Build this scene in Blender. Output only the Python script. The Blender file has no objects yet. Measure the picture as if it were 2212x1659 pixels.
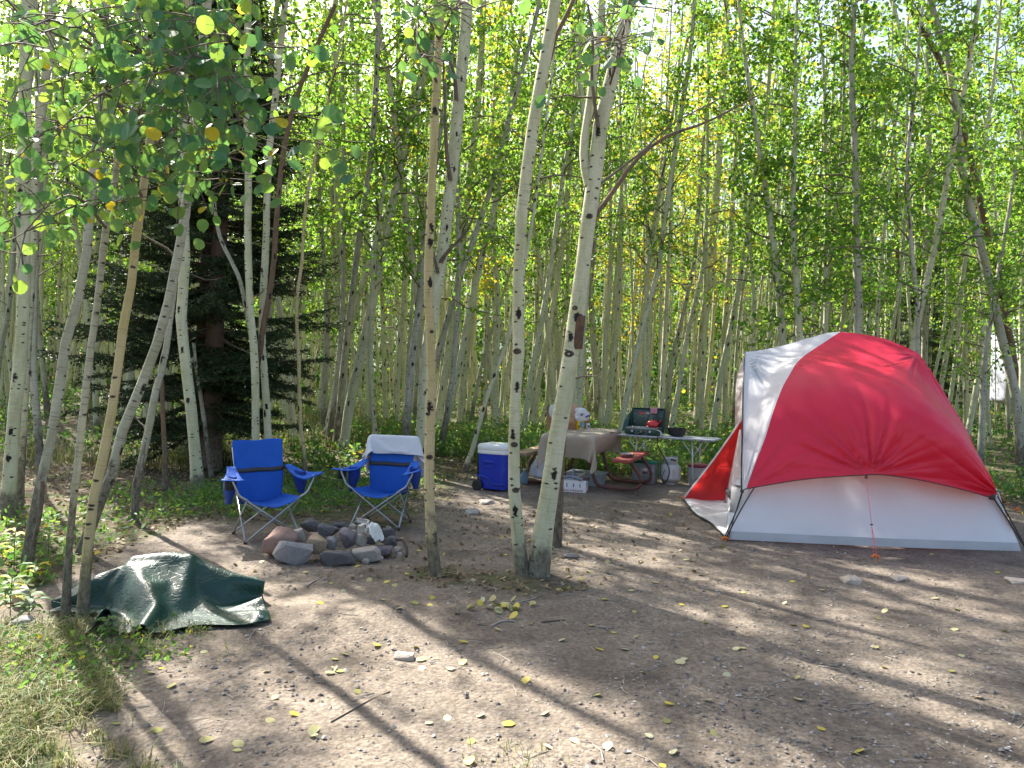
import bpy, bmesh, math, random
import numpy as np
from mathutils import Matrix, Vector, noise
random.seed(7)
rng = np.random.default_rng(7)
D = bpy.data
SC = bpy.context.scene
C = SC.collection
PI = math.pi
rad = math.radians

# ---------------------------------------------------------------- camera, light, exposure
F, CH, ROLL = 1640.0, 1.55, rad(1.6)            # focal length in photo units (2212 wide), eye height, camera roll
CS, SN = math.cos(ROLL), math.sin(ROLL)
cam_d = D.cameras.new('camera'); cam = D.objects.new('camera', cam_d); C.objects.link(cam)
cam_d.sensor_width = 36; cam_d.lens = F/2212*36; cam_d.shift_y = -14.5/2212
cam_d.clip_start = 0.05; cam_d.clip_end = 3000
cam.matrix_world = Matrix.Translation((0, 0, CH)) @ Matrix.Rotation(PI/2, 4, 'X') @ Matrix.Rotation(ROLL, 4, 'Z')
SC.camera = cam

SUN_AZ, SUN_EL = rad(-37), rad(43)              # azimuth from +Y towards +X
sunv = Vector((math.sin(SUN_AZ)*math.cos(SUN_EL), math.cos(SUN_AZ)*math.cos(SUN_EL), math.sin(SUN_EL)))
W = D.worlds.new('World'); SC.world = W; W.use_nodes = True
wn = W.node_tree
sky = wn.nodes.new('ShaderNodeTexSky'); sky.sky_type = 'NISHITA'; sky.sun_disc = False
sky.sun_elevation = SUN_EL; sky.sun_rotation = SUN_AZ; sky.air_density = 1.0; sky.dust_density = 4.0; sky.ozone_density = .3
wn.links.new(sky.outputs[0], wn.nodes['Background'].inputs[0]); wn.nodes['Background'].inputs[1].default_value = 0.095
sl = D.lights.new('sun', 'SUN'); sl.energy = 5.0; sl.angle = rad(0.53); sl.color = (1, 0.95, 0.86)
so = D.objects.new('sun', sl); C.objects.link(so); so.rotation_mode = 'QUATERNION'; so.rotation_quaternion = sunv.to_track_quat('Z', 'Y')
so.location = sunv*40
SC.view_settings.view_transform = 'Standard'; SC.view_settings.look = 'None'; SC.view_settings.gamma = 1
SC.view_settings.exposure = 1.9
SC.cycles.max_bounces = 7; SC.cycles.diffuse_bounces = 4; SC.cycles.transmission_bounces = 6; SC.cycles.glossy_bounces = 3
SC.cycles.transparent_max_bounces = 8; SC.cycles.caustics_reflective = False; SC.cycles.caustics_refractive = False
SC.cycles.use_denoising = True; SC.cycles.sample_clamp_indirect = 6

# ---------------------------------------------------------------- helpers
def unroll(px, py):
    dx, dy = px-1106, py-815
    return dx*CS+dy*SN, -dx*SN+dy*CS
def at(px, py, Y):
    x, y = unroll(px, py); return Vector((x/F*Y, Y, CH-y/F*Y))
def gnd(px, py, z=0.0):
    x, y = unroll(px, py); Y = F*(CH-z)/y; return Vector((x/F*Y, Y, z))
def gh(x, y):
    s, c = np.sin, np.cos
    h = .010*s(1.3*x+.5)*s(1.1*y+1)+.006*s(2.9*x+1.7*y)+.012*s(.5*x+.3)*c(.45*y)
    h = h+.07*np.exp(-((x+.95)**2/.35+(y-4.75)**2/.16))-.03*np.exp(-((x+.45)**2/.06+(y-4.7)**2/.05))
    h = h+.035*np.clip(y-13, 0, 60)+.02*np.clip(-x-4, 0, 8)
    return h
def gz(x, y): return float(gh(np.float64(x), np.float64(y)))

def tag(o, label=None, cat=None, group=None, kind=None):
    if label: o['label'] = label
    if cat: o['category'] = cat
    if group: o['group'] = group
    if kind: o['kind'] = kind
    return o
def empty(name, label, cat, loc=(0, 0, 0), rz=0, group=None):
    o = D.objects.new(name, None); C.objects.link(o); o.location = loc; o.rotation_euler = (0, 0, rz)
    o.empty_display_size = .1
    return tag(o, label, cat, group)
def link(name, me, m, parent=None):
    o = D.objects.new(name, me); C.objects.link(o)
    for k in (m if isinstance(m, (list, tuple)) else [m]): me.materials.append(k)
    if parent: o.parent = parent
    return o
def np_mesh(name, V, Fs, uv=None, smooth=True, matidx=None):
    """V (n,3); Fs list of (m,k) index arrays"""
    me = D.meshes.new(name)
    Fs = [f for f in Fs if len(f)]
    nl = sum(f.size for f in Fs); nf = sum(len(f) for f in Fs)
    me.vertices.add(len(V)); me.vertices.foreach_set('co', np.asarray(V, np.float32).ravel())
    me.loops.add(nl); me.loops.foreach_set('vertex_index', np.concatenate([f.ravel() for f in Fs]).astype(np.int32))
    me.polygons.add(nf)
    tot = np.concatenate([np.full(len(f), f.shape[1]) for f in Fs]).astype(np.int32)
    st = np.concatenate([[0], np.cumsum(tot)[:-1]]).astype(np.int32)
    me.polygons.foreach_set('loop_start', st)
    try: me.polygons.foreach_set('loop_total', tot)
    except Exception: pass
    me.polygons.foreach_set('use_smooth', np.full(nf, smooth))
    if matidx is not None: me.polygons.foreach_set('material_index', np.asarray(matidx, np.int32))
    if uv is not None:
        l = me.uv_layers.new(name='UVMap')
        idx = np.concatenate([f.ravel() for f in Fs])
        l.data.foreach_set('uv', np.asarray(uv, np.float32)[idx].ravel())
    me.update(calc_edges=True); me.validate()
    return me
def tube_np(path, radii, sides=8, flare=None):
    P = np.asarray(path, float); n = len(P); R = np.broadcast_to(np.asarray(radii, float), (n,))
    T = np.gradient(P, axis=0); T /= np.linalg.norm(T, axis=1)[:, None]+1e-9
    ref = np.array([0, 1., 0]) if abs(T[:, 2]).mean() > .7 else np.array([0, 0, 1.])
    A = np.cross(T, ref); A /= np.linalg.norm(A, axis=1)[:, None]+1e-9
    B = np.cross(T, A)
    th = np.arange(sides)/sides*2*PI
    RR = R[:, None]*np.ones((1, sides))
    if flare is not None: RR = RR*flare
    V = P[:, None, :]+RR[..., None]*(np.cos(th)[None, :, None]*A[:, None, :]+np.sin(th)[None, :, None]*B[:, None, :])
    i = np.arange(n-1)[:, None]*sides; j = np.arange(sides)[None, :]; k = (j+1) % sides
    Q = np.stack([i+j, i+k, i+sides+k, i+sides+j], -1).reshape(-1, 4)
    L = np.concatenate([[0], np.cumsum(np.linalg.norm(np.diff(P, axis=0), axis=1))])
    rm = R.mean()
    U = np.stack([np.broadcast_to(th*rm, (n, sides)), np.broadcast_to(L[:, None], (n, sides))], -1)
    return V.reshape(-1, 3), Q, U.reshape(-1, 2)
def smooth_path(pts, n):
    """Catmull-Rom through pts, n samples"""
    P = np.asarray(pts, float); m = len(P)
    if m == 2:
        t = np.linspace(0, 1, n)[:, None]; return P[0]*(1-t)+P[1]*t
    Q = np.vstack([2*P[0]-P[1], P, 2*P[-1]-P[-2]])
    L = np.concatenate([[0], np.cumsum(np.linalg.norm(np.diff(P, axis=0), axis=1)+1e-9)])
    out = []
    for s in np.linspace(0, L[-1]*.999999, n):
        i = int(np.searchsorted(L, s, 'right')-1); i = min(max(i, 0), m-2)
        t = (s-L[i])/(L[i+1]-L[i]); a, b, c, d = Q[i], Q[i+1], Q[i+2], Q[i+3]
        out.append(.5*((2*b)+(c-a)*t+(2*a-5*b+4*c-d)*t*t+(3*b-a-3*c+d)*t**3))
    return np.array(out)

class MB:
    """collects shapes into one bmesh, linked as one mesh object"""
    def __init__(s): s.bm = bmesh.new()
    def box(s, c, size, rz=0, bev=0, M=None):
        r = bmesh.ops.create_cube(s.bm, size=1); vs = r['verts']
        X = Matrix.Translation(c) @ Matrix.Rotation(rz, 4, 'Z') @ Matrix.Diagonal((*size, 1))
        if M: X = M @ X
        bmesh.ops.transform(s.bm, matrix=X, verts=vs)
        if bev:
            es = list({e for v in vs for e in v.link_edges})
            bmesh.ops.bevel(s.bm, geom=es, offset=bev, segments=2, affect='EDGES', profile=.5)
        return s
    def tube(s, path, r, sides=8, n=0, cap=True):
        P = smooth_path(path, n) if n else np.asarray(path, float)
        V, Q, _ = tube_np(P, r, sides); s.raw(V, Q)
        if cap:
            s.bm.verts.ensure_lookup_table(); b = len(s.bm.verts)-len(V)
            s.bm.faces.new([s.bm.verts[b+k] for k in range(sides)][::-1]); s.bm.faces.new([s.bm.verts[len(s.bm.verts)-sides+k] for k in range(sides)])
        return s
    def raw(s, V, Fc):
        vs = [s.bm.verts.new(v) for v in V]
        for f in Fc:
            try: s.bm.faces.new([vs[int(i)] for i in f])
            except ValueError: pass
        return s
    def lathe(s, prof, sides=24, M=None, sx=1, sy=1):
        V = []
        for r, z in prof:
            for k in range(sides):
                a = 2*PI*k/sides; v = Vector((r*math.cos(a)*sx, r*math.sin(a)*sy, z)); V.append(M @ v if M else v)
        n = len(prof); Fc = [(i*sides+j, i*sides+(j+1) % sides, (i+1)*sides+(j+1) % sides, (i+1)*sides+j) for i in range(n-1) for j in range(sides)]
        Fc.append(list(range(sides))[::-1]); Fc.append([(n-1)*sides+j for j in range(sides)])
        return s.raw(V, Fc)
    def grid(s, fn, nu, nv):
        V = [fn(i/(nu-1), j/(nv-1)) for j in range(nv) for i in range(nu)]
        return s.raw(V, [(j*nu+i, j*nu+i+1, (j+1)*nu+i+1, (j+1)*nu+i) for j in range(nv-1) for i in range(nu-1)])
    def build(s, name, m, parent=None, smooth=True, thick=0, angle=None):
        bmesh.ops.recalc_face_normals(s.bm, faces=s.bm.faces[:])
        me = D.meshes.new(name); s.bm.to_mesh(me); s.bm.free()
        o = link(name, me, m, parent)
        if smooth:
            me.shade_smooth()
            if angle: me.set_sharp_from_angle(angle=rad(angle))
        if thick:
            md = o.modifiers.new('s', 'SOLIDIFY'); md.thickness = thick; md.offset = 0
        return o

# ---------------------------------------------------------------- materials
class NT:
    def __init__(s, name):
        s.m = D.materials.new(name); s.m.use_nodes = True; s.t = s.m.node_tree; s.b = s.t.nodes['Principled BSDF']; s.out = s.t.nodes['Material Output']
    def n(s, typ, ins=None, **kw):
        nd = s.t.nodes.new('ShaderNode'+typ)
        for k, v in kw.items(): setattr(nd, k, v)
        for k, v in (ins or {}).items(): s.set(nd.inputs[k], v)
        return nd
    def set(s, sock, v):
        if isinstance(v, bpy.types.NodeSocket): s.t.links.new(v, sock)
        elif isinstance(v, bpy.types.Node): s.t.links.new(v.outputs[0], sock)
        else: sock.default_value = (*v, 1) if isinstance(v, tuple) and len(v) == 3 and sock.type == 'RGBA' else v
    def mix(s, f, a, b, blend='MIX'):
        nd = s.t.nodes.new('ShaderNodeMix'); nd.data_type = 'RGBA'; nd.blend_type = blend
        s.set(nd.inputs[0], f); s.set(nd.inputs[6], a); s.set(nd.inputs[7], b); return nd.outputs[2]
    def ramp(s, f, stops):
        nd = s.n('ValToRGB', {0: f}); e = nd.color_ramp.elements
        while len(e) < len(stops): e.new(.5)
        for k, (p, c) in enumerate(stops): e[k].position = p; e[k].color = (c, c, c, 1) if not isinstance(c, tuple) else (*c, 1)
        return nd.outputs[0]
    def noise(s, vec, scale, detail=3, rough=.5, dist=0):
        return s.n('TexNoise', {'Vector': vec, 'Scale': scale, 'Detail': detail, 'Roughness': rough, 'Distortion': dist}).outputs[0]
    def math(s, op, a, b=0.0, c=0.0):
        nd = s.n('Math', operation=op); s.set(nd.inputs[0], a); s.set(nd.inputs[1], b); s.set(nd.inputs[2], c); return nd.outputs[0]
    def obj(s): return s.n('TexCoord').outputs['Object']
    def pos(s): return s.n('NewGeometry').outputs['Position']
    def scale(s, vec, sc): return s.n('Mapping', {'Vector': vec, 'Scale': sc}).outputs[0]
    def bump(s, h, strength=.3, dist=.01): s.set(s.b.inputs['Normal'], s.n('Bump', {'Height': h, 'Strength': strength, 'Distance': dist}).outputs[0])
_m = {}
def pm(name, c1, c2=None, scale=8, rough=.6, bump=0, bscale=None, metal=0, transl=0, tcol=None, coat=0, spec=None, bdist=.01):
    """plain material: two mottled colours, bump, optional light passing through"""
    if name in _m: return _m[name]
    t = NT(name); c2 = c2 or tuple(k*.82 for k in c1)
    col = t.mix(t.ramp(t.noise(t.obj(), scale, 5, .6), [(.35, 0.), (.68, 1.)]), c1, c2)
    t.set(t.b.inputs['Base Color'], col); t.b.inputs['Metallic'].default_value = metal
    t.set(t.b.inputs['Roughness'], t.math('MULTIPLY_ADD', t.noise(t.obj(), scale*2.3, 3), .25, rough-.12))
    if coat: t.b.inputs['Coat Weight'].default_value = coat; t.b.inputs['Coat Roughness'].default_value = .15
    if spec is not None: t.b.inputs['Specular IOR Level'].default_value = spec
    if bump: t.bump(t.noise(t.obj(), bscale or scale*4, 5, .6), bump, bdist)
    if transl:
        tr = t.n('BsdfTranslucent', {'Color': tcol or c1}); mx = t.n('MixShader', {0: transl, 1: t.b.outputs[0], 2: tr.outputs[0]})
        t.set(t.out.inputs[0], mx.outputs[0])
    _m[name] = t.m; return t.m

def leaf_mat(name, greens, trans, yellow=(.62, .50, .03), gloss=.55, tl=.5):
    t = NT(name)
    r = t.n('NewGeometry').outputs['Random Per Island']
    a = t.n('Attribute', attribute_type='OBJECT', attribute_name='tint').outputs['Fac']
    r2 = t.math('FRACT', t.math('MULTIPLY', r, 37.3))
    isy = t.math('LESS_THAN', r2, a)
    g = t.ramp(r, [(0, greens[0]), (.5, greens[1]), (1, greens[2])])
    gt = t.ramp(r, [(0, trans[0]), (.5, trans[1]), (1, trans[2])])
    col = t.mix(isy, g, yellow); tcol = t.mix(isy, gt, tuple(min(1, k*1.25) for k in yellow))
    vein = t.noise(t.obj(), 60, 2)
    col = t.mix(t.math('MULTIPLY', vein, .4), col, tuple(k*.5 for k in greens[0]))
    t.set(t.b.inputs['Base Color'], col); t.b.inputs['Roughness'].default_value = gloss; t.b.inputs['Specular IOR Level'].default_value = .22
    tr = t.n('BsdfTranslucent', {'Color': tcol}); mx = t.n('MixShader', {0: tl, 1: t.b.outputs[0], 2: tr.outputs[0]})
    t.set(t.out.inputs[0], mx.outputs[0]); return t.m
LEAF = leaf_mat('aspen_leaf', [(.045, .11, .03), (.075, .165, .04), (.12, .21, .045)], [(.16, .36, .04), (.27, .50, .05), (.46, .62, .06)])
LEAF_SHADED = leaf_mat('shaded_leaf', [(.03, .075, .025), (.05, .11, .03), (.08, .15, .035)], [(.07, .17, .03), (.12, .25, .03), (.22, .34, .04)], tl=.4)  # darker copy of the aspen leaf, shade of the deep wood painted into its colours
LEAF_NEAR = leaf_mat('aspen_leaf_near', [(.045, .15, .095), (.065, .20, .125), (.10, .24, .085)], [(.14, .32, .07), (.22, .42, .07), (.42, .56, .06)], tl=.40)
HERB = leaf_mat('herb_leaf', [(.05, .13, .04), (.08, .19, .05), (.14, .25, .06)], [(.12, .28, .05), (.2, .38, .06), (.36, .46, .08)], tl=.4)
GRASSM = leaf_mat('grass_blade', [(.07, .13, .03), (.13, .18, .05), (.24, .235, .10)], [(.14, .24, .04), (.24, .3, .07), (.32, .3, .13)], yellow=(.36, .31, .15), tl=.3, gloss=.6)
LITTER = leaf_mat('litter_leaf', [(.16, .10, .06), (.28, .20, .12), (.42, .36, .24)], [(.2, .13, .06), (.3, .22, .1), (.4, .33, .15)], yellow=(.62, .52, .10), tl=.15, gloss=.6)
NEEDLE = leaf_mat('spruce_needle', [(.026, .05, .022), (.045, .078, .032), (.08, .115, .045)], [(.03, .05, .02), (.04, .07, .02), (.08, .11, .03)], tl=.15, gloss=.5)

def bark(name, pale, green, dark, lines=.34, basez=.9, based=.85):
    t = NT(name); uv = t.n('UVMap').outputs[0]; o = t.pos()
    rnd = t.n('ObjectInfo').outputs['Random']
    off = t.n('VectorMath', {0: uv, 1: t.n('CombineXYZ', {0: rnd, 1: t.math('MULTIPLY', rnd, 17.0)}).outputs[0]}, operation='ADD').outputs[0]
    uvs = off
    col = t.mix(t.ramp(t.noise(t.scale(uvs, (5, 1.2, 1)), 2.2, 4, .6), [(.38, 0.), (.66, 1.)]), pale, green)
    col = t.mix(t.ramp(t.noise(t.scale(uvs, (14, 5, 1)), 2, 4, .7), [(.52, 0.), (.75, .35)]), col, tuple(k*.55 for k in green))
    # fine rings and lenticels
    ln = t.ramp(t.noise(t.scale(uvs, (7, 75, 1)), 1, 3, .6), [(.56, 0.), (.66, 1.)])
    col = t.mix(t.math('MULTIPLY', ln, lines), col, dark)
    vs_ = t.ramp(t.noise(t.scale(uvs, (30, 1.6, 1)), 1.5, 4, .7), [(.60, 0.), (.72, .5)])
    col = t.mix(vs_, col, tuple(k*.6 for k in dark))
    # dark eye scars and flecks
    def scars(su, sv, lo, keep):
        v = t.n('TexVoronoi', {'Vector': t.n('VectorMath', {0: t.scale(uvs, (su, sv, 1)), 1: t.n('VectorMath', {0: t.n('TexNoise', {'Vector': uvs, 'Scale': 40.0}).outputs['Color'], 1: (.35, .35, .0)}, operation='MULTIPLY').outputs[0]}, operation='ADD').outputs[0], 'Scale': 1.0}, voronoi_dimensions='2D')
        m = t.ramp(v.outputs['Distance'], [(lo*.6, 1.), (lo, 0.)])
        k = t.math('LESS_THAN', t.n('SeparateColor', {0: v.outputs['Color']}).outputs[0], keep)
        return t.math('MULTIPLY', m, k)
    col = t.mix(scars(9, 3.2, .17, .30), col, (.025, .022, .02))
    col = t.mix(scars(17, 26, .26, .16), col, (.06, .05, .045))
    h = t.n('SeparateXYZ', {0: uv}).outputs[1]
    bz = t.math('ADD', t.math('MULTIPLY', h, -1/basez), t.math('MULTIPLY_ADD', t.noise(t.scale(uvs, (10, 3, 1)), 2, 5, .7), 1.3, .45))
    col = t.mix(t.math('MULTIPLY', t.ramp(bz, [(.35, 0.), (.62, 1.)]), based), col, t.mix(t.ramp(t.noise(t.scale(uvs, (26, 7, 1)), 2, 6, .75), [(.36, 0.), (.66, 1.)]), (.022, .019, .016), (.25, .215, .16)))
    t.set(t.b.inputs['Base Color'], col); t.b.inputs['Roughness'].default_value = .8; t.b.inputs['Specular IOR Level'].default_value = .2
    bh = t.math('ADD', t.math('MULTIPLY', t.noise(t.scale(uvs, (9, 40, 1)), 1.4, 4, .6), .5), t.math('MULTIPLY', t.noise(t.scale(uvs, (26, 8, 1)), 2, 4, .7), t.ramp(bz, [(.2, .3), (.7, 1.8)])))
    t.bump(bh, .45, .012)
    return t.m
B_WHITE = bark('aspen_bark', (.57, .56, .40), (.43, .43, .26), (.13, .12, .09), .34, .42)
B_TAN = bark('tan_aspen_bark', (.52, .43, .25), (.42, .36, .17), (.16, .11, .06), .35, .7)
B_GREY = bark('grey_aspen_bark', (.45, .44, .35), (.32, .31, .22), (.09, .08, .06), .6, 1.2)
B_DARK = bark('scorched_bark', (.06, .05, .045), (.10, .085, .07), (.02, .018, .016), .6, 2.0)
B_BROWN = bark('brown_bark', (.20, .13, .085), (.14, .10, .07), (.05, .035, .025), .5, 1.0)
TWIG = pm('twig_bark', (.10, .08, .06), (.19, .15, .11), 14, .85)
B_SPRUCE = bark('spruce_bark', (.10, .07, .055), (.15, .10, .075), (.03, .022, .018), .8, 1.0)

# ---------------------------------------------------------------- leaves
def leaf_geo(cen, size, K=6, nrm=None, spread=1.0, aspect=1.0, down=0.0, tip=0.0, fold=0.0):
    """one K-gon leaf per centre; nrm = preferred facing, down = how much the tip hangs"""
    n = len(cen); cen = np.asarray(cen, float)
    N = rng.normal(size=(n, 3))
    if nrm is not None: N = N*spread+np.asarray(nrm, float)
    N /= np.linalg.norm(N, axis=1)[:, None]
    U = rng.normal(size=(n, 3))*(1-down)+np.array([0, 0, -1.])*down*2
    U -= (U*N).sum(1)[:, None]*N; U /= np.linalg.norm(U, axis=1)[:, None]+1e-9
    Wv = np.cross(N, U)
    th = np.arange(K)/K*2*PI
    r = 1+tip*np.maximum(0, np.cos(th))**6
    a = np.cos(th)*r; b = np.sin(th)*aspect
    s = np.broadcast_to(np.asarray(size, float), (n,))[:, None, None]*.5
    V = cen[:, None, :]+s*(a[None, :, None]*U[:, None, :]+b[None, :, None]*Wv[:, None, :]+fold*np.abs(b)[None, :, None]*N[:, None, :])
    return V.reshape(-1, 3), (np.arange(n*K).reshape(n, K))
def stuff(name, V, Fc, m, label, cat, tint=0.0, smooth=False):
    o = link(name, np_mesh(name, V, Fc if isinstance(Fc, list) else [Fc], smooth=smooth), m); o['tint'] = tint
    return tag(o, label, cat, kind='stuff')

# ---------------------------------------------------------------- setting
def axis(lo, hi, a, b, step, grow=1.18):
    xs = list(np.arange(a, b+1e-6, step)); s = step; x = a
    while x > lo: s *= grow; x -= s; xs.insert(0, x)
    s = step; x = xs[-1]
    while x < hi: s *= grow; x += s; xs.append(x)
    return np.array(xs)
gx = axis(-900, 900, -4.5, 6, .06); gy = axis(-300, 1500, 1.2, 11.5, .06)
GX, GY = np.meshgrid(gx, gy)
GZ = gh(GX, np.minimum(GY, 60))
nearw = np.clip((14-GY)/3, 0, 1)*np.clip((GY-.5), 0, 1)
GZ += nearw*(rng.normal(size=GX.shape)*.0022+.004*np.sin(GX*9+3*np.sin(GY*5))*np.sin(GY*8+2*np.sin(GX*6)))
nx, ny = len(gx), len(gy)
ii = np.arange(ny-1)[:, None]*nx+np.arange(nx-1)[None, :]
gq = np.stack([ii, ii+1, ii+nx+1, ii+nx], -1).reshape(-1, 4)
def forest_mask(x, y):
    w = .5*np.sin(x*1.7+.6)+.3*np.sin(x*3.9+y)+.2*np.sin(x*7.1+2*y)
    a = np.clip((y-(10.9+.35*w+.10*np.clip(x, -4, 6)))/1.2, 0, 1)
    b = np.clip((-x-(2.9+.15*w+.0*(y-4)))/.5, 0, 1)
    c = np.clip((y-(7.15+.2*w))/.9, 0, 1)*np.clip((-.45-x+.3*w)/.7, 0, 1)
    d = np.clip((x-6.2)/.8, 0, 1)*np.clip((y-7)/1.5, 0, 1)
    e = np.clip((-x-(1.62+.12*w+.22*(y-3.2)))/.35, 0, 1)*np.clip((4.5-y)/.6, 0, 1)
    g = .62*np.exp(-((x-.1)**2/.55+(y-5.75)**2/.22))+.5*np.exp(-((x+.55)**2/.12+(y-5.95)**2/.1))+.32*np.exp(-((x+.3)**2/2.2+(y-8.3)**2/1.4))
    return np.maximum.reduce([a, b, c, d, e, g])
gme = np_mesh('ground', np.stack([GX, GY, GZ], -1).reshape(-1, 3), [gq])
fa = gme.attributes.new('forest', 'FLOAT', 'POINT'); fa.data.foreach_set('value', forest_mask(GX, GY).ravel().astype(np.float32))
def ground_mat():
    t = NT('camp_ground'); p = t.pos()
    f = t.n('Attribute', attribute_name='forest').outputs['Fac']
    big = t.noise(p, .55, 4, .6); mid = t.noise(p, 3.2, 6, .65); fine = t.noise(p, 34, 6, .7)
    dirt = t.mix(t.ramp(big, [(.38, 0.), (.62, 1.)]), (.24, .195, .15), (.185, .153, .122))
    dirt = t.mix(t.ramp(mid, [(.35, 0.), (.7, 1.)]), dirt, (.30, .25, .20))
    dirt = t.mix(t.ramp(t.noise(p, 1.4, 5, .7), [(.47, 0.), (.68, .85)]), dirt, (.088, .073, .06))
    vo = t.n('TexVoronoi', {'Vector': p, 'Scale': 46.0}); vb = t.n('TexVoronoi', {'Vector': p, 'Scale': 19.0})
    st = t.mix(t.n('SeparateColor', {0: vo.outputs['Color']}).outputs[1], (.10, .095, .09), (.33, .31, .29))
    grav = t.math('MULTIPLY', t.ramp(vo.outputs['Distance'], [(.28, 1.), (.42, 0.)]), t.ramp(t.noise(p, 1.1, 4, .6), [(.44, .05), (.66, .7)]))
    dirt = t.mix(grav, dirt, st)
    dirt = t.mix(t.ramp(fine, [(.38, .65), (.6, 0.)]), dirt, (.07, .058, .048))
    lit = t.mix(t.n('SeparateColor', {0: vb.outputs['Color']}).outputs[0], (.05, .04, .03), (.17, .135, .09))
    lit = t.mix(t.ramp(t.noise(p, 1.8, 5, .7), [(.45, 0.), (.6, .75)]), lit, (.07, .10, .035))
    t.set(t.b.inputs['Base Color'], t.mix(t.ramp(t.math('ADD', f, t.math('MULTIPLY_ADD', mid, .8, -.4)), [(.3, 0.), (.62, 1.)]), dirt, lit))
    t.b.inputs['Roughness'].default_value = .95; t.b.inputs['Specular IOR Level'].default_value = .12
    h = t.math('ADD', t.math('MULTIPLY', t.math('SUBTRACT', .5, vo.outputs['Distance']), .55), t.math('ADD', t.math('MULTIPLY', fine, .7), t.math('MULTIPLY', mid, 1.2)))
    t.bump(h, .65, .016)
    return t.m
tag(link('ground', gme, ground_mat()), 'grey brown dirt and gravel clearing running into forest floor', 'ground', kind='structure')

# distant hillside beyond the grove
hx = np.linspace(-700, 700, 90); hv = np.linspace(0, 1, 24)
HX, HV = np.meshgrid(hx, hv)
ridge = 62+26*np.sin(HX*.006+.8)+12*np.sin(HX*.017)+5*np.sin(HX*.05)
HY = 230+260*HV; HZ = -2+ridge*HV**.9+2.5*np.sin(HX*.13+HV*9)*HV
ii = np.arange(23)[:, None]*90+np.arange(89)[None, :]
hq = np.stack([ii, ii+1, ii+91, ii+90], -1).reshape(-1, 4)
def hill_mat():
    t = NT('hill_forest'); p = t.pos()
    c = t.mix(t.ramp(t.noise(t.scale(p, (1, 1, .6)), .16, 5, .7), [(.4, 0.), (.6, 1.)]), (.06, .10, .06), (.13, .17, .09))
    t.set(t.b.inputs['Base Color'], t.mix(t.ramp(t.noise(p, .012, 3), [(.5, 0.), (.6, .7)]), c, (.22, .21, .22))); t.b.inputs['Roughness'].default_value = .95
    t.bump(t.noise(p, .3, 4, .7), 1, 3); return t.m
tag(link('hills', np_mesh('hills', np.stack([HX, HY, HZ], -1).reshape(-1, 3), [hq]), hill_mat()), 'wooded mountainside glimpsed between the aspen trunks', 'hill', kind='structure')

# ---------------------------------------------------------------- aspens
def tree_parts(path, radii, hc, nb, Lmax, nleaf, lsize, K=6, dead=8, sides=9, deadL=(.2, .8), seed=0, spreadz=.16, dead_h=(.18, .75)):
    """trunk+branch mesh arrays and crown leaf arrays along a trunk path"""
    r_ = np.random.default_rng(seed)
    P = np.asarray(path, float); n = len(P); R = np.asarray(radii, float)
    wob = 1+.05*r_.normal(size=(n, sides))
    wob = (wob+np.roll(wob, 1, 1)+np.roll(wob, -1, 1))/3
    V, Q, U = tube_np(P, R, sides, wob)
    Vs, Qs, Us, mi = [V], [Q], [U], [np.zeros(len(Q), int)]; base = len(V)
    H = P[:, 2]; ztop = H[-1]
    def point(z):
        i = min(max(int(np.searchsorted(H, z)), 1), n-1); t = (z-H[i-1])/(H[i]-H[i-1]+1e-9)
        return P[i-1]*(1-t)+P[i]*t, R[i-1]*(1-t)+R[i]*t
    cen = []
    def limb(z, L, el, droop, r0, m, leaves, az=None):
        nonlocal base
        p, rr = point(z); az = r_.uniform(0, 2*PI) if az is None else az
        d = np.array([math.cos(az)*math.cos(el), math.sin(az)*math.cos(el), math.sin(el)])
        s = np.linspace(0, 1, 6)[:, None]; j = np.cumsum(r_.normal(size=(6, 3))*.045*L, axis=0); j -= j[0]
        B = p+d*s*L+j+np.array([0, 0, -1])*droop*L*s**2
        v, q, u = tube_np(B, np.minimum(r0, rr*.7)*(1-.8*s[:, 0])+.0015, 4)
        Vs.append(v); Qs.append(q+base); Us.append(u); mi.append(np.full(len(q), m)); base += len(v)
        if leaves:
            t = r_.uniform(.2, 1.02, leaves)
            c = np.stack([np.interp(t, s[:, 0], B[:, k]) for k in range(3)], 1)
            tw = max(2, int(L*5)); k = r_.integers(0, tw, leaves)          # leaves gather round side twigs
            toff = r_.normal(size=(tw, 3))*np.array([.22, .22, .16])*min(1, L)
            tt = r_.uniform(.25, 1, tw); tb = np.stack([np.interp(tt, s[:, 0], B[:, q_]) for q_ in range(3)], 1)
            c2 = tb[k]+toff[k]+r_.normal(size=(leaves, 3))*np.array([.11, .11, .09])
            pick = r_.uniform(size=leaves) < .75
            cen.append(np.where(pick[:, None], c2, c+r_.normal(size=(leaves, 3))*.09))
    for k in range(dead):
        z = ztop*r_.uniform(*dead_h)
        limb(z, r_.uniform(*deadL), r_.uniform(-.2, .9), r_.uniform(-.3, .2), .009, 1, 0)
    for k in range(nb):
        f = (k+r_.uniform())/nb; z = hc+(ztop-hc)*f*.97
        L = Lmax*(1-.75*f)*r_.uniform(.55, 1.1)
        limb(z, L, r_.uniform(.15, .9), r_.uniform(0, .45), .014*(1-.5*f)+.003, 1, max(3, int(nleaf/nb*r_.uniform(.5, 1.5))))
    me = np_mesh('trunk', np.vstack(Vs), [np.vstack(Qs)], np.vstack(Us), True, np.concatenate(mi))
    cm = None
    if cen:
        c = np.vstack(cen); V, Fc = leaf_geo(c, lsize*r_.uniform(.7, 1.2, len(c)), K, down=.55, tip=.12)
        cm = np_mesh('crown', V, [Fc], smooth=False)
    return me, cm
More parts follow.
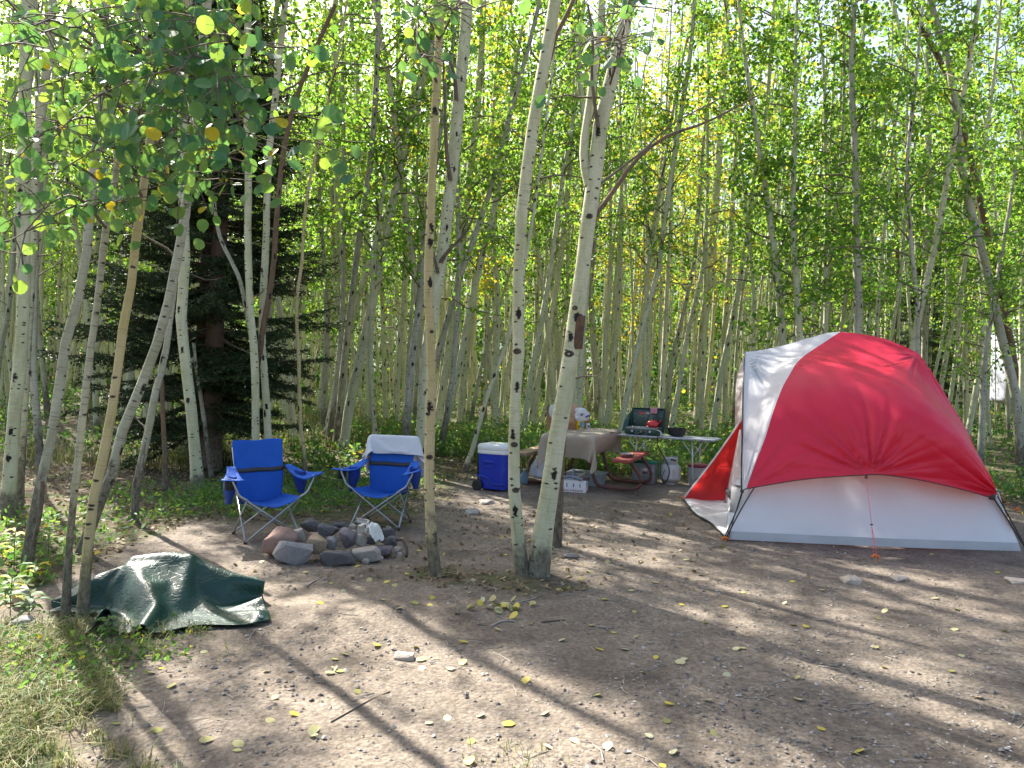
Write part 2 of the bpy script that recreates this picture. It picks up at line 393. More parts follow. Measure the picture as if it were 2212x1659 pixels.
def tree_obj(name, label, cat, loc, me, cm, bm_, leafm, tint, group=None, rz=0, sc=1.0):
    root = empty(name, label, cat, loc, rz, group); root.scale = (sc, sc, sc)
    if not me.materials: me.materials.append(bm_); me.materials.append(TWIG)
    o = D.objects.new('trunk', me); C.objects.link(o); o.parent = root
    if o.data.materials[0] is not bm_: o.material_slots[0].link = 'OBJECT'; o.material_slots[0].material = bm_
    if cm is not None:
        if not cm.materials: cm.materials.append(leafm)
        c = D.objects.new('crown', cm); C.objects.link(c); c.parent = root; c['tint'] = tint
    return root
TREES = []          # (x, y) of every stem, so that random ones keep clear
def traced(label, pts, w0, w1, m=B_WHITE, Y=None, Ytop=None, top=11.5, hc=4.8, nb=14, Lmax=1.6, nleaf=900, lsize=.06, tint=.04, dead=7, name='aspen_tree', n=34, seed=None, stop=False, group=None, knots=(), dead_h=(.18, .75)):
    """an aspen whose trunk follows points read off the photograph, stood at its real distance"""
    b = gnd(*pts[0])
    if Y is None: Y = b.y
    Yt = Ytop or Y
    py0, py1 = pts[0][1], pts[-1][1]
    W3 = []
    for (px, py) in pts:
        f = (py0-py)/(py0-py1+1e-9); W3.append(at(px, py, Y+(Yt-Y)*f))
    W3[0].z = gz(W3[0].x, W3[0].y)-.05
    r0, r1 = .86*w0/2/F*Y, .86*w1/2/F*Yt
    zlast = W3[-1].z; L = [0]
    if not stop and zlast < top:
        a, d = W3[-2], W3[-1]; v = (d-a).normalized(); rr = random.Random(len(TREES)+5)
        while W3[-1].z < top:
            v = (v+Vector((rr.uniform(-.06, .06), rr.uniform(-.06, .06), .12))).normalized()
            W3.append(W3[-1]+v*1.2)
    P = smooth_path([tuple(v) for v in W3], n); z = P[:, 2]
    zz = np.clip((z-z[0])/(max(zlast, .5)-z[0]), 0, 1); R = r0+(r1-r0)*zz
    ext = np.clip((z-zlast)/(top-zlast+.01), 0, 1) if not stop else 0*z
    R = R*(1-.85*ext); R[0] *= 1.35; R[1] *= 1.1
    rk = np.random.default_rng(len(TREES)+9)
    R *= 1+.025*rk.normal(size=n)
    root = Vector((P[0, 0], P[0, 1], P[0, 2]+.05)); P = P-np.array(root)
    me, cm = tree_parts(P, R, hc, nb if nleaf else 0, Lmax, nleaf, lsize, dead=dead, sides=12, seed=seed or len(TREES)+100, dead_h=dead_h)
    o = tree_obj(name, label, 'tree', root, me, cm, m, LEAF, tint, group)
    TREES.append((root.x, root.y))
    for (kz, az, kr) in knots:                       # raised dark branch scars
        i = min(max(int(np.searchsorted(P[:, 2], kz)), 1), n-1); c = Vector(P[i]); rr = R[i]
        d = Vector((math.cos(az), math.sin(az), 0)); q = MB()
        M = Matrix.Translation(c+d*rr*.8) @ d.to_track_quat('Z', 'Y').to_matrix().to_4x4()
        q.lathe([(kr, -.01), (kr*.95, .012), (kr*.6, .022), (kr*.35, .014), (.001, .008)], 12, M, 1.0, .75)
        q.build('knot', pm('knot_wood', (.05, .04, .035), (.12, .10, .08), 30, .9, .6), o)
    return o
def branch(tree, pts, w0, w1, Y0, Y1, m=None, label=None, n=14):
    P = [at(px, py, Y0+(Y1-Y0)*k/(len(pts)-1)) for k, (px, py) in enumerate(pts)]
    P = smooth_path([tuple(p-tree.location) for p in P], n)
    V, Q, U = tube_np(P, np.linspace(w0/2/F*Y0, w1/2/F*Y1, n), 7); U[:, 1] += 2.6
    o = link('branch', np_mesh('branch', V, [Q], U), m or TWIG, tree)
    if label: o['label'] = label
    return o
# ---------------------------------------------------------------- stems in the clearing
GM = 'aspens standing in the clearing'
t1 = traced('slim tan aspen with peeling orange bark beside the fire ring', [(941, 1242), (930, 1130), (927, 1000), (931, 860), (932, 760), (925, 640), (927, 540), (930, 470), (936, 330), (942, 200), (950, 60), (955, -40)], 27, 19, B_TAN, nleaf=500, top=9.5, dead=2, group=GM, knots=[(.62, -1.4, .028), (1.05, -2.0, .02), (1.75, -1.2, .018)])
t2 = traced('thick white aspen with black scorched foot behind the slim tan one', [(908, 1030), (911, 960), (915, 880), (920, 800), (929, 720), (938, 660), (948, 590), (956, 540), (966, 460), (975, 390), (983, 300), (993, 190), (1003, 90), (1012, -30)], 32, 30, B_WHITE, hc=8, top=13, nleaf=900, dead=1, Lmax=2, group=GM)
t3 = traced('straight pale aspen of the close pair, left of its thicker neighbour', [(1130, 1240), (1118, 1150), (1111, 1060), (1110, 980), (1112, 880), (1120, 780), (1119, 690), (1121, 600), (1124, 500), (1131, 420), (1140, 350), (1152, 270), (1165, 195), (1180, 110), (1193, 40), (1205, -40)], 28, 31, B_WHITE, nleaf=600, top=11, dead=2, group=GM, knots=[(.95, -1.5, .03), (1.47, -1.9, .034), (.62, -1.3, .03)])
t4 = traced('thickest white aspen with a forked crown and brown bark wound', [(1162, 1240), (1172, 1160), (1184, 1080), (1196, 1000), (1206, 930), (1221, 850), (1233, 765), (1245, 680), (1256, 600), (1265, 520), (1276, 440), (1287, 360), (1295, 290), (1302, 240), (1318, 180), (1334, 120), (1350, 50), (1366, -30)], 46, 32, B_WHITE, nleaf=700, top=11.5, dead=2, group=GM, knots=[(1.42, -1.9, .04), (2.55, -1.6, .03), (1.9, -2.0, .026)])
t5 = traced('leaning dead brown stem close behind the thickest aspen', [(1203, 1182), (1207, 1080), (1214, 960), (1228, 850), (1244, 720), (1264, 600), (1280, 520)], 24, 12, B_BROWN, nleaf=0, dead=2, stop=True, group=GM, name='dead_aspen')
branch(t4, [(1272, 400), (1262, 350), (1263, 300), (1272, 240), (1284, 150), (1296, 60), (1302, -40)], 21, 15, t4.location.y, t4.location.y, B_WHITE, 'second pale limb of the fork')
branch(t4, [(1280, 470), (1305, 440), (1330, 405), (1375, 345), (1440, 295), (1530, 262), (1640, 205)], 13, 3, t4.location.y, t4.location.y+.8, B_BROWN, 'long bare brown limb reaching right')
branch(t4, [(1298, 395), (1330, 372), (1390, 325), (1450, 270), (1560, 210)], 7, 2, t4.location.y, t4.location.y+.5, TWIG)
branch(t4, [(1292, 275), (1284, 220), (1278, 160), (1281, 90), (1270, 10)], 9, 5, t4.location.y-.06, t4.location.y-.2, TWIG)
branch(t3, [(1158, 225), (1170, 175), (1190, 120), (1200, 80), (1230, 20), (1245, -20)], 13, 9, t3.location.y, t3.location.y+.2, B_BROWN)
branch(t3, [(1165, 135), (1150, 115), (1147, 100)], 6, 2, t3.location.y, t3.location.y-.1, TWIG)
branch(t2, [(985, 215), (983, 170), (975, 140), (964, 110)], 10, 4, t2.location.y-.1, t2.location.y-.4, TWIG)
branch(t2, [(973, 390), (966, 340), (962, 280), (960, 200), (958, 130)], 10, 5, t2.location.y-.12, t2.location.y-.5, TWIG)
branch(t2, [(952, 565), (970, 540), (1000, 510), (1018, 480), (1030, 440)], 9, 3, t2.location.y-.1, t2.location.y-.6, TWIG)
branch(t2, [(946, 590), (935, 540), (930, 500)], 8, 4, t2.location.y-.1, t2.location.y-.3, TWIG)
w = MB(); wy = t4.location.y
def wound(u, v):
    px = 1241+u*24-7*v; py = 682+v*72; r = max(0., 1-((u-.5)*2)**2-((v-.5)*2)**4*.8)
    return at(px, py, wy-.053-.02*math.sqrt(r)+.05*(u-.5)**2)-t4.location
w.grid(wound, 9, 15).build('bark_wound', pm('wound_wood', (.17, .09, .05), (.06, .045, .035), 22, .9, .8, 50), t4)

# left cluster
GL = 'leaning aspens at the left edge of the clearing'
l1 = traced('slender grey aspen rising in front of the green tarp, left of two', [(141, 1335), (146, 1240), (150, 1170), (158, 1090), (165, 1037), (174, 940), (184, 860), (190, 790), (205, 700), (216, 608), (226, 505), (246, 430), (252, 330), (275, 265), (299, 215)], 19, 14, B_GREY, hc=2.9, top=7.5, nleaf=500, dead=0, group=GL, seed=31)
l2 = traced('yellowish tan aspen rising in front of the green tarp, right of two', [(177, 1345), (184, 1250), (193, 1150), (206, 1051), (220, 1000), (237, 917), (247, 848), (257, 780), (268, 694), (285, 608), (295, 505), (309, 412), (319, 343), (333, 240), (347, 178), (388, 69), (402, -10)], 25, 16, B_TAN, hc=4.6, top=8, nleaf=500, dead=0, group=GL, seed=32)
traced('red-scarred aspen leaning right behind the tan stem', [(171, 1200), (200, 1125), (233, 1051), (254, 968), (281, 883), (319, 807), (343, 728), (360, 680), (371, 601), (388, 540), (398, 500), (404, 420), (413, 330), (424, 230)], 24, 22, B_GREY, nleaf=500, dead=3, group=GL)
traced('pale aspen joining the red-scarred leaner at head height', [(290, 1132), (295, 1051), (305, 1003), (323, 917), (336, 848), (357, 763), (366, 700), (374, 640), (384, 560)], 21, 13, B_GREY, stop=True, nleaf=0, dead=1, group=GL)
traced('cracked silver aspen bent toward the spruce, left of the tan pair', [(57, 1232), (70, 1130), (89, 1037), (113, 934), (127, 848), (137, 763), (154, 694), (178, 608), (192, 505), (196, 395), (213, 299), (222, 200), (226, 100), (229, -30)], 24, 18, B_GREY, nleaf=500, dead=3, group=GL)
traced('broad white aspen at the left picture edge', [(14, 1120), (21, 1037), (31, 900), (45, 763), (51, 650), (51, 549), (51, 343), (53, 240), (57, 103), (62, -30)], 30, 28, B_WHITE, nleaf=600, top=12, dead=3, group=GL)
traced('grey forked aspen crossing the broad white one at far left', [(34, 1100), (38, 1051), (45, 934), (55, 763), (63, 640), (68, 550), (74, 400), (84, 292), (95, 200), (108, 100), (115, -20)], 28, 18, B_GREY, nleaf=400, dead=3, group=GL)
traced('thin aspen tilted out of the left picture edge', [(-30, 960), (-10, 850), (3, 745), (17, 677), (27, 591), (33, 500)], 14, 10, B_GREY, nleaf=300, dead=3, group=GL)
traced('straight grey aspen in shade between the edge trees and the spruce', [(92, 1040), (86, 986), (80, 900), (72, 797), (74, 694), (76, 560), (80, 450)], 19, 14, B_GREY, nleaf=400, dead=4, group=GL)
traced('dark leaning stem rooted in the leafy plants at far left', [(60, 1245), (75, 1165), (88, 1100), (92, 1040)], 13, 9, B_BROWN, nleaf=0, dead=0, stop=True, group=GL, name='dead_aspen')
traced('white aspen standing against the dark spruce boughs', [(428, 1062), (423, 1000), (418, 940), (413, 883), (402, 797), (394, 720), (391, 680), (396, 620), (399, 560), (396, 430), (395, 300), (395, 172), (405, 34), (408, -40)], 28, 22, B_WHITE, nleaf=500, dead=5)
traced('thin grey aspen crossing low in front of the spruce trunk', [(458, 1030), (448, 960), (437, 880), (425, 800), (418, 740)], 13, 8, B_GREY, nleaf=0, dead=1, stop=True)
traced('short dark stem beside the spruce foot', [(355, 1075), (357, 1000), (352, 900), (350, 820)], 14, 9, B_BROWN, nleaf=0, dead=1, stop=True, name='dead_aspen')
traced('curved aspen arcing into its neighbour right of the spruce', [(556, 1046), (552, 880), (549, 800), (545, 740), (530, 660), (518, 605), (500, 565), (480, 525), (470, 490), (462, 430)], 15, 9, B_GREY, nleaf=150, lsize=.055, dead=2, stop=True)
traced('pale aspen between the spruce trunk and the forked pair', [(553, 1052), (552, 900), (552, 830), (549, 760), (541, 680), (538, 600), (535, 505), (537, 400), (535, 300), (532, 200), (535, 80), (538, -40)], 20, 16, B_WHITE, nleaf=500, dead=5)
l13 = traced('mottled aspen with a brown limb behind the first blue chair', [(584, 1048), (577, 900), (573, 831), (566, 740), (568, 650), (573, 560), (576, 480), (577, 412), (583, 309), (594, 223), (602, 137), (618, -10)], 19, 16, B_WHITE, nleaf=500, dead=3)
branch(l13, [(562, 790), (566, 711), (580, 650), (592, 560), (594, 515), (612, 330), (642, 206), (683, 103), (724, 10)], 13, 9, l13.location.y, l13.location.y-.6, B_BROWN, 'brown limb swinging up to the right')
traced('wavy thin sapling between the two blue chairs', [(661, 1040), (657, 970), (651, 940), (647, 866), (645, 763), (641, 700), (642, 636), (653, 560), (655, 505), (664, 420), (680, 343), (697, 285), (712, 200), (735, 90), (750, 0)], 10, 6, B_TAN, nleaf=250, top=7, dead=5)

# ---------------------------------------------------------------- grove behind the camp, stems read off the photograph
GG = 'aspens of the grove behind the camp'
GROVE = [
 ('upright aspen pair member behind the spruce tips', [(747, 955), (742, 800), (733, 549), (726, 343), (720, 206), (726, -20)], 19, 14, 'w'),
 ('dark slim aspen hugging the upright one near the spruce tips', [(756, 950), (738, 740), (722, 540), (716, 380), (713, 200)], 13, 10, 'g'),
 ('gently bowed aspen behind the towel chair', [(800, 945), (795, 800), (790, 640), (790, 480), (781, 309), (768, 137), (755, 0)], 14, 11, 'w'),
 ('strongly leaning white aspen rising right from behind the towel chair', [(737, 985), (746, 940), (760, 850), (790, 720), (815, 600), (836, 498), (864, 360), (888, 240), (922, 137), (943, 20)], 24, 20, 'w'),
 ('straight aspen right of the strong leaner', [(860, 950), (858, 850), (868, 700), (877, 549), (871, 412), (862, 250), (860, 51), (860, -30)], 13, 12, 'w'),
 ('slim grey aspen just left of the tan stem', [(872, 955), (878, 820), (888, 690), (895, 560), (900, 400), (905, 200)], 9, 7, 'g'),
 ('straight slender aspen behind the towel', [(834, 945), (830, 800), (826, 650), (818, 520)], 14, 10, 'w'),
 ('aspen half hidden by the black-footed one', [(895, 945), (900, 850), (905, 700), (905, 560), (912, 430)], 14, 10, 'g'),
 ('white aspen climbing right beyond the cooler', [(938, 960), (955, 850), (970, 750), (985, 640), (1000, 520), (1012, 400), (1030, 250), (1040, 100), (1045, -20)], 20, 16, 'w'),
 ('brightly rimmed aspen fanning right beyond the cooler', [(950, 965), (975, 860), (998, 760), (1012, 680), (1035, 580), (1060, 480), (1080, 395), (1094, 300)], 18, 14, 'w'),
 ('light aspen standing straight behind the cooler', [(995, 945), (998, 860), (1010, 740), (1022, 640), (1032, 540), (1048, 400), (1070, 206), (1080, 69), (1085, -30)], 19, 15, 'w'),
 ('thin stem bending right behind the cooler', [(1015, 950), (1022, 880), (1040, 790), (1070, 690), (1095, 610), (1115, 540)], 10, 7, 'g'),
 ('kinked pale sapling leaning over the cooler from its left', [(1000, 1024), (1016, 985), (1031, 937), (1045, 876), (1060, 835), (1072, 800), (1086, 770), (1097, 730), (1108, 690), (1120, 640)], 12, 10, 'w'),
 ('straight aspen left of the pale pair, dark spotted foot', [(1073, 935), (1072, 860), (1070, 760), (1068, 640), (1066, 520), (1075, 380)], 16, 13, 'w'),
 ('slim stem beside the dark-spotted aspen', [(1046, 940), (1048, 860), (1050, 760), (1052, 640), (1058, 520)], 10, 8, 'g'),
 ('sunlit aspen rising from behind the left bench', [(1144, 958), (1150, 890), (1160, 835), (1172, 780), (1190, 690), (1205, 600), (1217, 500), (1231, 360), (1240, 220), (1245, 60)], 16, 13, 'w'),
 ('double-rimmed stem left of the thickest aspen', [(1150, 905), (1152, 840), (1158, 740), (1160, 620), (1162, 480), (1173, 309), (1180, 160), (1185, 0)], 14, 11, 'w'),
 ('narrow straight aspen behind the cardboard boxes', [(1180, 905), (1186, 800), (1196, 690), (1200, 560), (1210, 430)], 10, 8, 'g'),
 ('grey aspen right of the thickest one', [(1290, 915), (1287, 830), (1280, 740), (1275, 640), (1285, 520), (1292, 430)], 14, 11, 'g'),
 ('stem behind the water bottle leaning left', [(1305, 930), (1298, 850), (1285, 740), (1278, 650), (1270, 560)], 12, 9, 'g'),
 ('white aspen leaning right behind the camp stove', [(1336, 985), (1345, 900), (1362, 820), (1380, 740), (1400, 660), (1418, 600), (1432, 500), (1450, 380), (1470, 250), (1490, 120), (1500, 0)], 15, 12, 'w'),
 ('straight stem behind the stove lid', [(1395, 925), (1398, 830), (1400, 740), (1405, 640), (1412, 540), (1424, 420)], 17, 13, 'w'),
 ('slim sunlit aspen right of the stove', [(1446, 975), (1453, 900), (1466, 840), (1478, 760), (1495, 680), (1516, 590), (1523, 520)], 15, 11, 'w'),
 ('bent grey aspen between stove and tent', [(1440, 960), (1442, 870), (1450, 790), (1470, 700), (1484, 640), (1500, 560), (1510, 430)], 13, 10, 'g'),
 ('thick dark-ringed white aspen left of the tent', [(1506, 940), (1510, 870), (1514, 800), (1517, 730), (1525, 660), (1536, 590), (1540, 500), (1548, 400), (1558, 250), (1566, 100), (1570, -30)], 24, 18, 'w'),
 ('tall pale aspen close left of the tent tip', [(1566, 905), (1566, 820), (1564, 740), (1570, 650), (1576, 560), (1582, 440), (1590, 320), (1596, 200), (1600, 60)], 16, 12, 'w'),
 ('white stem touching the tent brow from behind', [(1598, 890), (1598, 800), (1604, 700), (1612, 600), (1622, 500), (1630, 380), (1640, 250), (1645, 120)], 15, 12, 'w'),
 ('thin stem nearest the tent brow', [(1585, 900), (1588, 820), (1592, 740), (1600, 660)], 9, 7, 'g'),
 ('brown leaning trunk above the tent bending far left', [(1805, 860), (1800, 720), (1795, 640), (1789, 563), (1775, 500), (1765, 412), (1751, 326), (1730, 257), (1700, 161), (1669, 106), (1617, 51), (1560, -30)], 15, 13, 'b'),
 ('straight pale aspen above the tent peak', [(1716, 880), (1715, 720), (1713, 549), (1710, 343), (1700, 206), (1694, 60), (1690, -30)], 14, 12, 'w'),
 ('wavy white aspen right of the tent peak', [(1812, 880), (1814, 720), (1816, 563), (1823, 412), (1827, 240), (1820, 137), (1808, 20)], 14, 12, 'w'),
 ('bright white aspen with dark eye scars right of the tent peak', [(1822, 900), (1828, 720), (1840, 563), (1847, 446), (1857, 309), (1861, 172), (1868, 17), (1870, -30)], 18, 16, 'w'),
 ('stem beside the wavy white aspen', [(1770, 880), (1785, 720), (1800, 560), (1812, 430), (1830, 320), (1850, 180)], 10, 9, 'g'),
 ('curving aspen leaning left above the tent shoulder', [(2085, 905), (2078, 800), (2062, 690), (2050, 600), (2035, 500), (2019, 412), (2002, 292), (1981, 199), (1954, 103), (1926, 0)], 18, 13, 'w'),
 ('upright grey aspen behind the curving one', [(1996, 880), (1998, 700), (2002, 480), (2005, 340), (2005, 206), (2005, 34)], 17, 14, 'g'),
 ('pale twin-stemmed aspen at the right edge, bowed to the left', [(2212, 1035), (2203, 960), (2196, 870), (2180, 790), (2160, 715), (2146, 650), (2125, 560), (2110, 500), (2092, 440), (2074, 340), (2064, 240), (2048, 130), (2012, 10)], 24, 15, 'g'),
 ('grey twin of the bowed stem at the right edge', [(2225, 1010), (2210, 900), (2192, 800), (2175, 700), (2155, 600), (2125, 470), (2097, 350), (2079, 270), (2052, 180), (2020, 110), (1985, 50), (1950, -20)], 20, 13, 'b'),
 ('straight pale aspen in shade right of the tent', [(2152, 900), (2150, 760), (2149, 563), (2146, 377), (2136, 172), (2139, -10)], 17, 14, 'g'),
 ('reddish brown trunk at the right picture edge', [(2218, 860), (2212, 700), (2208, 520), (2202, 378), (2194, 206), (2198, 69), (2200, -20)], 14, 12, 'b'),
 ('young stem right of the tent on the leafy slope', [(2058, 960), (2062, 900), (2072, 830), (2080, 760), (2085, 690)], 7, 5, 'w'),
 ('small straight aspen right of the young stem', [(2084, 945), (2086, 870), (2085, 790), (2086, 700), (2084, 620)], 9, 7, 'w'),
 ('forked grey aspen behind the tent shoulder', [(1985, 800), (1983, 700), (1975, 600), (1965, 480), (1960, 350), (1975, 200)], 11, 9, 'g'),
 ('brown snag behind the tent shoulder', [(1932, 860), (1936, 760), (1934, 660), (1940, 590), (1936, 500)], 12, 9, 'b'),
 ('leaning stem above the red fly', [(1880, 850), (1888, 740), (1905, 640), (1925, 540), (1950, 420)], 12, 9, 'w'),
]
MM = {'w': B_WHITE, 'g': B_GREY, 'b': B_BROWN}
for i, (lab, pts, w0, w1, mk) in enumerate(GROVE):
    x0 = pts[0][0]
    yel = .02+(.6 if 1180 < x0 < 1700 and i % 3 == 0 else 0)+(.75 if lab.startswith(('bent grey aspen', 'tall pale aspen close')) else 0)
    bY = gnd(*pts[0]).y
    right = x0 > 1650
    traced(lab, pts, w0, w1, MM[mk], Y=min(max(bY, 10.5 if x0 > 2150 else 12.2), 21), top=rng.uniform(10, 13), hc=3.5 if not right else 2.8, nb=26, Lmax=1.5, nleaf=1400 if not right else 2600,
           lsize=.06, tint=yel, dead=8, group=GG, n=26)

# ---------------------------------------------------------------- the rest of the grove
PROTO = []
for k in range(10):
    H = [11, 13, 14, 12, 15, 10, 13.5, 12.5, 14.5, 9][k]; rr = random.Random(k+50)
    pts = [(0, 0, 0)]; v = Vector((rr.uniform(-.10, .13), rr.uniform(-.10, .10), 1)).normalized()
    while pts[-1][2] < H:
        v = (v+Vector((rr.uniform(-.10, .10), rr.uniform(-.10, .10), .16))).normalized(); p = Vector(pts[-1])+v*1.3; pts.append(tuple(p))
    P = smooth_path(pts, 22); r0 = rr.uniform(.045, .085)
    R = r0*(1-.80*np.linspace(0, 1, 22)**1.2); R[0] *= 1.3
    PROTO.append(tree_parts(P, R, [3.4, 4.2, 4.8, 3.4, 5.0, 2.4, 4.3, 3.5, 4.9, 2.0][k], 30, 1.6, 2300, .072, K=5, dead=9, sides=8, seed=k+900))
SITE = [(-.2, 10.6, 1.3), (1.1, 11.3, 1.7), (2.4, 11.4, 1.3), (3.9, 8.7, 2.9), (-2.2, 7, 1.5), (-1.3, 7.8, 1.3)]
SPRUCES = [(-4.85, 11.9), (-4.4, 11.3), (13.2, 24.5)]
cnt = 0; rt = random.Random(21); tries = 0
while cnt < 235 and tries < 9000:
    tries += 1
    Y = 13.0+31*rt.random()**1.15; px = rt.uniform(-420, 2420); X = (px-1106)/F*Y
    if px < 150 and Y < 13 or (X < -3.2 and Y < 13): continue
    dmin = .45 if Y < 20 else .8
    if any((X-a)**2+(Y-b)**2 < dmin**2 for a, b in TREES): continue
    if any((X-a)**2+(Y-b)**2 < r*r for a, b, r in SITE): continue
    if any((X-a)**2+(Y-b)**2 < (1.3 if b < 15 else .8)**2 for a, b in SPRUCES): continue
    k = rt.randrange(10) if px < 1640 else rt.choice([0, 3, 5, 5, 7, 9, 9]); me, cm = PROTO[k]; TREES.append((X, Y))
    zone = 'behind the dark spruce' if px < 640 else 'behind the two blue chairs' if px < 980 else 'behind the cooler and picnic table' if px < 1340 else 'behind the folding table' if px < 1600 else 'behind the red and white tent'
    depth = 'deep in the grove' if Y > 24 else 'in the middle of the grove'
    gold = rt.random() < (.20 if 1100 < px < 1750 else .03)
    mk = rt.choice([B_WHITE, B_WHITE, B_GREY, B_WHITE])
    lab = f"{'grey' if mk is B_GREY else 'pale'} {'gold-flecked' if gold else 'green-leaved'} aspen {depth}, {zone}"
    sc = rt.uniform(.88, 1.15)
    if 1560 < px < 1680 or 2080 < px < 2330: sc *= .8
    tree_obj('aspen_tree', lab, 'tree', (X, Y, gz(X, Y)-.05), me, cm, mk, LEAF, .5 if gold else rt.uniform(0, .03), lab.split(' aspen ')[1], rt.uniform(0, 6.28), sc)
    cnt += 1

# beyond the three hundred nearest: slim stems too far and too many to count
Vs, Qs, Us, base = [], [], [], 0; rd = np.random.default_rng(12)
for k in range(800):
    Y = rd.uniform(17, 46); X = rd.uniform(-.74, .78)*Y
    if any((X-a)**2+(Y-b)**2 < .3 for a, b in TREES): continue
    H = rd.uniform(8, 12); l = rd.normal(size=2)*.04+np.array([.012, 0]); s_ = np.linspace(0, 1, 12); b_ = rd.normal(size=2)*.25
    P = np.stack([X+l[0]*H*s_+b_[0]*np.sin(s_*PI*1.3), Y+l[1]*H*s_+b_[1]*np.sin(s_*PI), gz(X, Y)-.05+H*s_], 1)
    v, q, u = tube_np(P, rd.uniform(.035, .075)*(1-.75*s_), 7); u[:, 1] += rd.uniform(0, .5); u[:, 0] += k*.37
    Vs.append(v); Qs.append(q+base); Us.append(u); base += len(v)
o = link('distant_aspens', np_mesh('distant_aspens', np.vstack(Vs), [np.vstack(Qs)], np.vstack(Us)), B_WHITE)
tag(o, 'countless slim pale stems far back in the grove', 'aspens', kind='stuff')

# ---------------------------------------------------------------- spruces
def spruce_mesh(H, Rm, hc, seed, n_whorl=34):
    r_ = np.random.default_rng(seed)
    P = np.stack([.06*np.sin(np.linspace(0, 5, 26)), .05*np.sin(np.linspace(1, 6, 26)), np.linspace(0, H, 26)], 1)
    V, Q, U = tube_np(P, .17*(1-.93*np.linspace(0, 1, 26))+.01, 12); Vs, Qs, Us = [V], [Q], [U]; base = len(V)
    seg_a, seg_b = [], []
    for k in range(n_whorl):
        f = (k+.5)/n_whorl; z0 = hc+(H-hc)*f
        for j in range(r_.integers(5, 8)):
            z = max(.3, z0+r_.normal()*.16); az = r_.uniform(0, 2*PI); L = Rm*(1-f)**.75*r_.uniform(.6, 1.08)+.15
            if f < .08: L *= .75
            el = -.28+.75*f+r_.normal()*.15
            d = np.array([math.cos(az), math.sin(az), 0]); s = np.linspace(0, 1, 7)
            B = np.array([0, 0, z])+d*(s*L*math.cos(el))[:, None]; B[:, 2] += s*L*math.sin(el)-.16*L*s+.20*L*s**2.4
            B[:, :2] += P[np.searchsorted(P[:, 2], z).clip(0, 25), :2]
            v, q, u = tube_np(B, .016*(1-.85*s)*(.4+L/2), 4); Vs.append(v); Qs.append(q+base); Us.append(u); base += len(v)
            side = np.array([-d[1], d[0], 0]); nt = int(6+L*9)
            for t in np.linspace(.22, 1, nt):
                p = np.array([np.interp(t, s, B[:, q_]) for q_ in range(3)])
                for sg in (-1, 1):
                    l = (.10+.34*L*(1-t)**.7*.75)*r_.uniform(.6, 1.1)
                    e = p+(side*sg*.8+d*.6)*l+np.array([0, 0, -.22*l+r_.normal()*.03])
                    seg_a.append(p); seg_b.append(e)
            seg_a.append(B[4]); seg_b.append(B[6])
    A, Bb = np.array(seg_a), np.array(seg_b); L = np.linalg.norm(Bb-A, axis=1)
    rep = np.maximum(6, (L/.011)).astype(int); idx = np.repeat(np.arange(len(A)), rep); n = len(idx)
    t = r_.uniform(.0, 1.05, n)[:, None]; T = (Bb-A)[idx]/L[idx][:, None]
    pos = A[idx]+(Bb-A)[idx]*t
    O = r_.normal(size=(n, 3)); O[:, 2] = O[:, 2]*.55+.15; O -= .2*(O*T).sum(1)[:, None]*T; O /= np.linalg.norm(O, axis=1)[:, None]
    dr = O*.9+T*.75; dr /= np.linalg.norm(dr, axis=1)[:, None]
    ln = r_.uniform(.035, .062, n)[:, None]; wd = np.cross(dr, r_.normal(size=(n, 3))); wd /= np.linalg.norm(wd, axis=1)[:, None]; wd *= .0075
    NV = np.stack([pos-wd, pos+wd, pos+dr*ln+wd*.6, pos+dr*ln-wd*.6], 1).reshape(-1, 3)
    return np_mesh('trunk', np.vstack(Vs), [np.vstack(Qs)], np.vstack(Us)), np_mesh('crown', NV, [np.arange(n*4).reshape(n, 4)], smooth=False)
SPM = [spruce_mesh(9.5, 2.05, .7, 3, 46), spruce_mesh(8.5, 1.75, .9, 4, 38)]
def spruce(label, x, y, k, sc, rz):
    me, cm = SPM[k]
    return tree_obj('spruce_tree', label, 'tree', (x, y, gz(x, y)-.05), me, cm, B_SPRUCE, NEEDLE, 0, None, rz, sc)
spruce('big dark green spruce spreading behind the left aspens', -4.85, 11.9, 0, 1.1, .4)
spruce('second dark spruce stem close beside the big spruce', -4.42, 11.35, 1, .95, 2.0)
spruce('shadowy spruce behind the right shoulder of the tent', 13.2, 24.5, 0, .85, 1.0)

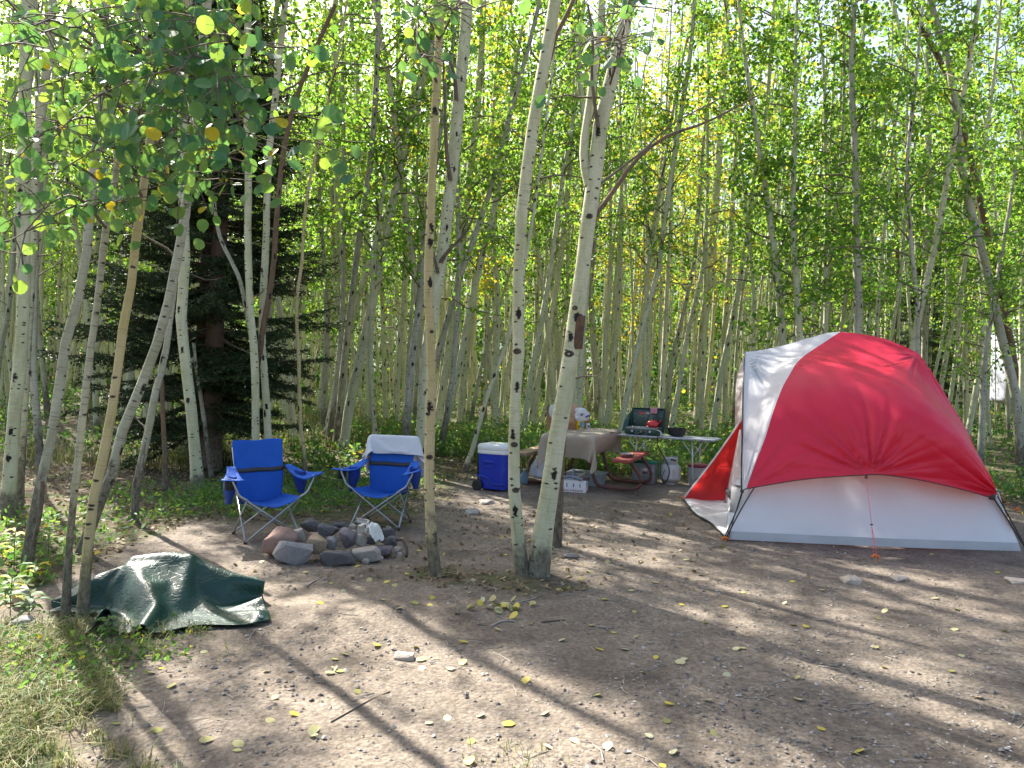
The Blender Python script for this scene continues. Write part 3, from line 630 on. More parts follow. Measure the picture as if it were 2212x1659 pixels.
# ---------------------------------------------------------------- boughs of large near leaves at the top left
def bough(tree, z0, targets, nleaf, tint, sz=.062, nm='crown', spread=.75, label=None):
    """limbs from a stem towards points (px, py, Y), each hung with round leaves"""
    P0 = np.array(tree.location); Vs, Qs, Us = [], [], []; base = 0; cen = []
    dg = bpy.data.objects[tree.name]
    tr = [c for c in tree.children if c.name.startswith('trunk')][0].data
    co = np.array([v.co[:] for v in tr.vertices])
    per = nleaf//len(targets)
    for (px, py, Y, zz) in targets:
        k = np.argmin(np.abs(co[:, 2]-zz)); a = co[np.abs(co[:, 2]-co[k, 2]) < .12].mean(0) if True else co[k]
        b = np.array(at(px, py, Y))-P0
        mid = (a+b)/2+np.array([rng.normal()*.08, rng.normal()*.08, .14])
        B = smooth_path([a, mid, b], 10)
        v, q, u = tube_np(B, np.linspace(.011, .002, 10), 5); Vs.append(v); Qs.append(q+base); Us.append(u); base += len(v)
        d = b-mid; d /= np.linalg.norm(d)
        for tw in range(9):
            t = rng.uniform(.35, 1); p = np.array([np.interp(t, np.linspace(0, 1, 10), B[:, i]) for i in range(3)])
            e = p+rng.normal(size=3)*np.array([.20, .14, .13])+d*.08
            m = (p+e)/2+np.array([0, 0, .02])
            v, q, u = tube_np(smooth_path([p, m, e], 5), np.linspace(.004, .0012, 5), 4); Vs.append(v); Qs.append(q+base); Us.append(u); base += len(v)
            for _ in range(max(1, per//9)):
                s = rng.uniform(.2, 1.1); h = p+(e-p)*s
                c = h+rng.normal(size=3)*np.array([.05, .04, .035])+np.array([0, 0, -.045]); cen.append(c)
                if rng.uniform() < .6:                  # leaf stalk
                    v, q, u = tube_np(np.array([h, (h+c)/2+np.array([0, 0, .012]), c]), np.array([.0012, .001, .0008]), 3); Vs.append(v); Qs.append(q+base); Us.append(u); base += len(v)
    cen = np.array(cen)
    face = np.array([0, -1, .25])+0*cen
    V, Fc = leaf_geo(cen, sz*rng.uniform(.72, 1.15, len(cen)), 12, face, spread, 1.0, .6, .10, .20)
    Fc = np.vstack([Fc[:, [0, 1, 2, 3, 4, 5, 6]], Fc[:, [6, 7, 8, 9, 10, 11, 0]]])
    # fold each leaf along its midrib: fan from the centre line
    o = link(nm, np_mesh(nm, V, [Fc], smooth=False), LEAF_NEAR, tree); o['tint'] = tint
    if label: o['label'] = label
    link('branch', np_mesh('branch', np.vstack(Vs), [np.vstack(Qs)], np.vstack(Us)), TWIG, tree)
T1 = [(10, 100, 3.2, 3.3), (60, 60, 3.4, 3.3), (15, 360, 3.2, 2.8), (150, 40, 3.1, 3.4), (120, 170, 3.0, 3.1), (30, 200, 3.3, 3.0), (60, 300, 3.2, 2.9), (160, 250, 2.9, 3.0), (60, 470, 3.1, 2.5), (20, 520, 3.2, 2.4), (110, 400, 3.0, 2.6), (230, 130, 3.2, 3.3), (200, 330, 3.3, 2.9)]
bough(l1, 3, T1, 440, .03, .060)
T2 = [(300, 60, 3.2, 3.9), (250, 20, 3.0, 3.9), (420, 50, 3.1, 3.9), (500, 100, 3.0, 3.6), (470, 190, 2.9, 3.5), (560, 110, 3.2, 3.6), (380, 160, 2.8, 3.4), (300, 230, 3.0, 3.3), (420, 270, 3.0, 3.3), (520, 260, 3.0, 3.3), (600, 300, 3.1, 3.2), (470, 340, 3.2, 3.1), (350, 340, 3.3, 3.1), (540, 200, 2.9, 3.4), (240, 260, 3.2, 3.1), (330, 120, 2.8, 3.6)]
bough(l2, 3.5, T2, 720, .012, .062)
bough(l2, 3.0, [(420, 400, 3.9, 2.9), (470, 370, 4.0, 2.95), (390, 440, 3.8, 2.7), (250, 450, 3.9, 2.5)], 150, .12, .06, label='cluster of sunlit yellow-green leaves')
bough(t1, 4.0, [(945, 5, 3.6, 4.0), (880, 10, 3.8, 4.1), (905, 40, 3.6, 3.9), (1030, 20, 3.6, 4.0), (910, 125, 3.7, 3.8)], 26, .1, .066)
bough(t4, 4.0, [(1240, 100, 3.7, 4.0), (1330, 70, 3.6, 4.1), (1290, 90, 3.6, 4.0), (1350, 30, 3.6, 4.2), (1270, 130, 3.7, 3.9)], 40, .05, .064)

# ---------------------------------------------------------------- far wood, undergrowth, grass
n = 270000; y = rng.uniform(44, 74, n); x = rng.uniform(-1, 1, n)*y*.92; z = gh(x, np.minimum(y, 60))+rng.beta(1.2, 1.35, n)*23
FWP = np.stack([x, y, z], 1)
clump = np.sin(x*1.1+y*.3)+np.sin(x*.47+2)+np.sin(z*.9+x*.6)
keep = clump > -1.05
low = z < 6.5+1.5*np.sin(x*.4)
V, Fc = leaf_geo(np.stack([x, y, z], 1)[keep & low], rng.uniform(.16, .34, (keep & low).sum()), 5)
stuff('shaded_far_thicket', V, Fc, LEAF_SHADED, 'thicket low between the farthest trunks, shade painted into its green', 'thicket', .04)  # low part of the far wood, darkened by painted shade
n = 60000; y = rng.uniform(27, 44, n); x = rng.uniform(-1, 1, n)*y*.88; f = rng.beta(1, 1.9, n); z = gh(x, y)+f*4.5
k2 = (np.sin(x*.9+y*.5)+np.sin(x*.37-y*.8+1)+.5*np.sin(x*2.3) > .2-.6*(f < .18))
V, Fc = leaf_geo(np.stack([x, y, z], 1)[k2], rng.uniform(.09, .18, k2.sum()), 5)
stuff('shrub_layer', V, Fc, LEAF_SHADED, 'shrubs between the trunks deep in the grove, shade painted into their green', 'shrubs', .05)  # same leaf colours with the shade painted in
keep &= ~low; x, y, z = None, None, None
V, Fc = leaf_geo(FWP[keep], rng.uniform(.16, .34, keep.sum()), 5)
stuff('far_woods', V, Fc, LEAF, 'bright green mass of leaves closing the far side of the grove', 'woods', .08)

def herbs(n, xs, ys, hmax, size, per, mask=None):
    cx = rng.uniform(*xs, n); cy = rng.uniform(*ys, n)
    if mask is not None:
        k = mask(cx, cy); cx, cy = cx[k], cy[k]
    n = len(cx); h = rng.uniform(.25, 1, n)*hmax
    i = np.repeat(np.arange(n), per); m = len(i)
    f = rng.uniform(.1, 1, m)
    P = np.stack([cx[i]+rng.normal(size=m)*.10*(.5+f), cy[i]+rng.normal(size=m)*.10*(.5+f), 0*f], 1)
    P[:, 2] = gh(P[:, 0], P[:, 1])+h[i]*f
    return leaf_geo(P, size*rng.uniform(.6, 1.3, m), 6, np.array([0, 0, .9])+0*P, 1.0, .5, 0, .25, .12)
def wood_mask(x, y): return (forest_mask(x, y) > .75) & (np.sin(x*1.1+2*np.sin(y*.5))+np.sin(y*.9+x*.4) > -.9)
def clear_of(x, y):
    k = np.ones_like(x, bool)
    for a, b, r in SITE: k &= (x-a)**2+(y-b)**2 > (r*.62)**2
    return k
parts = []
for (n_, xs, ys, hm, sz, per) in [(2600, (-16, 20), (12.0, 34), .55, .085, 24), (1100, (-3.5, 7), (11.6, 17), .6, .075, 26), (260, (-6, -2.3), (4.6, 9.5), .22, .055, 16), (420, (-3.8, -.5), (7.6, 11.0), .2, .05, 16), (230, (5.5, 9), (8, 13), .35, .06, 18)]:
    parts.append(herbs(n_, xs, ys, hm, sz, per, lambda x, y: wood_mask(x, y) & clear_of(x, y)))
V = np.vstack([p[0] for p in parts]); Fc = np.arange(len(V)).reshape(-1, 6)
stuff('undergrowth', V, Fc, HERB, 'low leafy green undergrowth covering the floor of the grove', 'undergrowth', .012)

def blades(n, xs, ys, L, mask, lean=.6, wd=.004):
    x = rng.uniform(*xs, n); y = rng.uniform(*ys, n); k = mask(x, y); x, y = x[k], y[k]; n = len(x)
    b = np.stack([x, y, gh(x, y)-.005], 1); az = rng.uniform(0, 2*PI, n); l = L*rng.uniform(.4, 1.2, n)
    d = np.stack([np.cos(az), np.sin(az), 0*az], 1); s = np.stack([-np.sin(az), np.cos(az), 0*az], 1)*wd
    ln = (rng.uniform(.1, 1, n)*lean*l)[:, None]
    m = b+d*ln*.35; m[:, 2] += l*.6; t = b+d*ln*1.1; t[:, 2] += l*(1-.45*rng.uniform(size=n)*lean)
    return np.stack([b-s, b+s, m+s*.8, m-s*.8, t], 1).reshape(-1, 3)
def tuft_mask(x, y): return np.sin(x*5.1+y*2)+np.sin(y*4.3-x*3)+.6*np.sin(x*13+y*11) > .2
g = [blades(26000, (-8, 3), (11.2, 26), .42, lambda x, y: (forest_mask(x, y) > .6) & (np.sin(x*.9)+np.sin(y*.5+x*.4) > -.3) & clear_of(x, y), .9, .006),
     blades(36000, (-4.2, -1.15), (2.4, 4.5), .11, lambda x, y: (x < -1.3-.35*(y-2.6)+.25*np.sin(y*3)+.15*np.sin(x*9+y*14)) & (tuft_mask(x, y) | (np.sin(x*23+y*31)+np.sin(x*17-y*37) > .9)), 1.6, .0022),
     blades(5000, (-1.6, 1.6), (2.4, 4.8), .07, lambda x, y: (np.sin(x*3.1+1)+np.sin(y*2.7+x*2) > 1.45) & tuft_mask(x, y), 1.3, .002)]
V = np.vstack(g)
gi = np.arange(len(V)).reshape(-1, 5); stuff('grass', V, [gi[:, :4], gi[:, [3, 2, 4]]], GRASSM, 'thin green and straw-coloured grass in tufts', 'grass', .35)
# leafy herbs at the lower left corner
pp = []
for (n_, xs, ys, hm, sz, per, mk) in [(210, (-3.6, -1.6), (2.6, 4.15), .14, .031, 26, lambda x, y: (x < -1.95-.4*(y-3)+.3*np.sin(4*y)) & (np.sin(x*4+1)+np.sin(y*5+x*2) > -.2)), (20, (-2.3, -1.75), (3.95, 4.2), .11, .03, 20, lambda x, y: x < 5)]:
    pp.append(herbs(n_, xs, ys, hm, sz, per, mk))
V = np.vstack([p[0] for p in pp])
stuff('ground_cover', V, np.arange(len(V)).reshape(-1, 6), HERB, 'small bright green herbs in the grass of the near left corner', 'ground cover', .03)

# separate tall herbs with long lance leaves
def herb_plant(label, px, py, h, nl, wid=.022, ln=.13, tint=.0, lean=0):
    b = gnd(px, py); b.z = gz(b.x, b.y); root = empty('leafy_plant', label, 'plant', b)
    q = MB(); q.tube([(0, 0, -.01), (lean*.5, 0, h*.55), (lean, .01, h)], .0035, 5, 6); q.build('stem', pm('herb_stem', (.12, .2, .05), (.2, .22, .07), 20, .6), root)
    V = []; Fc = []; rr = random.Random(int(px*7+py))
    for k in range(nl):
        f = .3+.7*k/nl; az = k*2.4+rr.uniform(-.3, .3); d = Vector((math.cos(az), math.sin(az), 0)); s = Vector((-d.y, d.x, 0)); l = ln*rr.uniform(.7, 1.15); o = Vector((lean*f, 0, h*f)); b0 = len(V)
        for t, ww, up in ((0, .15, 0), (.3, .9, .12), (.6, .8, .12), (.85, .4, .02), (1, .02, -.1)):
            c = o+d*l*t+Vector((0, 0, l*up)); V += [c-s*wid*ww*.9, c+Vector((0, 0, -.15*wid*ww)), c+s*wid*ww*.9]
        for r_ in range(4):
            for c_ in range(2): Fc.append((b0+r_*3+c_, b0+r_*3+c_+1, b0+r_*3+c_+4, b0+r_*3+c_+3))
    o = link('leaves', np_mesh('leaves', np.array([v[:] for v in V]), [np.array(Fc)]), HERB, root); o['tint'] = tint
herb_plant('upright lance-leaved plant between the tarp and the dark leaning stem', 104, 1215, .26, 14)
herb_plant('yellowing lance-leaved plant at the left edge above the tarp', 30, 1230, .30, 16, tint=.5)
herb_plant('bushy lance-leaved plant left of the grey stone block', 22, 1330, .24, 18, tint=.2)
herb_plant('low spreading plant with pale leaves just left of the tarp corner', 62, 1345, .18, 14)
herb_plant('leafy plant with orange-tinged leaves behind the tarp', 80, 1262, .14, 14, tint=.6)
herb_plant('small leafy plant in front of the tarp, right of the tan stem', 232, 1392, .15, 14, .02, .07)
herb_plant('small seedling rooted beside the dead brown stem', 1188, 1195, .07, 7, .03, .06)
# ---------------------------------------------------------------- dome tent
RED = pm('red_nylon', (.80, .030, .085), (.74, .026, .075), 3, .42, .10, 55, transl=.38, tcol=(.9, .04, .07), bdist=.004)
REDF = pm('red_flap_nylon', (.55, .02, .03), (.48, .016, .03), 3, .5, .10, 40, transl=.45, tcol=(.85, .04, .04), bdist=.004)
WHT = pm('white_nylon', (.82, .82, .84), (.78, .78, .80), 3, .42, .10, 45, transl=.34, tcol=(.8, .78, .76), bdist=.004)
TUB = pm('grey_floor_fabric', (.50, .50, .51), (.43, .43, .44), 4, .55, .2, 40)
BLK = pm('black_binding', (.02, .02, .022), (.035, .035, .04), 30, .5)
POLE = pm('black_pole', (.02, .02, .02), (.03, .03, .03), 30, .3)
PINK = pm('pink_cord', (.85, .12, .16), (.7, .1, .14), 60, .6)
ORNG = pm('orange_plastic', (.9, .22, .03), (.8, .17, .02), 30, .4)

tent = empty('dome_tent', 'red and white dome tent with open door flap on the right of the clearing', 'tent', gnd(1900, 1188))
TL = tent.location.copy()
def A3(px, py, Y): return np.array(at(px, py, Y)-TL)
def coons(b, t, l, r):
    """b,t (n,3) along u; l,r (m,3) along v"""
    n, m = len(b), len(l); u = np.linspace(0, 1, n)[None, :, None]; v = np.linspace(0, 1, m)[:, None, None]
    B, T, L_, R_ = b[None], t[None], l[:, None], r[:, None]
    return (1-v)*B+v*T+(1-u)*L_+u*R_-((1-u)*(1-v)*b[0]+u*(1-v)*b[-1]+(1-u)*v*t[0]+u*v*t[-1])
def grid_np(G):
    m, n = G.shape[:2]; i = np.arange(m-1)[:, None]*n+np.arange(n-1)[None, :]
    return G.reshape(-1, 3), np.stack([i, i+1, i+n+1, i+n], -1).reshape(-1, 4)
hemY = 7.42
H = [(1603, 1060, 7.52), (1612, 1056, 7.50), (1724, 1037, 7.42), (1800, 1030, 7.34), (1867, 1026, 7.26), (1897, 1025, 7.26), (1960, 1032, 7.28), (2035, 1047, 7.30), (2100, 1063, 7.30), (2139, 1074, 7.31), (2152, 1067, 7.36)]
RG = [(1610, 760, 8.75), (1640, 757, 8.85), (1690, 747, 8.95), (1740, 732, 9.0), (1790, 719, 9.0), (1815, 717, 9.0), (1850, 720, 8.98), (1890, 727, 8.92), (1925, 737, 8.85), (1960, 752, 8.75), (1985, 766, 8.65), (2012, 805, 8.45), (2040, 850, 8.25), (2066, 892, 8.05), (2090, 932, 7.85), (2120, 1000, 7.6), (2138, 1038, 7.45), (2152, 1067, 7.36)]
SEAM = [(1612, 1056, 7.50), (1632, 1000, 7.55), (1653, 945, 7.62), (1669, 893, 7.72), (1688, 842, 7.90), (1704, 812, 8.08), (1722, 783, 8.32), (1745, 763, 8.58), (1775, 743, 8.80), (1815, 717, 9.0)]
LEFT = [(1603, 1060, 7.52), (1603, 1000, 7.66), (1605, 930, 7.85), (1606, 860, 8.12), (1608, 800, 8.45), (1610, 760, 8.75)]
def c3(L_, n): return smooth_path([A3(*p) for p in L_], n)
NU, NV = 150, 110
hem_red = c3(H[1:], NU); rid_red = c3(RG[5:], NU); seam = c3(SEAM, NV)
G = coons(hem_red, rid_red, seam, np.repeat(hem_red[-1:], NV, 0))
u = np.linspace(0, 1, NU)[None, :]; v = np.linspace(0, 1, NV)[:, None]
bul = np.sin(PI*v)*(1-(1-u)**3)*(1-u**4)
G[..., 1] -= .42*bul*np.sin(PI*v*.9)
G[..., 2] += .05*bul
# creases pulled out from the guy point and both hem corners
def creases(G, a, k, amp, reach, ph):
    d = G-a; r = np.sqrt(d[..., 0]**2+d[..., 2]**2); th = np.arctan2(d[..., 2], d[..., 0])
    w = 1.3*(1-2*np.abs(np.sin(th*k*.5+ph+.9*np.sin(th*5)))**.7)+.6*(1-2*np.abs(np.sin(th*k*1.2+2*ph))**.7)
    G[..., 1] += amp*w*np.clip(r/.12, 0, 1)*np.exp(-(r/reach)**2)*np.minimum(1, .35/(r+.12))
edge = np.minimum(1, v*14)*np.minimum(1, u*14+.05)
G0 = G.copy()
creases(G, A3(1880, 1026, 7.26), 15, .030, .85, .4)
creases(G, A3(1612, 1056, 7.5), 21, .020, .7, 1.2)
creases(G, A3(2150, 1066, 7.36), 13, .016, .8, 2.0)
creases(G, A3(1985, 768, 8.6), 13, .016, .6, .7)
G[..., 1] += .006*np.sin(G[..., 0]*23+4*np.sin(G[..., 2]*5))*np.sin(G[..., 2]*17)
G = G0+(G-G0)*edge[..., None]
V, Q = grid_np(G); link('red_fly', np_mesh('red_fly', V, [Q]), RED, tent)
# white brow panel beside it
n2 = 36
hem_w = c3(H[:2], n2); rid_w = c3(RG[:6], n2); lef = c3(LEFT, NV)
G = coons(hem_w, rid_w, lef, seam)
u = np.linspace(0, 1, n2)[None, :]; v = np.linspace(0, 1, NV)[:, None]
G[..., 1] -= .03*np.sin(PI*u)*np.sin(PI*v); G0 = G.copy()
creases(G, A3(1610, 762, 8.75), 17, .02, .9, .3); creases(G, A3(1606, 1058, 7.5), 25, .012, .8, .9)
G = G0+(G-G0)*(np.minimum(1, u*8)*np.minimum(1, (1-u)*8)*np.minimum(1, (1-v)*8))[..., None]
V, Q = grid_np(G); link('white_brow', np_mesh('white_brow', V, [Q]), WHT, tent)
# far half of the fly, from the ridge down to the back hem
FL, FR = gnd(1570, 1165), gnd(2206, 1191); BL, BRc = gnd(1563, 1082), None
BL = Vector((2.86, 10.0, 0)); BRc = FR+(BL-FL)
back = [np.array(v-TL) for v in (BL+Vector((.12, .05, .5)), BL.lerp(BRc, .35)+Vector((0, .2, .62)), BL.lerp(BRc, .7)+Vector((0, .2, .6)), BRc+Vector((.0, -.05, .5)), BRc.lerp(FR, .5)+Vector((.06, 0, .60)))]+[hem_red[-1]]
nb_ = 70
rid = c3(RG, nb_); bh = smooth_path(back, nb_)
tl = smooth_path([rid[0], rid[0]*.5+bh[0]*.5+np.array([.02, .25, .32]), bh[0]], 30)
G = coons(bh, rid, tl[::-1], np.repeat(hem_red[-1:], 30, 0))
u = np.linspace(0, 1, nb_)[None, :]; v = np.linspace(0, 1, 30)[:, None]
bb = np.sin(PI*v)*np.sin(PI*np.clip(u*1.05, 0, 1)); G[..., 1] += .40*bb; G[..., 2] += .16*bb
V, Q = grid_np(G)
wi = (np.tile(np.arange(nb_-1), 29) > nb_*.36).astype(int)
me = np_mesh('rear_fly', V, [Q], matidx=wi); link('rear_fly', me, [WHT, RED], tent)
# wall below the fly and the darker floor strip
def wall_pt(a, b, t, z, top=.95, inset=.30):
    p = a.lerp(b, t); nrm = Vector((-(b-a).y, (b-a).x, 0)).normalized(); f = z/top
    sag = .035*math.sin(PI*t)*math.sin(PI*min(1, f*1.2)) if top > .5 else 0
    return p+nrm*(inset*f**1.4*1.0+sag)+Vector((0, 0, z))
def ring(nz0, nz1, k, out=0):
    rows = []
    for j in range(k):
        z = nz0+(nz1-nz0)*j/(k-1); row = []
        for (a, b) in ((FL, FR), (FR, BRc), (BRc, BL), (BL, FL)):
            for i in range(40):
                t = i/40; front = a is FL and b is FR; zz = z*((.52+.36*math.sin(PI*t)**.8) if front else .52+.06*math.sin(PI*t))/1.02 if nz1 > .5 else z
                p = wall_pt(a, b, t, max(zz, 0), .95, .30 if front else .42)
                # gather the corners inward as height grows, keep the ring closed
                c = (FL+FR+BRc+BL)/4; e = abs(t-.5)*2
                p = p+(Vector((c.x, c.y, 0))-Vector((p.x, p.y, 0))).normalized()*(.16*(zz/.95)*e**6)
                s = .012*math.sin(t*31+zz*6)*math.sin(PI*t)*min(1, zz*5)
                p = p+Vector((0, s*1.2-out*math.sin(PI*t)*(1 if (a, b) == (FL, FR) else 0), 0))
                row.append(p-TL)
        rows.append(row)
    V = [p for r in rows for p in r]; n = 160
    return V, [(j*n+i, j*n+(i+1) % n, (j+1)*n+(i+1) % n, (j+1)*n+i) for j in range(k-1) for i in range(n)]
q = MB(); q.raw(*ring(.075, 1.02, 16)); q.build('wall', pm('white_wall_nylon', (.84, .84, .86), (.80, .80, .82), 3, .5, .10, 45, transl=.12, bdist=.004), tent)
q = MB(); q.raw(*ring(.0, .079, 4, .045)); q.build('floor_tub', TUB, tent)
# black edge bindings
def line(name, pts, r, m, n=40, parent=tent, sides=6):
    q = MB(); q.tube(pts, r, sides, n); return q.build(name, m, parent)
line('binding', [tuple(p+np.array([0, -.004, 0])) for p in c3(H, 60)], .005, BLK, 90)
line('binding', [tuple(p+np.array([-.006, 0, 0])) for p in c3(LEFT, 30)], .008, BLK, 40)
line('stitched_seam', [A3(1726, 788, 8.24), A3(1790, 797, 8.16), A3(1880, 795, 8.12), A3(1950, 783, 8.28), A3(1982, 770, 8.55)], .003, pm('dark_red_thread', (.2, .01, .02)), 30)
# poles with the fly corners hooked on
def pole(pts, r=.0075): line('pole', pts, r, POLE, 16)
pole([A3(1605, 1060, 7.52), A3(1588, 1110, 7.5), tuple(FL+Vector((-.03, -.02, .02))-TL)]); pole([A3(1630, 1052, 7.58), A3(1600, 1102, 7.55), tuple(FL+Vector((-.005, .0, .02))-TL)])
pole([A3(2146, 1076, 7.38), A3(2175, 1120, 7.40), tuple(FR+Vector((.06, .02, .02))-TL)]); pole([A3(2155, 1072, 7.42), A3(2190, 1135, 7.44), tuple(FR+Vector((.085, .05, .02))-TL)])
line('strap', [A3(1603, 1060, 7.5), A3(1585, 1120, 7.5), A3(1573, 1166, 7.5)], .004, BLK, 10)
q = MB(); q.box(A3(2143, 1074, 7.31), (.05, .03, .05), 0, .006); q.build('corner_clip', BLK, tent)
q = MB(); q.box(A3(1603, 1061, 7.50), (.03, .03, .03), 0, .004); q.build('corner_clip', BLK, tent)
q = MB(); q.box(A3(1871, 1030, 7.25), (.022, .02, .04), 0, .004); q.build('guy_loop', BLK, tent)
gs = np.array(gnd(1891, 1207, .02)-TL); gt = A3(1871, 1030, 7.24)
line('guy_line', [gt, gt*.4+gs*.6+np.array([.0, 0, 0])], .0026, PINK, 3); mid_ = gt*.4+gs*.6
line('guy_line', [mid_, gs+np.array([-.014, 0, .02])], .0026, PINK, 3); line('guy_line', [mid_, gs+np.array([.014, 0, .02])], .0026, PINK, 3)
q = MB(); q.box(mid_, (.03, .008, .012), .2, .003); q.build('line_tensioner', BLK, tent)
line('guy_line', [A3(2153, 1066, 7.36), np.array(gnd(2197, 1103, .03)-TL)], .004, pm('red_cord', (.7, .07, .05)), 3)
def stake(p, a=0):
    q = MB(); q.tube([p+np.array([.03, .02, -.05]), p+np.array([0, 0, .03])], .006, 6)
    q.tube([p+np.array([-.035*math.cos(a), 0, .015]), p+np.array([0, 0, .036]), p+np.array([.04*math.cos(a), .01, .012])], .009, 6, 8); q.build('stake', ORNG, tent)
stake(gs); stake(np.array(gnd(2198, 1104)-TL)); stake(np.array(gnd(1566, 1168)-TL)); stake(np.array(gnd(1473, 1079)-TL))
# door panel pulled out to a stake, and the floor cloth in front of it
S = np.array(gnd(1476, 1078, .02)-TL); Bl = np.array(gnd(1564, 1083, .02)-TL); Tp = A3(1607, 900, 9.7); Rm = A3(1590, 1010, 9.95)
top_e = smooth_path([S, S*.5+Tp*.5+np.array([0, .02, -.035]), Tp], 30); rgt = smooth_path([Bl, Rm, Tp], 30)
G = top_e[:, None]*(1-np.linspace(0, 1, 20)[None, :, None])+rgt[:, None]*np.linspace(0, 1, 20)[None, :, None]
G[..., 1] += .05*np.sin(np.linspace(0, PI, 20))[None, :]*np.sin(np.linspace(0, PI, 30))[:, None]+.008*np.sin(np.linspace(0, 14, 30))[:, None]
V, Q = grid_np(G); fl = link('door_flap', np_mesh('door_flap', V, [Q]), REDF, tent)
q = MB(); q.tube([tuple(p+np.array([-.004, -.01, .004])) for p in top_e], .011, 6); q.build('flap_edge', WHT, fl)
q = MB(); q.tube([A3(1494, 1071, 9.93), A3(1545, 1069, 9.91), A3(1573, 1052, 9.90), A3(1588, 1010, 9.85)], .007, 6, 24); q.build('zip', BLK, fl)
line('flap_seam', [A3(1556, 1008, 9.83), A3(1607, 1008, 9.72)], .004, BLK, 4)
cl = [gnd(1476, 1080), gnd(1500, 1112), gnd(1533, 1132), gnd(1552, 1150), gnd(1567, 1166), gnd(1595, 1150), gnd(1600, 1110), gnd(1566, 1083)]
q = MB(); cpt = sum(cl, Vector())/8
q.grid(lambda u, v: (smooth_path([tuple(p) for p in cl[:5]], 24)[int(round(u*23))]*(1-v)+np.array(Vector(cl[7]).lerp(Vector(cl[5]), u))*v)-np.array(TL)+np.array([0, 0, .022+.012*math.sin(u*21+v*4)*math.sin(PI*u)+.01*math.sin(v*9)]), 24, 12)
q.build('door_cloth', WHT, tent, thick=.003)
line('binding', [tuple(p-np.array(TL)+np.array([0, 0, .022])) for p in smooth_path([tuple(p) for p in cl[:5]], 24)], .009, BLK, 40)
# inner door wall: window strip and rolled strap
q = MB(); q.grid(lambda u, v: tuple(A3(1567+u*34+(1-u)*30*v, 1078-150*v+60*u*(1-v), 9.85-2.1*u)), 8, 12); q.build('inner_wall', WHT, tent)
q = MB(); q.tube([A3(1572, 1062, 9.3), A3(1590, 1090, 8.7), A3(1600, 1100, 8.4)], .03, 8, 8); q.build('rolled_strap', pm('dark_mesh', (.05, .05, .055), (.1, .1, .1), 60, .7), tent)
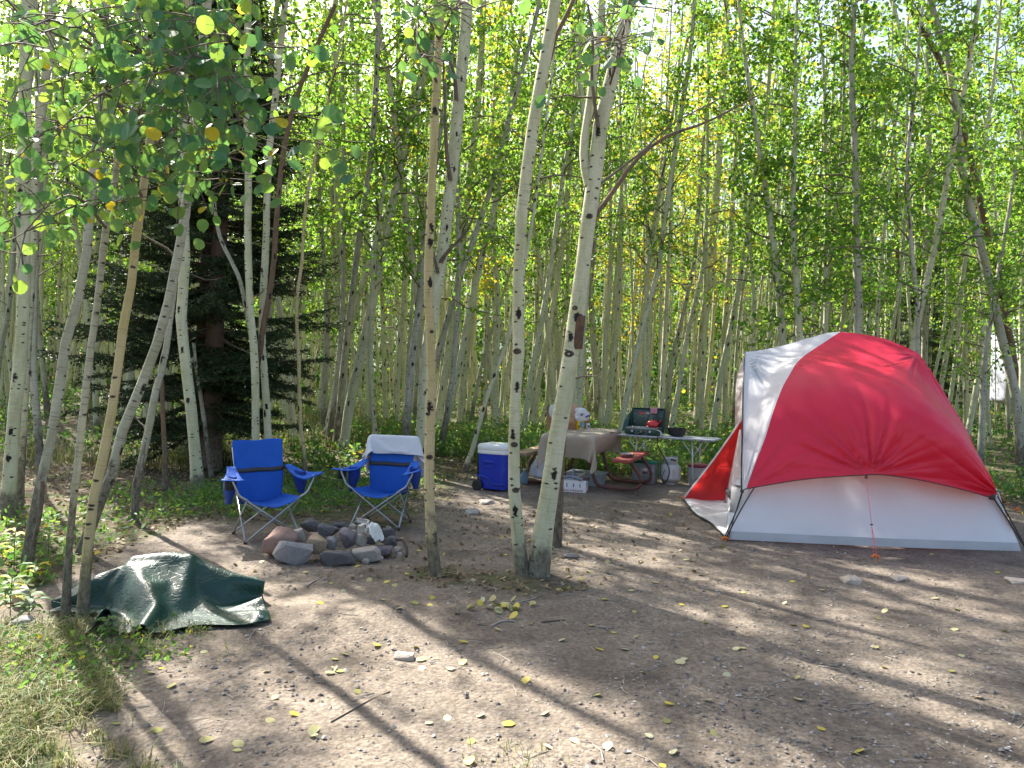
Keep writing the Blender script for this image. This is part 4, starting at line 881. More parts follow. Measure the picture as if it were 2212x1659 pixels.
# cloth shapes as rows of points, millimetres from the origin of each
def sheet_points(nu, nv, origin, numbers):
    return np.array(numbers, float).reshape(nv, nu, 3)*.001+np.array(origin)
def sheet(name, G, m, parent=None, thick=.003, sub=2):
    nv, nu = G.shape[:2]; i = np.arange(nv-1)[:, None]*nu+np.arange(nu-1)[None, :]
    o = link(name, np_mesh(name, G.reshape(-1, 3), [np.stack([i, i+1, i+nu+1, i+nu], -1).reshape(-1, 4)]), m, parent)
    md = o.modifiers.new('sub', 'SUBSURF'); md.levels = sub; md.render_levels = sub
    if thick: md = o.modifiers.new('s', 'SOLIDIFY'); md.thickness = thick; md.offset = 1
    return o
SHEETS = {
 'tarp': (52, 42, (-2.18, 4.86, 0.07), [
  -744,-858,-55, -694,-860,-55, -652,-867,-54, -614,-878,-54, -571,-889,-55, -520,-900,-55, -462,-909,-55, -403,-914,-55, -349,-916,-55, -303,-913,-55, -266,-903,-55, -233,-886,-54, -201,-861,-55, -167,-828,-52, -131,-791,-44, -104,-754,-14, -90,-720,26, -70,-690,62, -32,-675,55, -14,-678,20, -6,-689,-14, 15,-702,-41, 51,-713,-53, 91,-725,-55, 134,-737,-55, 178,-748,-52, 213,-760,-26, 247,-766,0, 287,-762,-4, 310,-749,-38, 339,-730,-55, 375,-706,-55, 408,-679,-55, 440,-649,-55, 470,-620,-56, 500,-592,-55, 529,-568,-55, 560,-548,-55, 594,-535,-55, 631,-526,-55, 671,-523,-55, 714,-523,-55, 760,-526,-55, 808,-528,-55, 855,-530,-55, 902,-528,-55, 946,-522,-55, 987,-511,-55, 1023,-495,-53, 1054,-474,-53, 1085,-450,-55, 1117,-424,-55,
  -748,-821,-55, -698,-823,-51, -657,-830,-46, -619,-841,-49, -577,-852,-55, -526,-862,-55, -469,-871,-55, -412,-877,-55, -358,-879,-55, -313,-876,-54, -277,-866,-46, -244,-850,-47, -214,-825,-55, -180,-792,-55, -144,-755,-49, -115,-718,-22, -99,-685,17, -79,-655,51, -41,-639,46, -22,-642,12, -15,-654,-23, 9,-665,-47, 45,-676,-55, 85,-687,-55, 128,-699,-55, 171,-711,-48, 205,-722,-22, 238,-729,5, 279,-724,2, 301,-712,-30, 328,-693,-53, 363,-670,-55, 396,-642,-55, 427,-613,-55, 457,-583,-55, 487,-556,-55, 517,-532,-55, 548,-513,-55, 582,-499,-55, 618,-491,-55, 658,-487,-55, 701,-488,-55, 747,-490,-55, 795,-492,-55, 844,-493,-55, 892,-491,-55, 937,-484,-55, 978,-473,-51, 1013,-459,-38, 1044,-438,-37, 1073,-413,-42, 1100,-386,-55,
  -751,-784,-55, -702,-787,-47, -661,-794,-41, -624,-804,-45, -582,-814,-53, -533,-825,-55, -477,-833,-55, -421,-839,-55, -369,-841,-55, -324,-837,-53, -288,-828,-43, -256,-812,-44, -227,-787,-55, -193,-756,-55, -156,-720,-53, -126,-683,-30, -108,-650,7, -88,-621,40, -51,-605,37, -31,-607,5, -23,-618,-30, 3,-628,-51, 41,-638,-55, 81,-650,-55, 123,-661,-54, 164,-672,-44, 197,-684,-17, 231,-690,9, 271,-686,9, 294,-674,-22, 318,-655,-49, 351,-632,-55, 384,-605,-55, 415,-576,-55, 445,-548,-55, 475,-521,-55, 505,-497,-55, 536,-478,-55, 569,-465,-55, 606,-456,-55, 645,-453,-55, 688,-452,-55, 734,-454,-55, 782,-456,-55, 831,-456,-55, 879,-453,-55, 925,-445,-54, 966,-435,-43, 1001,-421,-27, 1033,-400,-26, 1060,-375,-35, 1083,-348,-54,
  -753,-749,-55, -705,-751,-43, -665,-758,-37, -628,-768,-41, -587,-777,-51, -539,-787,-55, -486,-795,-55, -431,-800,-55, -380,-801,-55, -336,-798,-53, -300,-789,-43, -268,-773,-44, -239,-749,-55, -206,-718,-55, -170,-684,-55, -137,-648,-37, -117,-616,-4, -97,-588,29, -61,-572,28, -41,-573,-3, -31,-583,-37, -1,-592,-54, 37,-601,-55, 77,-612,-55, 118,-623,-53, 158,-634,-38, 190,-645,-11, 223,-650,14, 263,-647,16, 287,-635,-13, 308,-617,-43, 339,-594,-55, 371,-568,-55, 402,-540,-55, 433,-512,-55, 463,-486,-55, 493,-463,-55, 524,-445,-55, 558,-431,-55, 594,-423,-55, 633,-419,-55, 675,-418,-55, 721,-419,-55, 768,-420,-55, 817,-419,-55, 865,-415,-55, 911,-408,-48, 951,-399,-32, 987,-384,-20, 1019,-362,-21, 1046,-337,-31, 1068,-312,-53,
  -755,-714,-55, -709,-717,-42, -669,-723,-34, -632,-732,-35, -592,-741,-46, -546,-749,-54, -494,-756,-55, -441,-760,-55, -392,-761,-55, -349,-758,-53, -313,-749,-44, -281,-733,-46, -251,-710,-55, -218,-681,-55, -183,-648,-55, -149,-614,-44, -126,-583,-14, -106,-556,17, -71,-539,19, -50,-540,-9, -37,-549,-43, -4,-556,-55, 33,-564,-55, 73,-574,-55, 113,-584,-49, 152,-594,-32, 184,-604,-6, 217,-610,19, 255,-607,23, 280,-595,-4, 299,-578,-35, 327,-556,-54, 359,-531,-55, 390,-504,-55, 421,-477,-56, 451,-452,-55, 481,-430,-55, 512,-411,-55, 546,-398,-55, 582,-390,-55, 620,-385,-55, 662,-384,-55, 707,-384,-55, 754,-384,-55, 802,-382,-55, 849,-378,-50, 893,-372,-37, 934,-362,-24, 971,-346,-18, 1003,-325,-23, 1031,-300,-33, 1054,-275,-53,
  -757,-680,-55, -712,-682,-43, -673,-688,-36, -635,-696,-33, -596,-704,-40, -552,-711,-50, -502,-717,-55, -451,-721,-55, -404,-721,-55, -362,-717,-53, -326,-708,-45, -294,-692,-47, -263,-670,-55, -231,-643,-55, -197,-612,-55, -162,-580,-49, -136,-550,-24, -115,-524,5, -81,-507,11, -59,-507,-16, -42,-514,-47, -7,-519,-55, 30,-527,-55, 69,-535,-53, 108,-545,-42, 146,-555,-25, 179,-564,-1, 210,-569,24, 247,-566,30, 273,-554,4, 290,-538,-27, 315,-517,-50, 347,-493,-55, 378,-467,-55, 409,-442,-56, 439,-418,-55, 470,-396,-55, 501,-379,-55, 535,-366,-55, 570,-357,-55, 608,-352,-55, 649,-350,-55, 693,-349,-55, 739,-348,-55, 785,-346,-52, 831,-342,-42, 874,-336,-30, 915,-324,-25, 953,-310,-31, 985,-292,-42, 1013,-268,-50, 1038,-238,-54,
  -759,-646,-55, -715,-649,-51, -676,-654,-45, -639,-660,-39, -600,-667,-39, -557,-673,-46, -510,-678,-53, -461,-680,-55, -415,-680,-55, -374,-676,-54, -339,-666,-48, -306,-651,-49, -275,-630,-55, -243,-604,-55, -210,-576,-55, -176,-546,-52, -146,-518,-34, -125,-493,-7, -92,-475,1, -65,-473,-21, -46,-479,-50, -10,-483,-55, 27,-490,-54, 64,-498,-45, 100,-509,-29, 136,-518,-13, 172,-523,4, 203,-527,29, 239,-525,37, 264,-513,12, 282,-498,-19, 304,-478,-44, 335,-455,-54, 366,-431,-55, 397,-407,-55, 427,-384,-55, 458,-364,-55, 490,-347,-55, 524,-334,-55, 559,-325,-55, 596,-319,-55, 636,-316,-55, 678,-314,-55, 723,-312,-54, 767,-310,-48, 811,-305,-38, 854,-298,-35, 895,-288,-41, 932,-276,-49, 964,-256,-54, 993,-232,-55, 1017,-203,-55,
  -761,-613,-55, -718,-616,-55, -679,-621,-54, -643,-626,-51, -604,-631,-47, -562,-635,-47, -517,-638,-52, -471,-640,-55, -427,-639,-55, -387,-634,-55, -352,-624,-51, -319,-610,-52, -288,-590,-55, -256,-566,-55, -223,-539,-55, -189,-512,-54, -157,-486,-43, -134,-462,-18, -103,-445,-10, -71,-440,-27, -49,-444,-54, -13,-447,-54, 23,-454,-47, 56,-464,-31, 88,-476,-10, 122,-485,8, 161,-485,16, 195,-486,34, 230,-483,44, 254,-472,19, 272,-457,-12, 293,-439,-38, 323,-417,-50, 354,-394,-54, 385,-372,-55, 416,-350,-55, 447,-331,-55, 479,-315,-55, 513,-302,-55, 548,-293,-55, 584,-287,-55, 623,-283,-55, 664,-279,-55, 707,-276,-53, 749,-273,-47, 792,-268,-44, 834,-261,-48, 873,-251,-54, 909,-236,-55, 941,-217,-55, 970,-193,-55, 995,-165,-52,
  -763,-580,-55, -721,-582,-55, -683,-586,-55, -647,-590,-55, -609,-594,-54, -568,-597,-53, -525,-599,-54, -482,-599,-55, -439,-597,-55, -401,-592,-55, -365,-582,-54, -332,-568,-54, -300,-549,-55, -268,-527,-55, -235,-503,-55, -202,-478,-55, -169,-453,-50, -144,-431,-30, -113,-415,-21, -83,-411,-39, -52,-410,-55, -18,-413,-47, 15,-421,-31, 45,-432,-12, 76,-443,9, 109,-452,27, 146,-451,37, 183,-449,46, 219,-442,50, 241,-431,24, 260,-417,-6, 282,-400,-32, 311,-379,-44, 342,-358,-50, 373,-337,-54, 404,-316,-55, 436,-298,-55, 468,-283,-55, 502,-270,-55, 537,-261,-55, 573,-254,-55, 611,-249,-55, 650,-245,-55, 691,-241,-54, 731,-236,-53, 772,-230,-53, 812,-222,-55, 849,-210,-55, 884,-195,-55, 916,-176,-53, 945,-153,-50, 970,-127,-42,
  -764,-547,-48, -725,-549,-50, -687,-551,-53, -651,-554,-54, -613,-557,-55, -574,-559,-55, -533,-560,-55, -492,-559,-55, -452,-555,-55, -414,-549,-55, -378,-540,-55, -345,-526,-55, -313,-509,-55, -280,-488,-55, -247,-466,-55, -215,-443,-55, -181,-421,-55, -152,-401,-43, -124,-386,-35, -91,-380,-49, -57,-376,-49, -26,-382,-32, 3,-392,-12, 33,-402,9, 64,-411,29, 97,-417,46, 133,-418,58, 169,-413,63, 202,-402,52, 225,-391,26, 245,-377,-2, 270,-360,-25, 300,-341,-36, 331,-322,-44, 362,-302,-50, 393,-283,-54, 425,-266,-55, 458,-251,-55, 491,-238,-55, 526,-229,-55, 562,-221,-55, 598,-215,-55, 636,-210,-55, 675,-205,-55, 713,-199,-54, 752,-192,-52, 789,-182,-50, 825,-170,-47, 859,-155,-43, 890,-137,-37, 919,-116,-29, 945,-92,-20,
  -766,-522,-27, -727,-522,-30, -690,-522,-34, -654,-522,-38, -618,-522,-42, -580,-522,-45, -541,-521,-48, -502,-518,-51, -463,-514,-54, -426,-507,-55, -391,-497,-55, -358,-485,-55, -325,-468,-55, -292,-450,-55, -260,-430,-55, -227,-409,-55, -195,-389,-55, -162,-371,-54, -132,-356,-47, -98,-348,-47, -66,-347,-32, -38,-355,-11, -10,-364,10, 20,-372,30, 51,-379,49, 85,-382,64, 120,-381,74, 156,-373,71, 185,-363,53, 208,-351,27, 231,-338,2, 258,-321,-16, 290,-304,-25, 322,-287,-30, 352,-268,-38, 382,-250,-46, 414,-233,-51, 447,-219,-52, 481,-206,-52, 515,-196,-52, 550,-188,-52, 586,-181,-53, 622,-175,-54, 659,-168,-53, 696,-162,-47, 732,-154,-41, 767,-145,-35, 801,-133,-28, 834,-119,-21, 865,-101,-14, 894,-81,-6, 921,-58,3,
  -768,-494,-11, -731,-492,-16, -694,-490,-20, -659,-489,-25, -623,-487,-30, -586,-485,-36, -549,-482,-43, -512,-478,-49, -475,-473,-54, -439,-465,-55, -404,-456,-55, -371,-443,-55, -338,-428,-55, -305,-411,-54, -272,-393,-52, -240,-375,-51, -207,-357,-51, -175,-340,-50, -142,-327,-45, -110,-321,-31, -80,-324,-11, -53,-331,11, -24,-338,32, 7,-343,51, 39,-347,68, 73,-347,82, 108,-343,87, 141,-334,76, 167,-324,54, 191,-312,29, 218,-298,9, 249,-283,-3, 282,-269,-6, 316,-255,-10, 346,-237,-19, 373,-218,-32, 404,-201,-41, 436,-187,-44, 470,-175,-44, 504,-165,-43, 539,-156,-44, 574,-148,-49, 609,-140,-54, 644,-132,-54, 679,-124,-51, 714,-115,-46, 748,-104,-40, 781,-92,-33, 814,-77,-26, 845,-60,-20, 874,-41,-15, 903,-19,-12,
  -775,-468,-28, -738,-464,-31, -702,-460,-34, -667,-456,-38, -631,-453,-41, -595,-449,-45, -559,-444,-50, -523,-438,-53, -487,-432,-55, -451,-424,-54, -417,-414,-53, -383,-402,-54, -350,-389,-55, -317,-373,-54, -284,-357,-50, -252,-341,-45, -220,-325,-41, -187,-310,-36, -154,-300,-27, -123,-298,-10, -95,-301,11, -67,-307,33, -38,-311,54, -6,-313,71, 27,-314,87, 61,-311,96, 96,-304,96, 125,-295,78, 151,-284,56, 179,-272,36, 208,-259,21, 241,-246,14, 276,-235,14, 309,-222,10, 339,-205,0, 365,-187,-17, 393,-169,-29, 426,-155,-34, 459,-144,-33, 493,-134,-33, 527,-123,-38, 561,-114,-47, 595,-105,-54, 630,-96,-55, 664,-86,-55, 699,-76,-55, 733,-65,-53, 766,-53,-51, 799,-39,-48, 831,-24,-45, 863,-7,-43, 894,12,-44,
  -782,-444,-51, -746,-437,-52, -711,-431,-52, -675,-425,-53, -640,-419,-54, -605,-413,-54, -569,-406,-55, -534,-399,-55, -498,-391,-55, -463,-383,-52, -429,-373,-49, -395,-362,-49, -362,-349,-51, -329,-337,-46, -297,-325,-36, -265,-310,-31, -232,-295,-26, -199,-282,-19, -167,-274,-8, -136,-273,10, -108,-275,32, -80,-279,53, -50,-282,73, -18,-282,90, 15,-282,105, 50,-275,109, 84,-266,102, 114,-256,87, 141,-244,66, 169,-232,48, 200,-220,35, 234,-210,32, 269,-201,33, 302,-189,30, 331,-173,17, 355,-154,-2, 383,-138,-17, 415,-124,-23, 449,-113,-22, 482,-101,-27, 514,-90,-37, 547,-80,-47, 581,-70,-54, 615,-60,-55, 649,-49,-55, 683,-38,-55, 717,-26,-55, 750,-13,-55, 783,1,-55, 816,15,-55, 848,31,-55, 880,48,-55,
  -790,-412,-55, -755,-404,-55, -720,-397,-55, -684,-389,-55, -649,-382,-55, -614,-375,-55, -579,-368,-55, -544,-360,-55, -509,-352,-53, -475,-343,-49, -441,-333,-44, -407,-323,-42, -373,-311,-42, -341,-303,-30, -310,-295,-16, -277,-282,-10, -245,-268,-6, -212,-255,0, -179,-247,12, -149,-245,29, -120,-247,50, -91,-251,72, -61,-252,91, -29,-251,108, 4,-247,117, 38,-237,114, 72,-227,108, 105,-217,98, 134,-206,80, 161,-194,60, 192,-183,49, 227,-174,49, 262,-167,52, 295,-156,49, 321,-140,32, 345,-122,12, 372,-106,-4, 404,-92,-12, 437,-80,-15, 469,-68,-25, 501,-57,-37, 533,-46,-47, 567,-35,-54, 601,-24,-55, 635,-12,-55, 668,0,-55, 702,13,-55, 735,26,-55, 768,40,-55, 801,54,-55, 833,69,-55, 866,84,-55,
  -797,-380,-43, -762,-372,-43, -727,-365,-43, -692,-358,-43, -657,-351,-43, -622,-345,-43, -589,-334,-45, -555,-324,-46, -521,-314,-46, -486,-304,-43, -452,-294,-38, -418,-284,-34, -385,-274,-30, -353,-268,-17, -323,-264,2, -290,-254,11, -258,-240,15, -225,-227,20, -192,-220,31, -161,-218,49, -132,-219,70, -104,-222,91, -74,-223,111, -41,-219,123, -8,-210,119, 25,-200,110, 59,-189,105, 93,-179,101, 125,-168,91, 154,-156,73, 185,-145,63, 220,-138,65, 255,-132,70, 288,-123,67, 313,-106,48, 336,-89,27, 362,-73,9, 393,-59,-3, 425,-47,-11, 457,-35,-20, 490,-24,-27, 524,-15,-33, 558,-7,-38, 588,9,-45, 620,24,-50, 653,37,-53, 686,51,-54, 719,64,-55, 752,77,-55, 785,91,-55, 818,106,-55, 851,120,-55,
  -803,-352,-21, -768,-348,-17, -733,-343,-15, -697,-338,-12, -662,-333,-11, -627,-327,-10, -593,-315,-12, -562,-300,-17, -530,-284,-22, -498,-270,-26, -464,-258,-26, -430,-248,-23, -396,-239,-18, -364,-233,-5, -335,-231,17, -304,-225,31, -271,-213,36, -238,-200,40, -205,-192,51, -174,-189,68, -145,-191,89, -116,-193,111, -85,-192,128, -51,-184,133, -18,-173,124, 14,-163,114, 47,-152,106, 80,-141,100, 114,-130,96, 146,-118,85, 178,-108,76, 212,-102,79, 247,-98,87, 280,-89,84, 305,-73,65, 327,-57,42, 353,-41,24, 383,-27,11, 416,-15,3, 451,-6,-1, 485,2,-3, 521,7,-4, 556,10,-4, 586,28,-13, 612,50,-24, 641,69,-33, 673,85,-40, 705,100,-46, 737,114,-51, 769,128,-54, 802,143,-55, 835,157,-55,
  -808,-317,-15, -773,-314,-8, -737,-310,-3, -702,-307,2, -667,-303,6, -631,-300,9, -599,-292,16, -566,-281,16, -534,-265,11, -504,-247,5, -473,-230,-1, -440,-216,-4, -407,-205,-2, -373,-198,6, -345,-196,28, -317,-194,49, -284,-185,58, -251,-172,62, -218,-163,71, -187,-160,88, -158,-162,110, -128,-163,129, -95,-158,141, -62,-148,140, -29,-137,130, 3,-126,120, 36,-115,112, 69,-104,105, 103,-93,98, 136,-82,92, 170,-73,90, 205,-68,96, 239,-65,104, 273,-56,101, 298,-40,82, 319,-24,58, 345,-8,40, 378,2,33, 413,8,32, 448,14,31, 483,20,30, 519,24,30, 554,29,29, 586,44,22, 612,66,11, 640,86,1, 670,104,-7, 701,121,-14, 731,137,-21, 763,154,-28, 794,170,-35, 825,186,-42,
  -806,-288,-36, -772,-282,-27, -738,-276,-18, -704,-271,-10, -669,-268,-5, -634,-264,0, -606,-257,20, -575,-251,35, -541,-241,40, -510,-226,36, -480,-208,29, -449,-191,23, -417,-175,19, -383,-164,20, -352,-160,35, -328,-160,62, -298,-156,78, -264,-145,85, -231,-135,93, -200,-131,109, -171,-133,130, -140,-130,145, -106,-123,152, -72,-112,146, -40,-101,136, -7,-90,128, 27,-79,122, 60,-68,116, 94,-58,111, 128,-48,107, 162,-40,107, 197,-35,113, 232,-31,121, 265,-22,118, 290,-7,99, 310,10,75, 339,22,62, 374,26,62, 410,30,62, 445,35,62, 481,40,62, 516,44,62, 552,49,61, 586,60,57, 615,79,47, 646,93,39, 678,106,31, 710,120,24, 742,134,17, 775,148,10, 807,163,3, 838,177,-4,
  -806,-258,-55, -772,-252,-49, -738,-245,-40, -704,-239,-30, -670,-233,-21, -637,-227,-9, -608,-220,11, -582,-214,34, -552,-208,52, -519,-198,60, -487,-184,58, -456,-168,53, -424,-152,48, -393,-135,43, -360,-124,45, -333,-123,67, -309,-123,93, -278,-117,108, -245,-106,115, -213,-102,129, -183,-102,148, -150,-96,158, -115,-87,160, -82,-77,156, -49,-66,147, -16,-55,139, 18,-44,133, 52,-34,129, 86,-24,126, 120,-15,124, 155,-7,125, 190,-1,130, 224,3,138, 258,11,135, 283,26,116, 303,43,93, 335,53,84, 371,57,84, 406,60,85, 442,63,88, 477,67,88, 512,73,87, 547,79,85, 583,85,85, 617,93,81, 651,103,75, 685,113,68, 719,123,62, 753,134,55, 787,145,49, 820,156,42, 854,167,34,
  -811,-220,-55, -776,-215,-55, -741,-209,-51, -707,-203,-42, -674,-196,-29, -643,-189,-14, -613,-183,5, -586,-177,27, -560,-171,51, -531,-164,70, -498,-154,78, -465,-141,78, -432,-128,76, -400,-112,72, -370,-94,65, -338,-86,73, -315,-87,100, -291,-87,126, -259,-78,137, -227,-73,150, -194,-69,163, -160,-60,165, -125,-51,166, -91,-41,166, -57,-31,161, -24,-21,154, 9,-9,147, 43,1,144, 78,10,142, 112,18,142, 147,26,143, 182,32,147, 217,37,154, 251,44,153, 276,59,134, 298,75,112, 331,84,106, 367,86,108, 402,88,111, 438,91,114, 473,96,113, 508,103,110, 543,110,107, 578,117,104, 613,125,100, 647,134,96, 682,143,90, 716,154,84, 751,164,77, 785,175,70, 820,185,63, 854,195,55,
  -817,-184,-51, -781,-178,-51, -747,-172,-52, -712,-166,-48, -680,-159,-34, -650,-152,-16, -621,-146,4, -593,-139,25, -566,-133,49, -540,-128,72, -511,-120,90, -477,-109,94, -444,-96,94, -410,-84,96, -379,-68,92, -347,-54,90, -317,-49,104, -299,-50,134, -271,-48,155, -238,-42,167, -204,-33,169, -170,-23,168, -135,-14,168, -101,-5,169, -67,4,171, -32,13,169, 2,24,164, 35,34,160, 70,42,161, 105,50,162, 140,58,163, 175,65,165, 209,71,169, 244,78,170, 271,92,153, 292,106,132, 327,109,133, 363,110,137, 398,114,138, 433,121,135, 468,129,130, 502,137,124, 536,145,118, 570,154,111, 604,162,104, 638,170,95, 672,179,85, 706,189,74, 740,198,64, 774,208,54, 808,217,43, 842,226,32,
  -820,-158,-23, -786,-149,-28, -753,-139,-35, -720,-129,-43, -687,-121,-36, -658,-115,-16, -631,-109,6, -604,-103,30, -579,-98,54, -552,-92,77, -523,-85,96, -490,-76,107, -456,-65,112, -422,-55,116, -389,-42,118, -356,-28,115, -323,-16,116, -296,-13,135, -280,-13,165, -249,-6,173, -214,4,172, -180,13,174, -145,22,175, -111,31,176, -76,40,178, -42,48,179, -7,57,180, 28,64,181, 63,71,184, 98,78,186, 133,86,188, 168,93,189, 203,101,191, 240,109,190, 257,123,166, 287,129,160, 322,134,160, 357,142,155, 391,149,147, 425,157,138, 458,165,130, 492,173,121, 526,182,113, 560,189,102, 593,194,89, 626,200,74, 659,206,61, 693,214,48, 727,222,36, 762,231,24, 796,239,12, 830,247,1,
  -830,-125,-21, -796,-115,-26, -762,-104,-31, -729,-94,-37, -697,-85,-33, -670,-79,-11, -644,-74,13, -619,-69,37, -593,-64,62, -565,-57,82, -532,-48,94, -500,-39,105, -467,-30,116, -434,-20,125, -400,-11,134, -366,-1,139, -332,11,141, -299,23,142, -279,23,170, -259,28,189, -224,36,190, -189,45,191, -154,54,194, -120,62,196, -85,70,199, -50,78,201, -15,85,203, 20,93,205, 55,101,206, 90,109,207, 125,117,207, 160,126,206, 195,135,206, 233,143,207, 248,157,179, 280,162,169, 313,169,158, 347,176,147, 380,183,136, 413,191,125, 447,198,116, 481,207,108, 515,215,100, 547,220,85, 579,224,68, 612,228,52, 646,233,36, 680,238,22, 714,245,9, 748,253,-4, 782,260,-16, 816,268,-28,
  -841,-100,-47, -808,-87,-49, -775,-73,-48, -743,-61,-41, -715,-53,-21, -688,-48,2, -662,-43,26, -635,-36,48, -606,-28,66, -574,-20,78, -540,-12,86, -506,-4,94, -473,5,102, -440,14,112, -407,24,123, -375,34,134, -342,44,145, -308,53,153, -285,61,170, -270,65,198, -234,71,201, -198,79,203, -163,88,206, -128,96,209, -93,104,211, -58,112,213, -23,120,214, 12,128,214, 47,137,214, 81,145,212, 116,153,208, 150,162,205, 184,172,208, 219,181,208, 246,192,190, 275,198,172, 305,205,153, 337,211,138, 369,218,125, 402,224,113, 435,232,101, 469,241,95, 503,248,86, 535,252,69, 567,256,51, 599,259,34, 632,263,17, 666,267,1, 699,273,-13, 733,280,-26, 768,288,-37, 802,297,-47,
  -855,-68,-55, -823,-54,-53, -791,-40,-44, -762,-31,-26, -734,-24,-6, -707,-19,17, -678,-10,36, -646,-1,49, -613,7,58, -578,14,62, -543,20,67, -509,27,72, -475,36,80, -442,45,90, -410,56,102, -378,66,114, -346,77,126, -315,88,140, -295,98,167, -277,104,194, -241,109,194, -206,115,195, -171,123,198, -136,132,202, -101,140,205, -67,148,208, -32,157,210, 3,165,212, 38,174,213, 72,182,211, 106,189,201, 140,198,198, 172,204,201, 202,209,189, 234,222,180, 266,233,168, 298,242,154, 330,248,140, 362,255,124, 394,261,109, 425,268,94, 458,276,83, 491,282,72, 523,285,54, 555,289,37, 587,292,19, 619,295,1, 652,298,-17, 685,304,-31, 719,313,-41, 753,322,-49, 788,333,-55,
  -872,-34,-53, -840,-22,-42, -810,-11,-27, -780,-3,-10, -750,7,6, -718,17,18, -685,26,27, -651,33,32, -615,38,35, -580,43,38, -545,50,43, -512,58,51, -479,68,61, -448,79,74, -417,90,88, -386,101,103, -355,112,117, -327,124,136, -308,132,163, -280,134,171, -245,138,170, -210,145,172, -175,152,174, -140,159,177, -106,168,180, -71,176,183, -37,185,187, -3,194,190, 32,203,194, 66,212,197, 98,225,197, 131,236,197, 160,232,180, 185,229,161, 218,239,150, 250,250,138, 282,262,127, 314,272,116, 347,281,104, 379,290,91, 412,297,78, 445,304,65, 477,311,52, 509,315,36, 541,319,19, 573,323,2, 605,327,-15, 637,330,-33, 670,338,-45, 704,348,-51, 738,360,-54, 772,371,-55,
  -887,1,-48, -856,11,-33, -824,22,-22, -791,32,-13, -757,41,-6, -723,49,-1, -688,55,3, -653,60,6, -618,66,10, -583,73,15, -549,82,23, -517,92,35, -487,104,50, -457,115,67, -429,126,85, -399,137,101, -367,148,112, -345,157,136, -316,165,151, -282,162,145, -247,160,139, -212,166,140, -177,172,142, -142,179,144, -107,186,147, -73,194,150, -38,202,153, -3,209,155, 32,216,158, 60,234,168, 88,255,179, 120,267,178, 142,252,152, 169,248,132, 202,254,118, 234,263,106, 266,274,95, 299,285,83, 331,294,72, 364,303,59, 396,311,47, 429,319,34, 461,328,22, 493,338,10, 525,345,-4, 556,348,-22, 588,353,-38, 621,362,-50, 655,373,-54, 689,386,-55, 723,398,-55, 756,410,-55,
  -897,37,-52, -863,46,-46, -829,54,-41, -794,61,-37, -760,68,-32, -725,75,-28, -690,82,-23, -655,90,-18, -621,97,-12, -588,106,-3, -557,117,12, -527,128,28, -498,140,46, -470,151,64, -441,162,83, -410,172,95, -379,182,105, -352,193,126, -318,197,130, -284,191,121, -250,187,112, -215,190,111, -179,194,111, -144,198,112, -109,204,113, -73,211,115, -38,217,118, -4,225,121, 30,234,125, 57,255,136, 79,279,151, 108,291,150, 127,275,125, 154,268,104, 186,271,88, 218,279,75, 251,288,63, 283,297,51, 316,306,39, 348,315,27, 380,324,15, 413,334,3, 445,345,-8, 477,357,-19, 508,366,-31, 540,374,-45, 573,385,-53, 606,398,-55, 640,411,-55, 673,423,-55, 706,436,-55, 740,449,-55,
  -904,74,-55, -869,81,-55, -834,88,-54, -799,95,-52, -764,101,-49, -730,108,-46, -695,116,-41, -660,123,-35, -626,131,-28, -596,142,-13, -566,153,4, -537,164,20, -507,175,36, -476,186,51, -446,197,67, -417,209,83, -385,218,94, -355,227,110, -320,227,107, -288,219,95, -253,215,86, -218,218,85, -182,221,85, -147,225,85, -111,229,85, -76,234,86, -41,239,87, -5,245,88, 29,254,92, 54,275,105, 68,302,123, 96,316,124, 115,300,99, 138,289,76, 169,290,59, 202,297,46, 234,306,33, 267,315,21, 299,324,9, 332,334,-2, 364,345,-13, 396,357,-23, 428,369,-32, 461,381,-42, 493,394,-50, 525,407,-54, 558,421,-55, 591,434,-55, 624,447,-55, 657,461,-55, 691,474,-55, 723,488,-55,
  -912,112,-55, -877,119,-55, -842,125,-55, -806,132,-55, -771,139,-55, -736,145,-53, -701,152,-51, -666,159,-48, -632,167,-42, -601,177,-27, -571,187,-12, -539,198,3, -508,207,16, -476,217,30, -447,228,46, -420,242,66, -390,253,81, -357,260,90, -323,255,82, -291,246,68, -257,244,62, -221,247,61, -185,250,61, -150,254,60, -114,257,59, -79,260,59, -43,264,58, -8,267,58, 26,275,61, 47,299,76, 56,326,96, 83,341,97, 102,325,73, 123,311,49, 153,310,31, 186,318,18, 218,328,7, 251,338,-4, 283,349,-15, 315,360,-25, 348,373,-33, 380,386,-40, 412,400,-46, 445,414,-52, 478,428,-55, 510,442,-55, 543,456,-55, 576,470,-55, 609,484,-55, 642,498,-55, 675,512,-55, 708,526,-54,
  -919,150,-55, -884,156,-55, -849,163,-55, -814,170,-55, -779,176,-55, -744,183,-55, -709,189,-55, -673,196,-54, -638,203,-52, -604,210,-45, -571,219,-33, -539,228,-20, -507,238,-7, -476,248,8, -447,260,25, -421,273,44, -392,285,61, -358,291,69, -326,283,56, -294,274,43, -259,271,35, -224,273,33, -188,276,32, -153,278,31, -117,280,29, -81,282,27, -46,284,26, -12,291,31, 18,303,44, 41,323,47, 46,350,69, 70,365,70, 89,349,46, 108,333,22, 138,332,4, 170,342,-7, 202,354,-16, 235,366,-25, 267,378,-33, 300,392,-39, 332,406,-44, 364,420,-46, 397,434,-52, 430,449,-55, 463,463,-55, 495,478,-55, 528,492,-55, 561,506,-55, 594,520,-55, 627,534,-55, 660,548,-54, 692,562,-53,
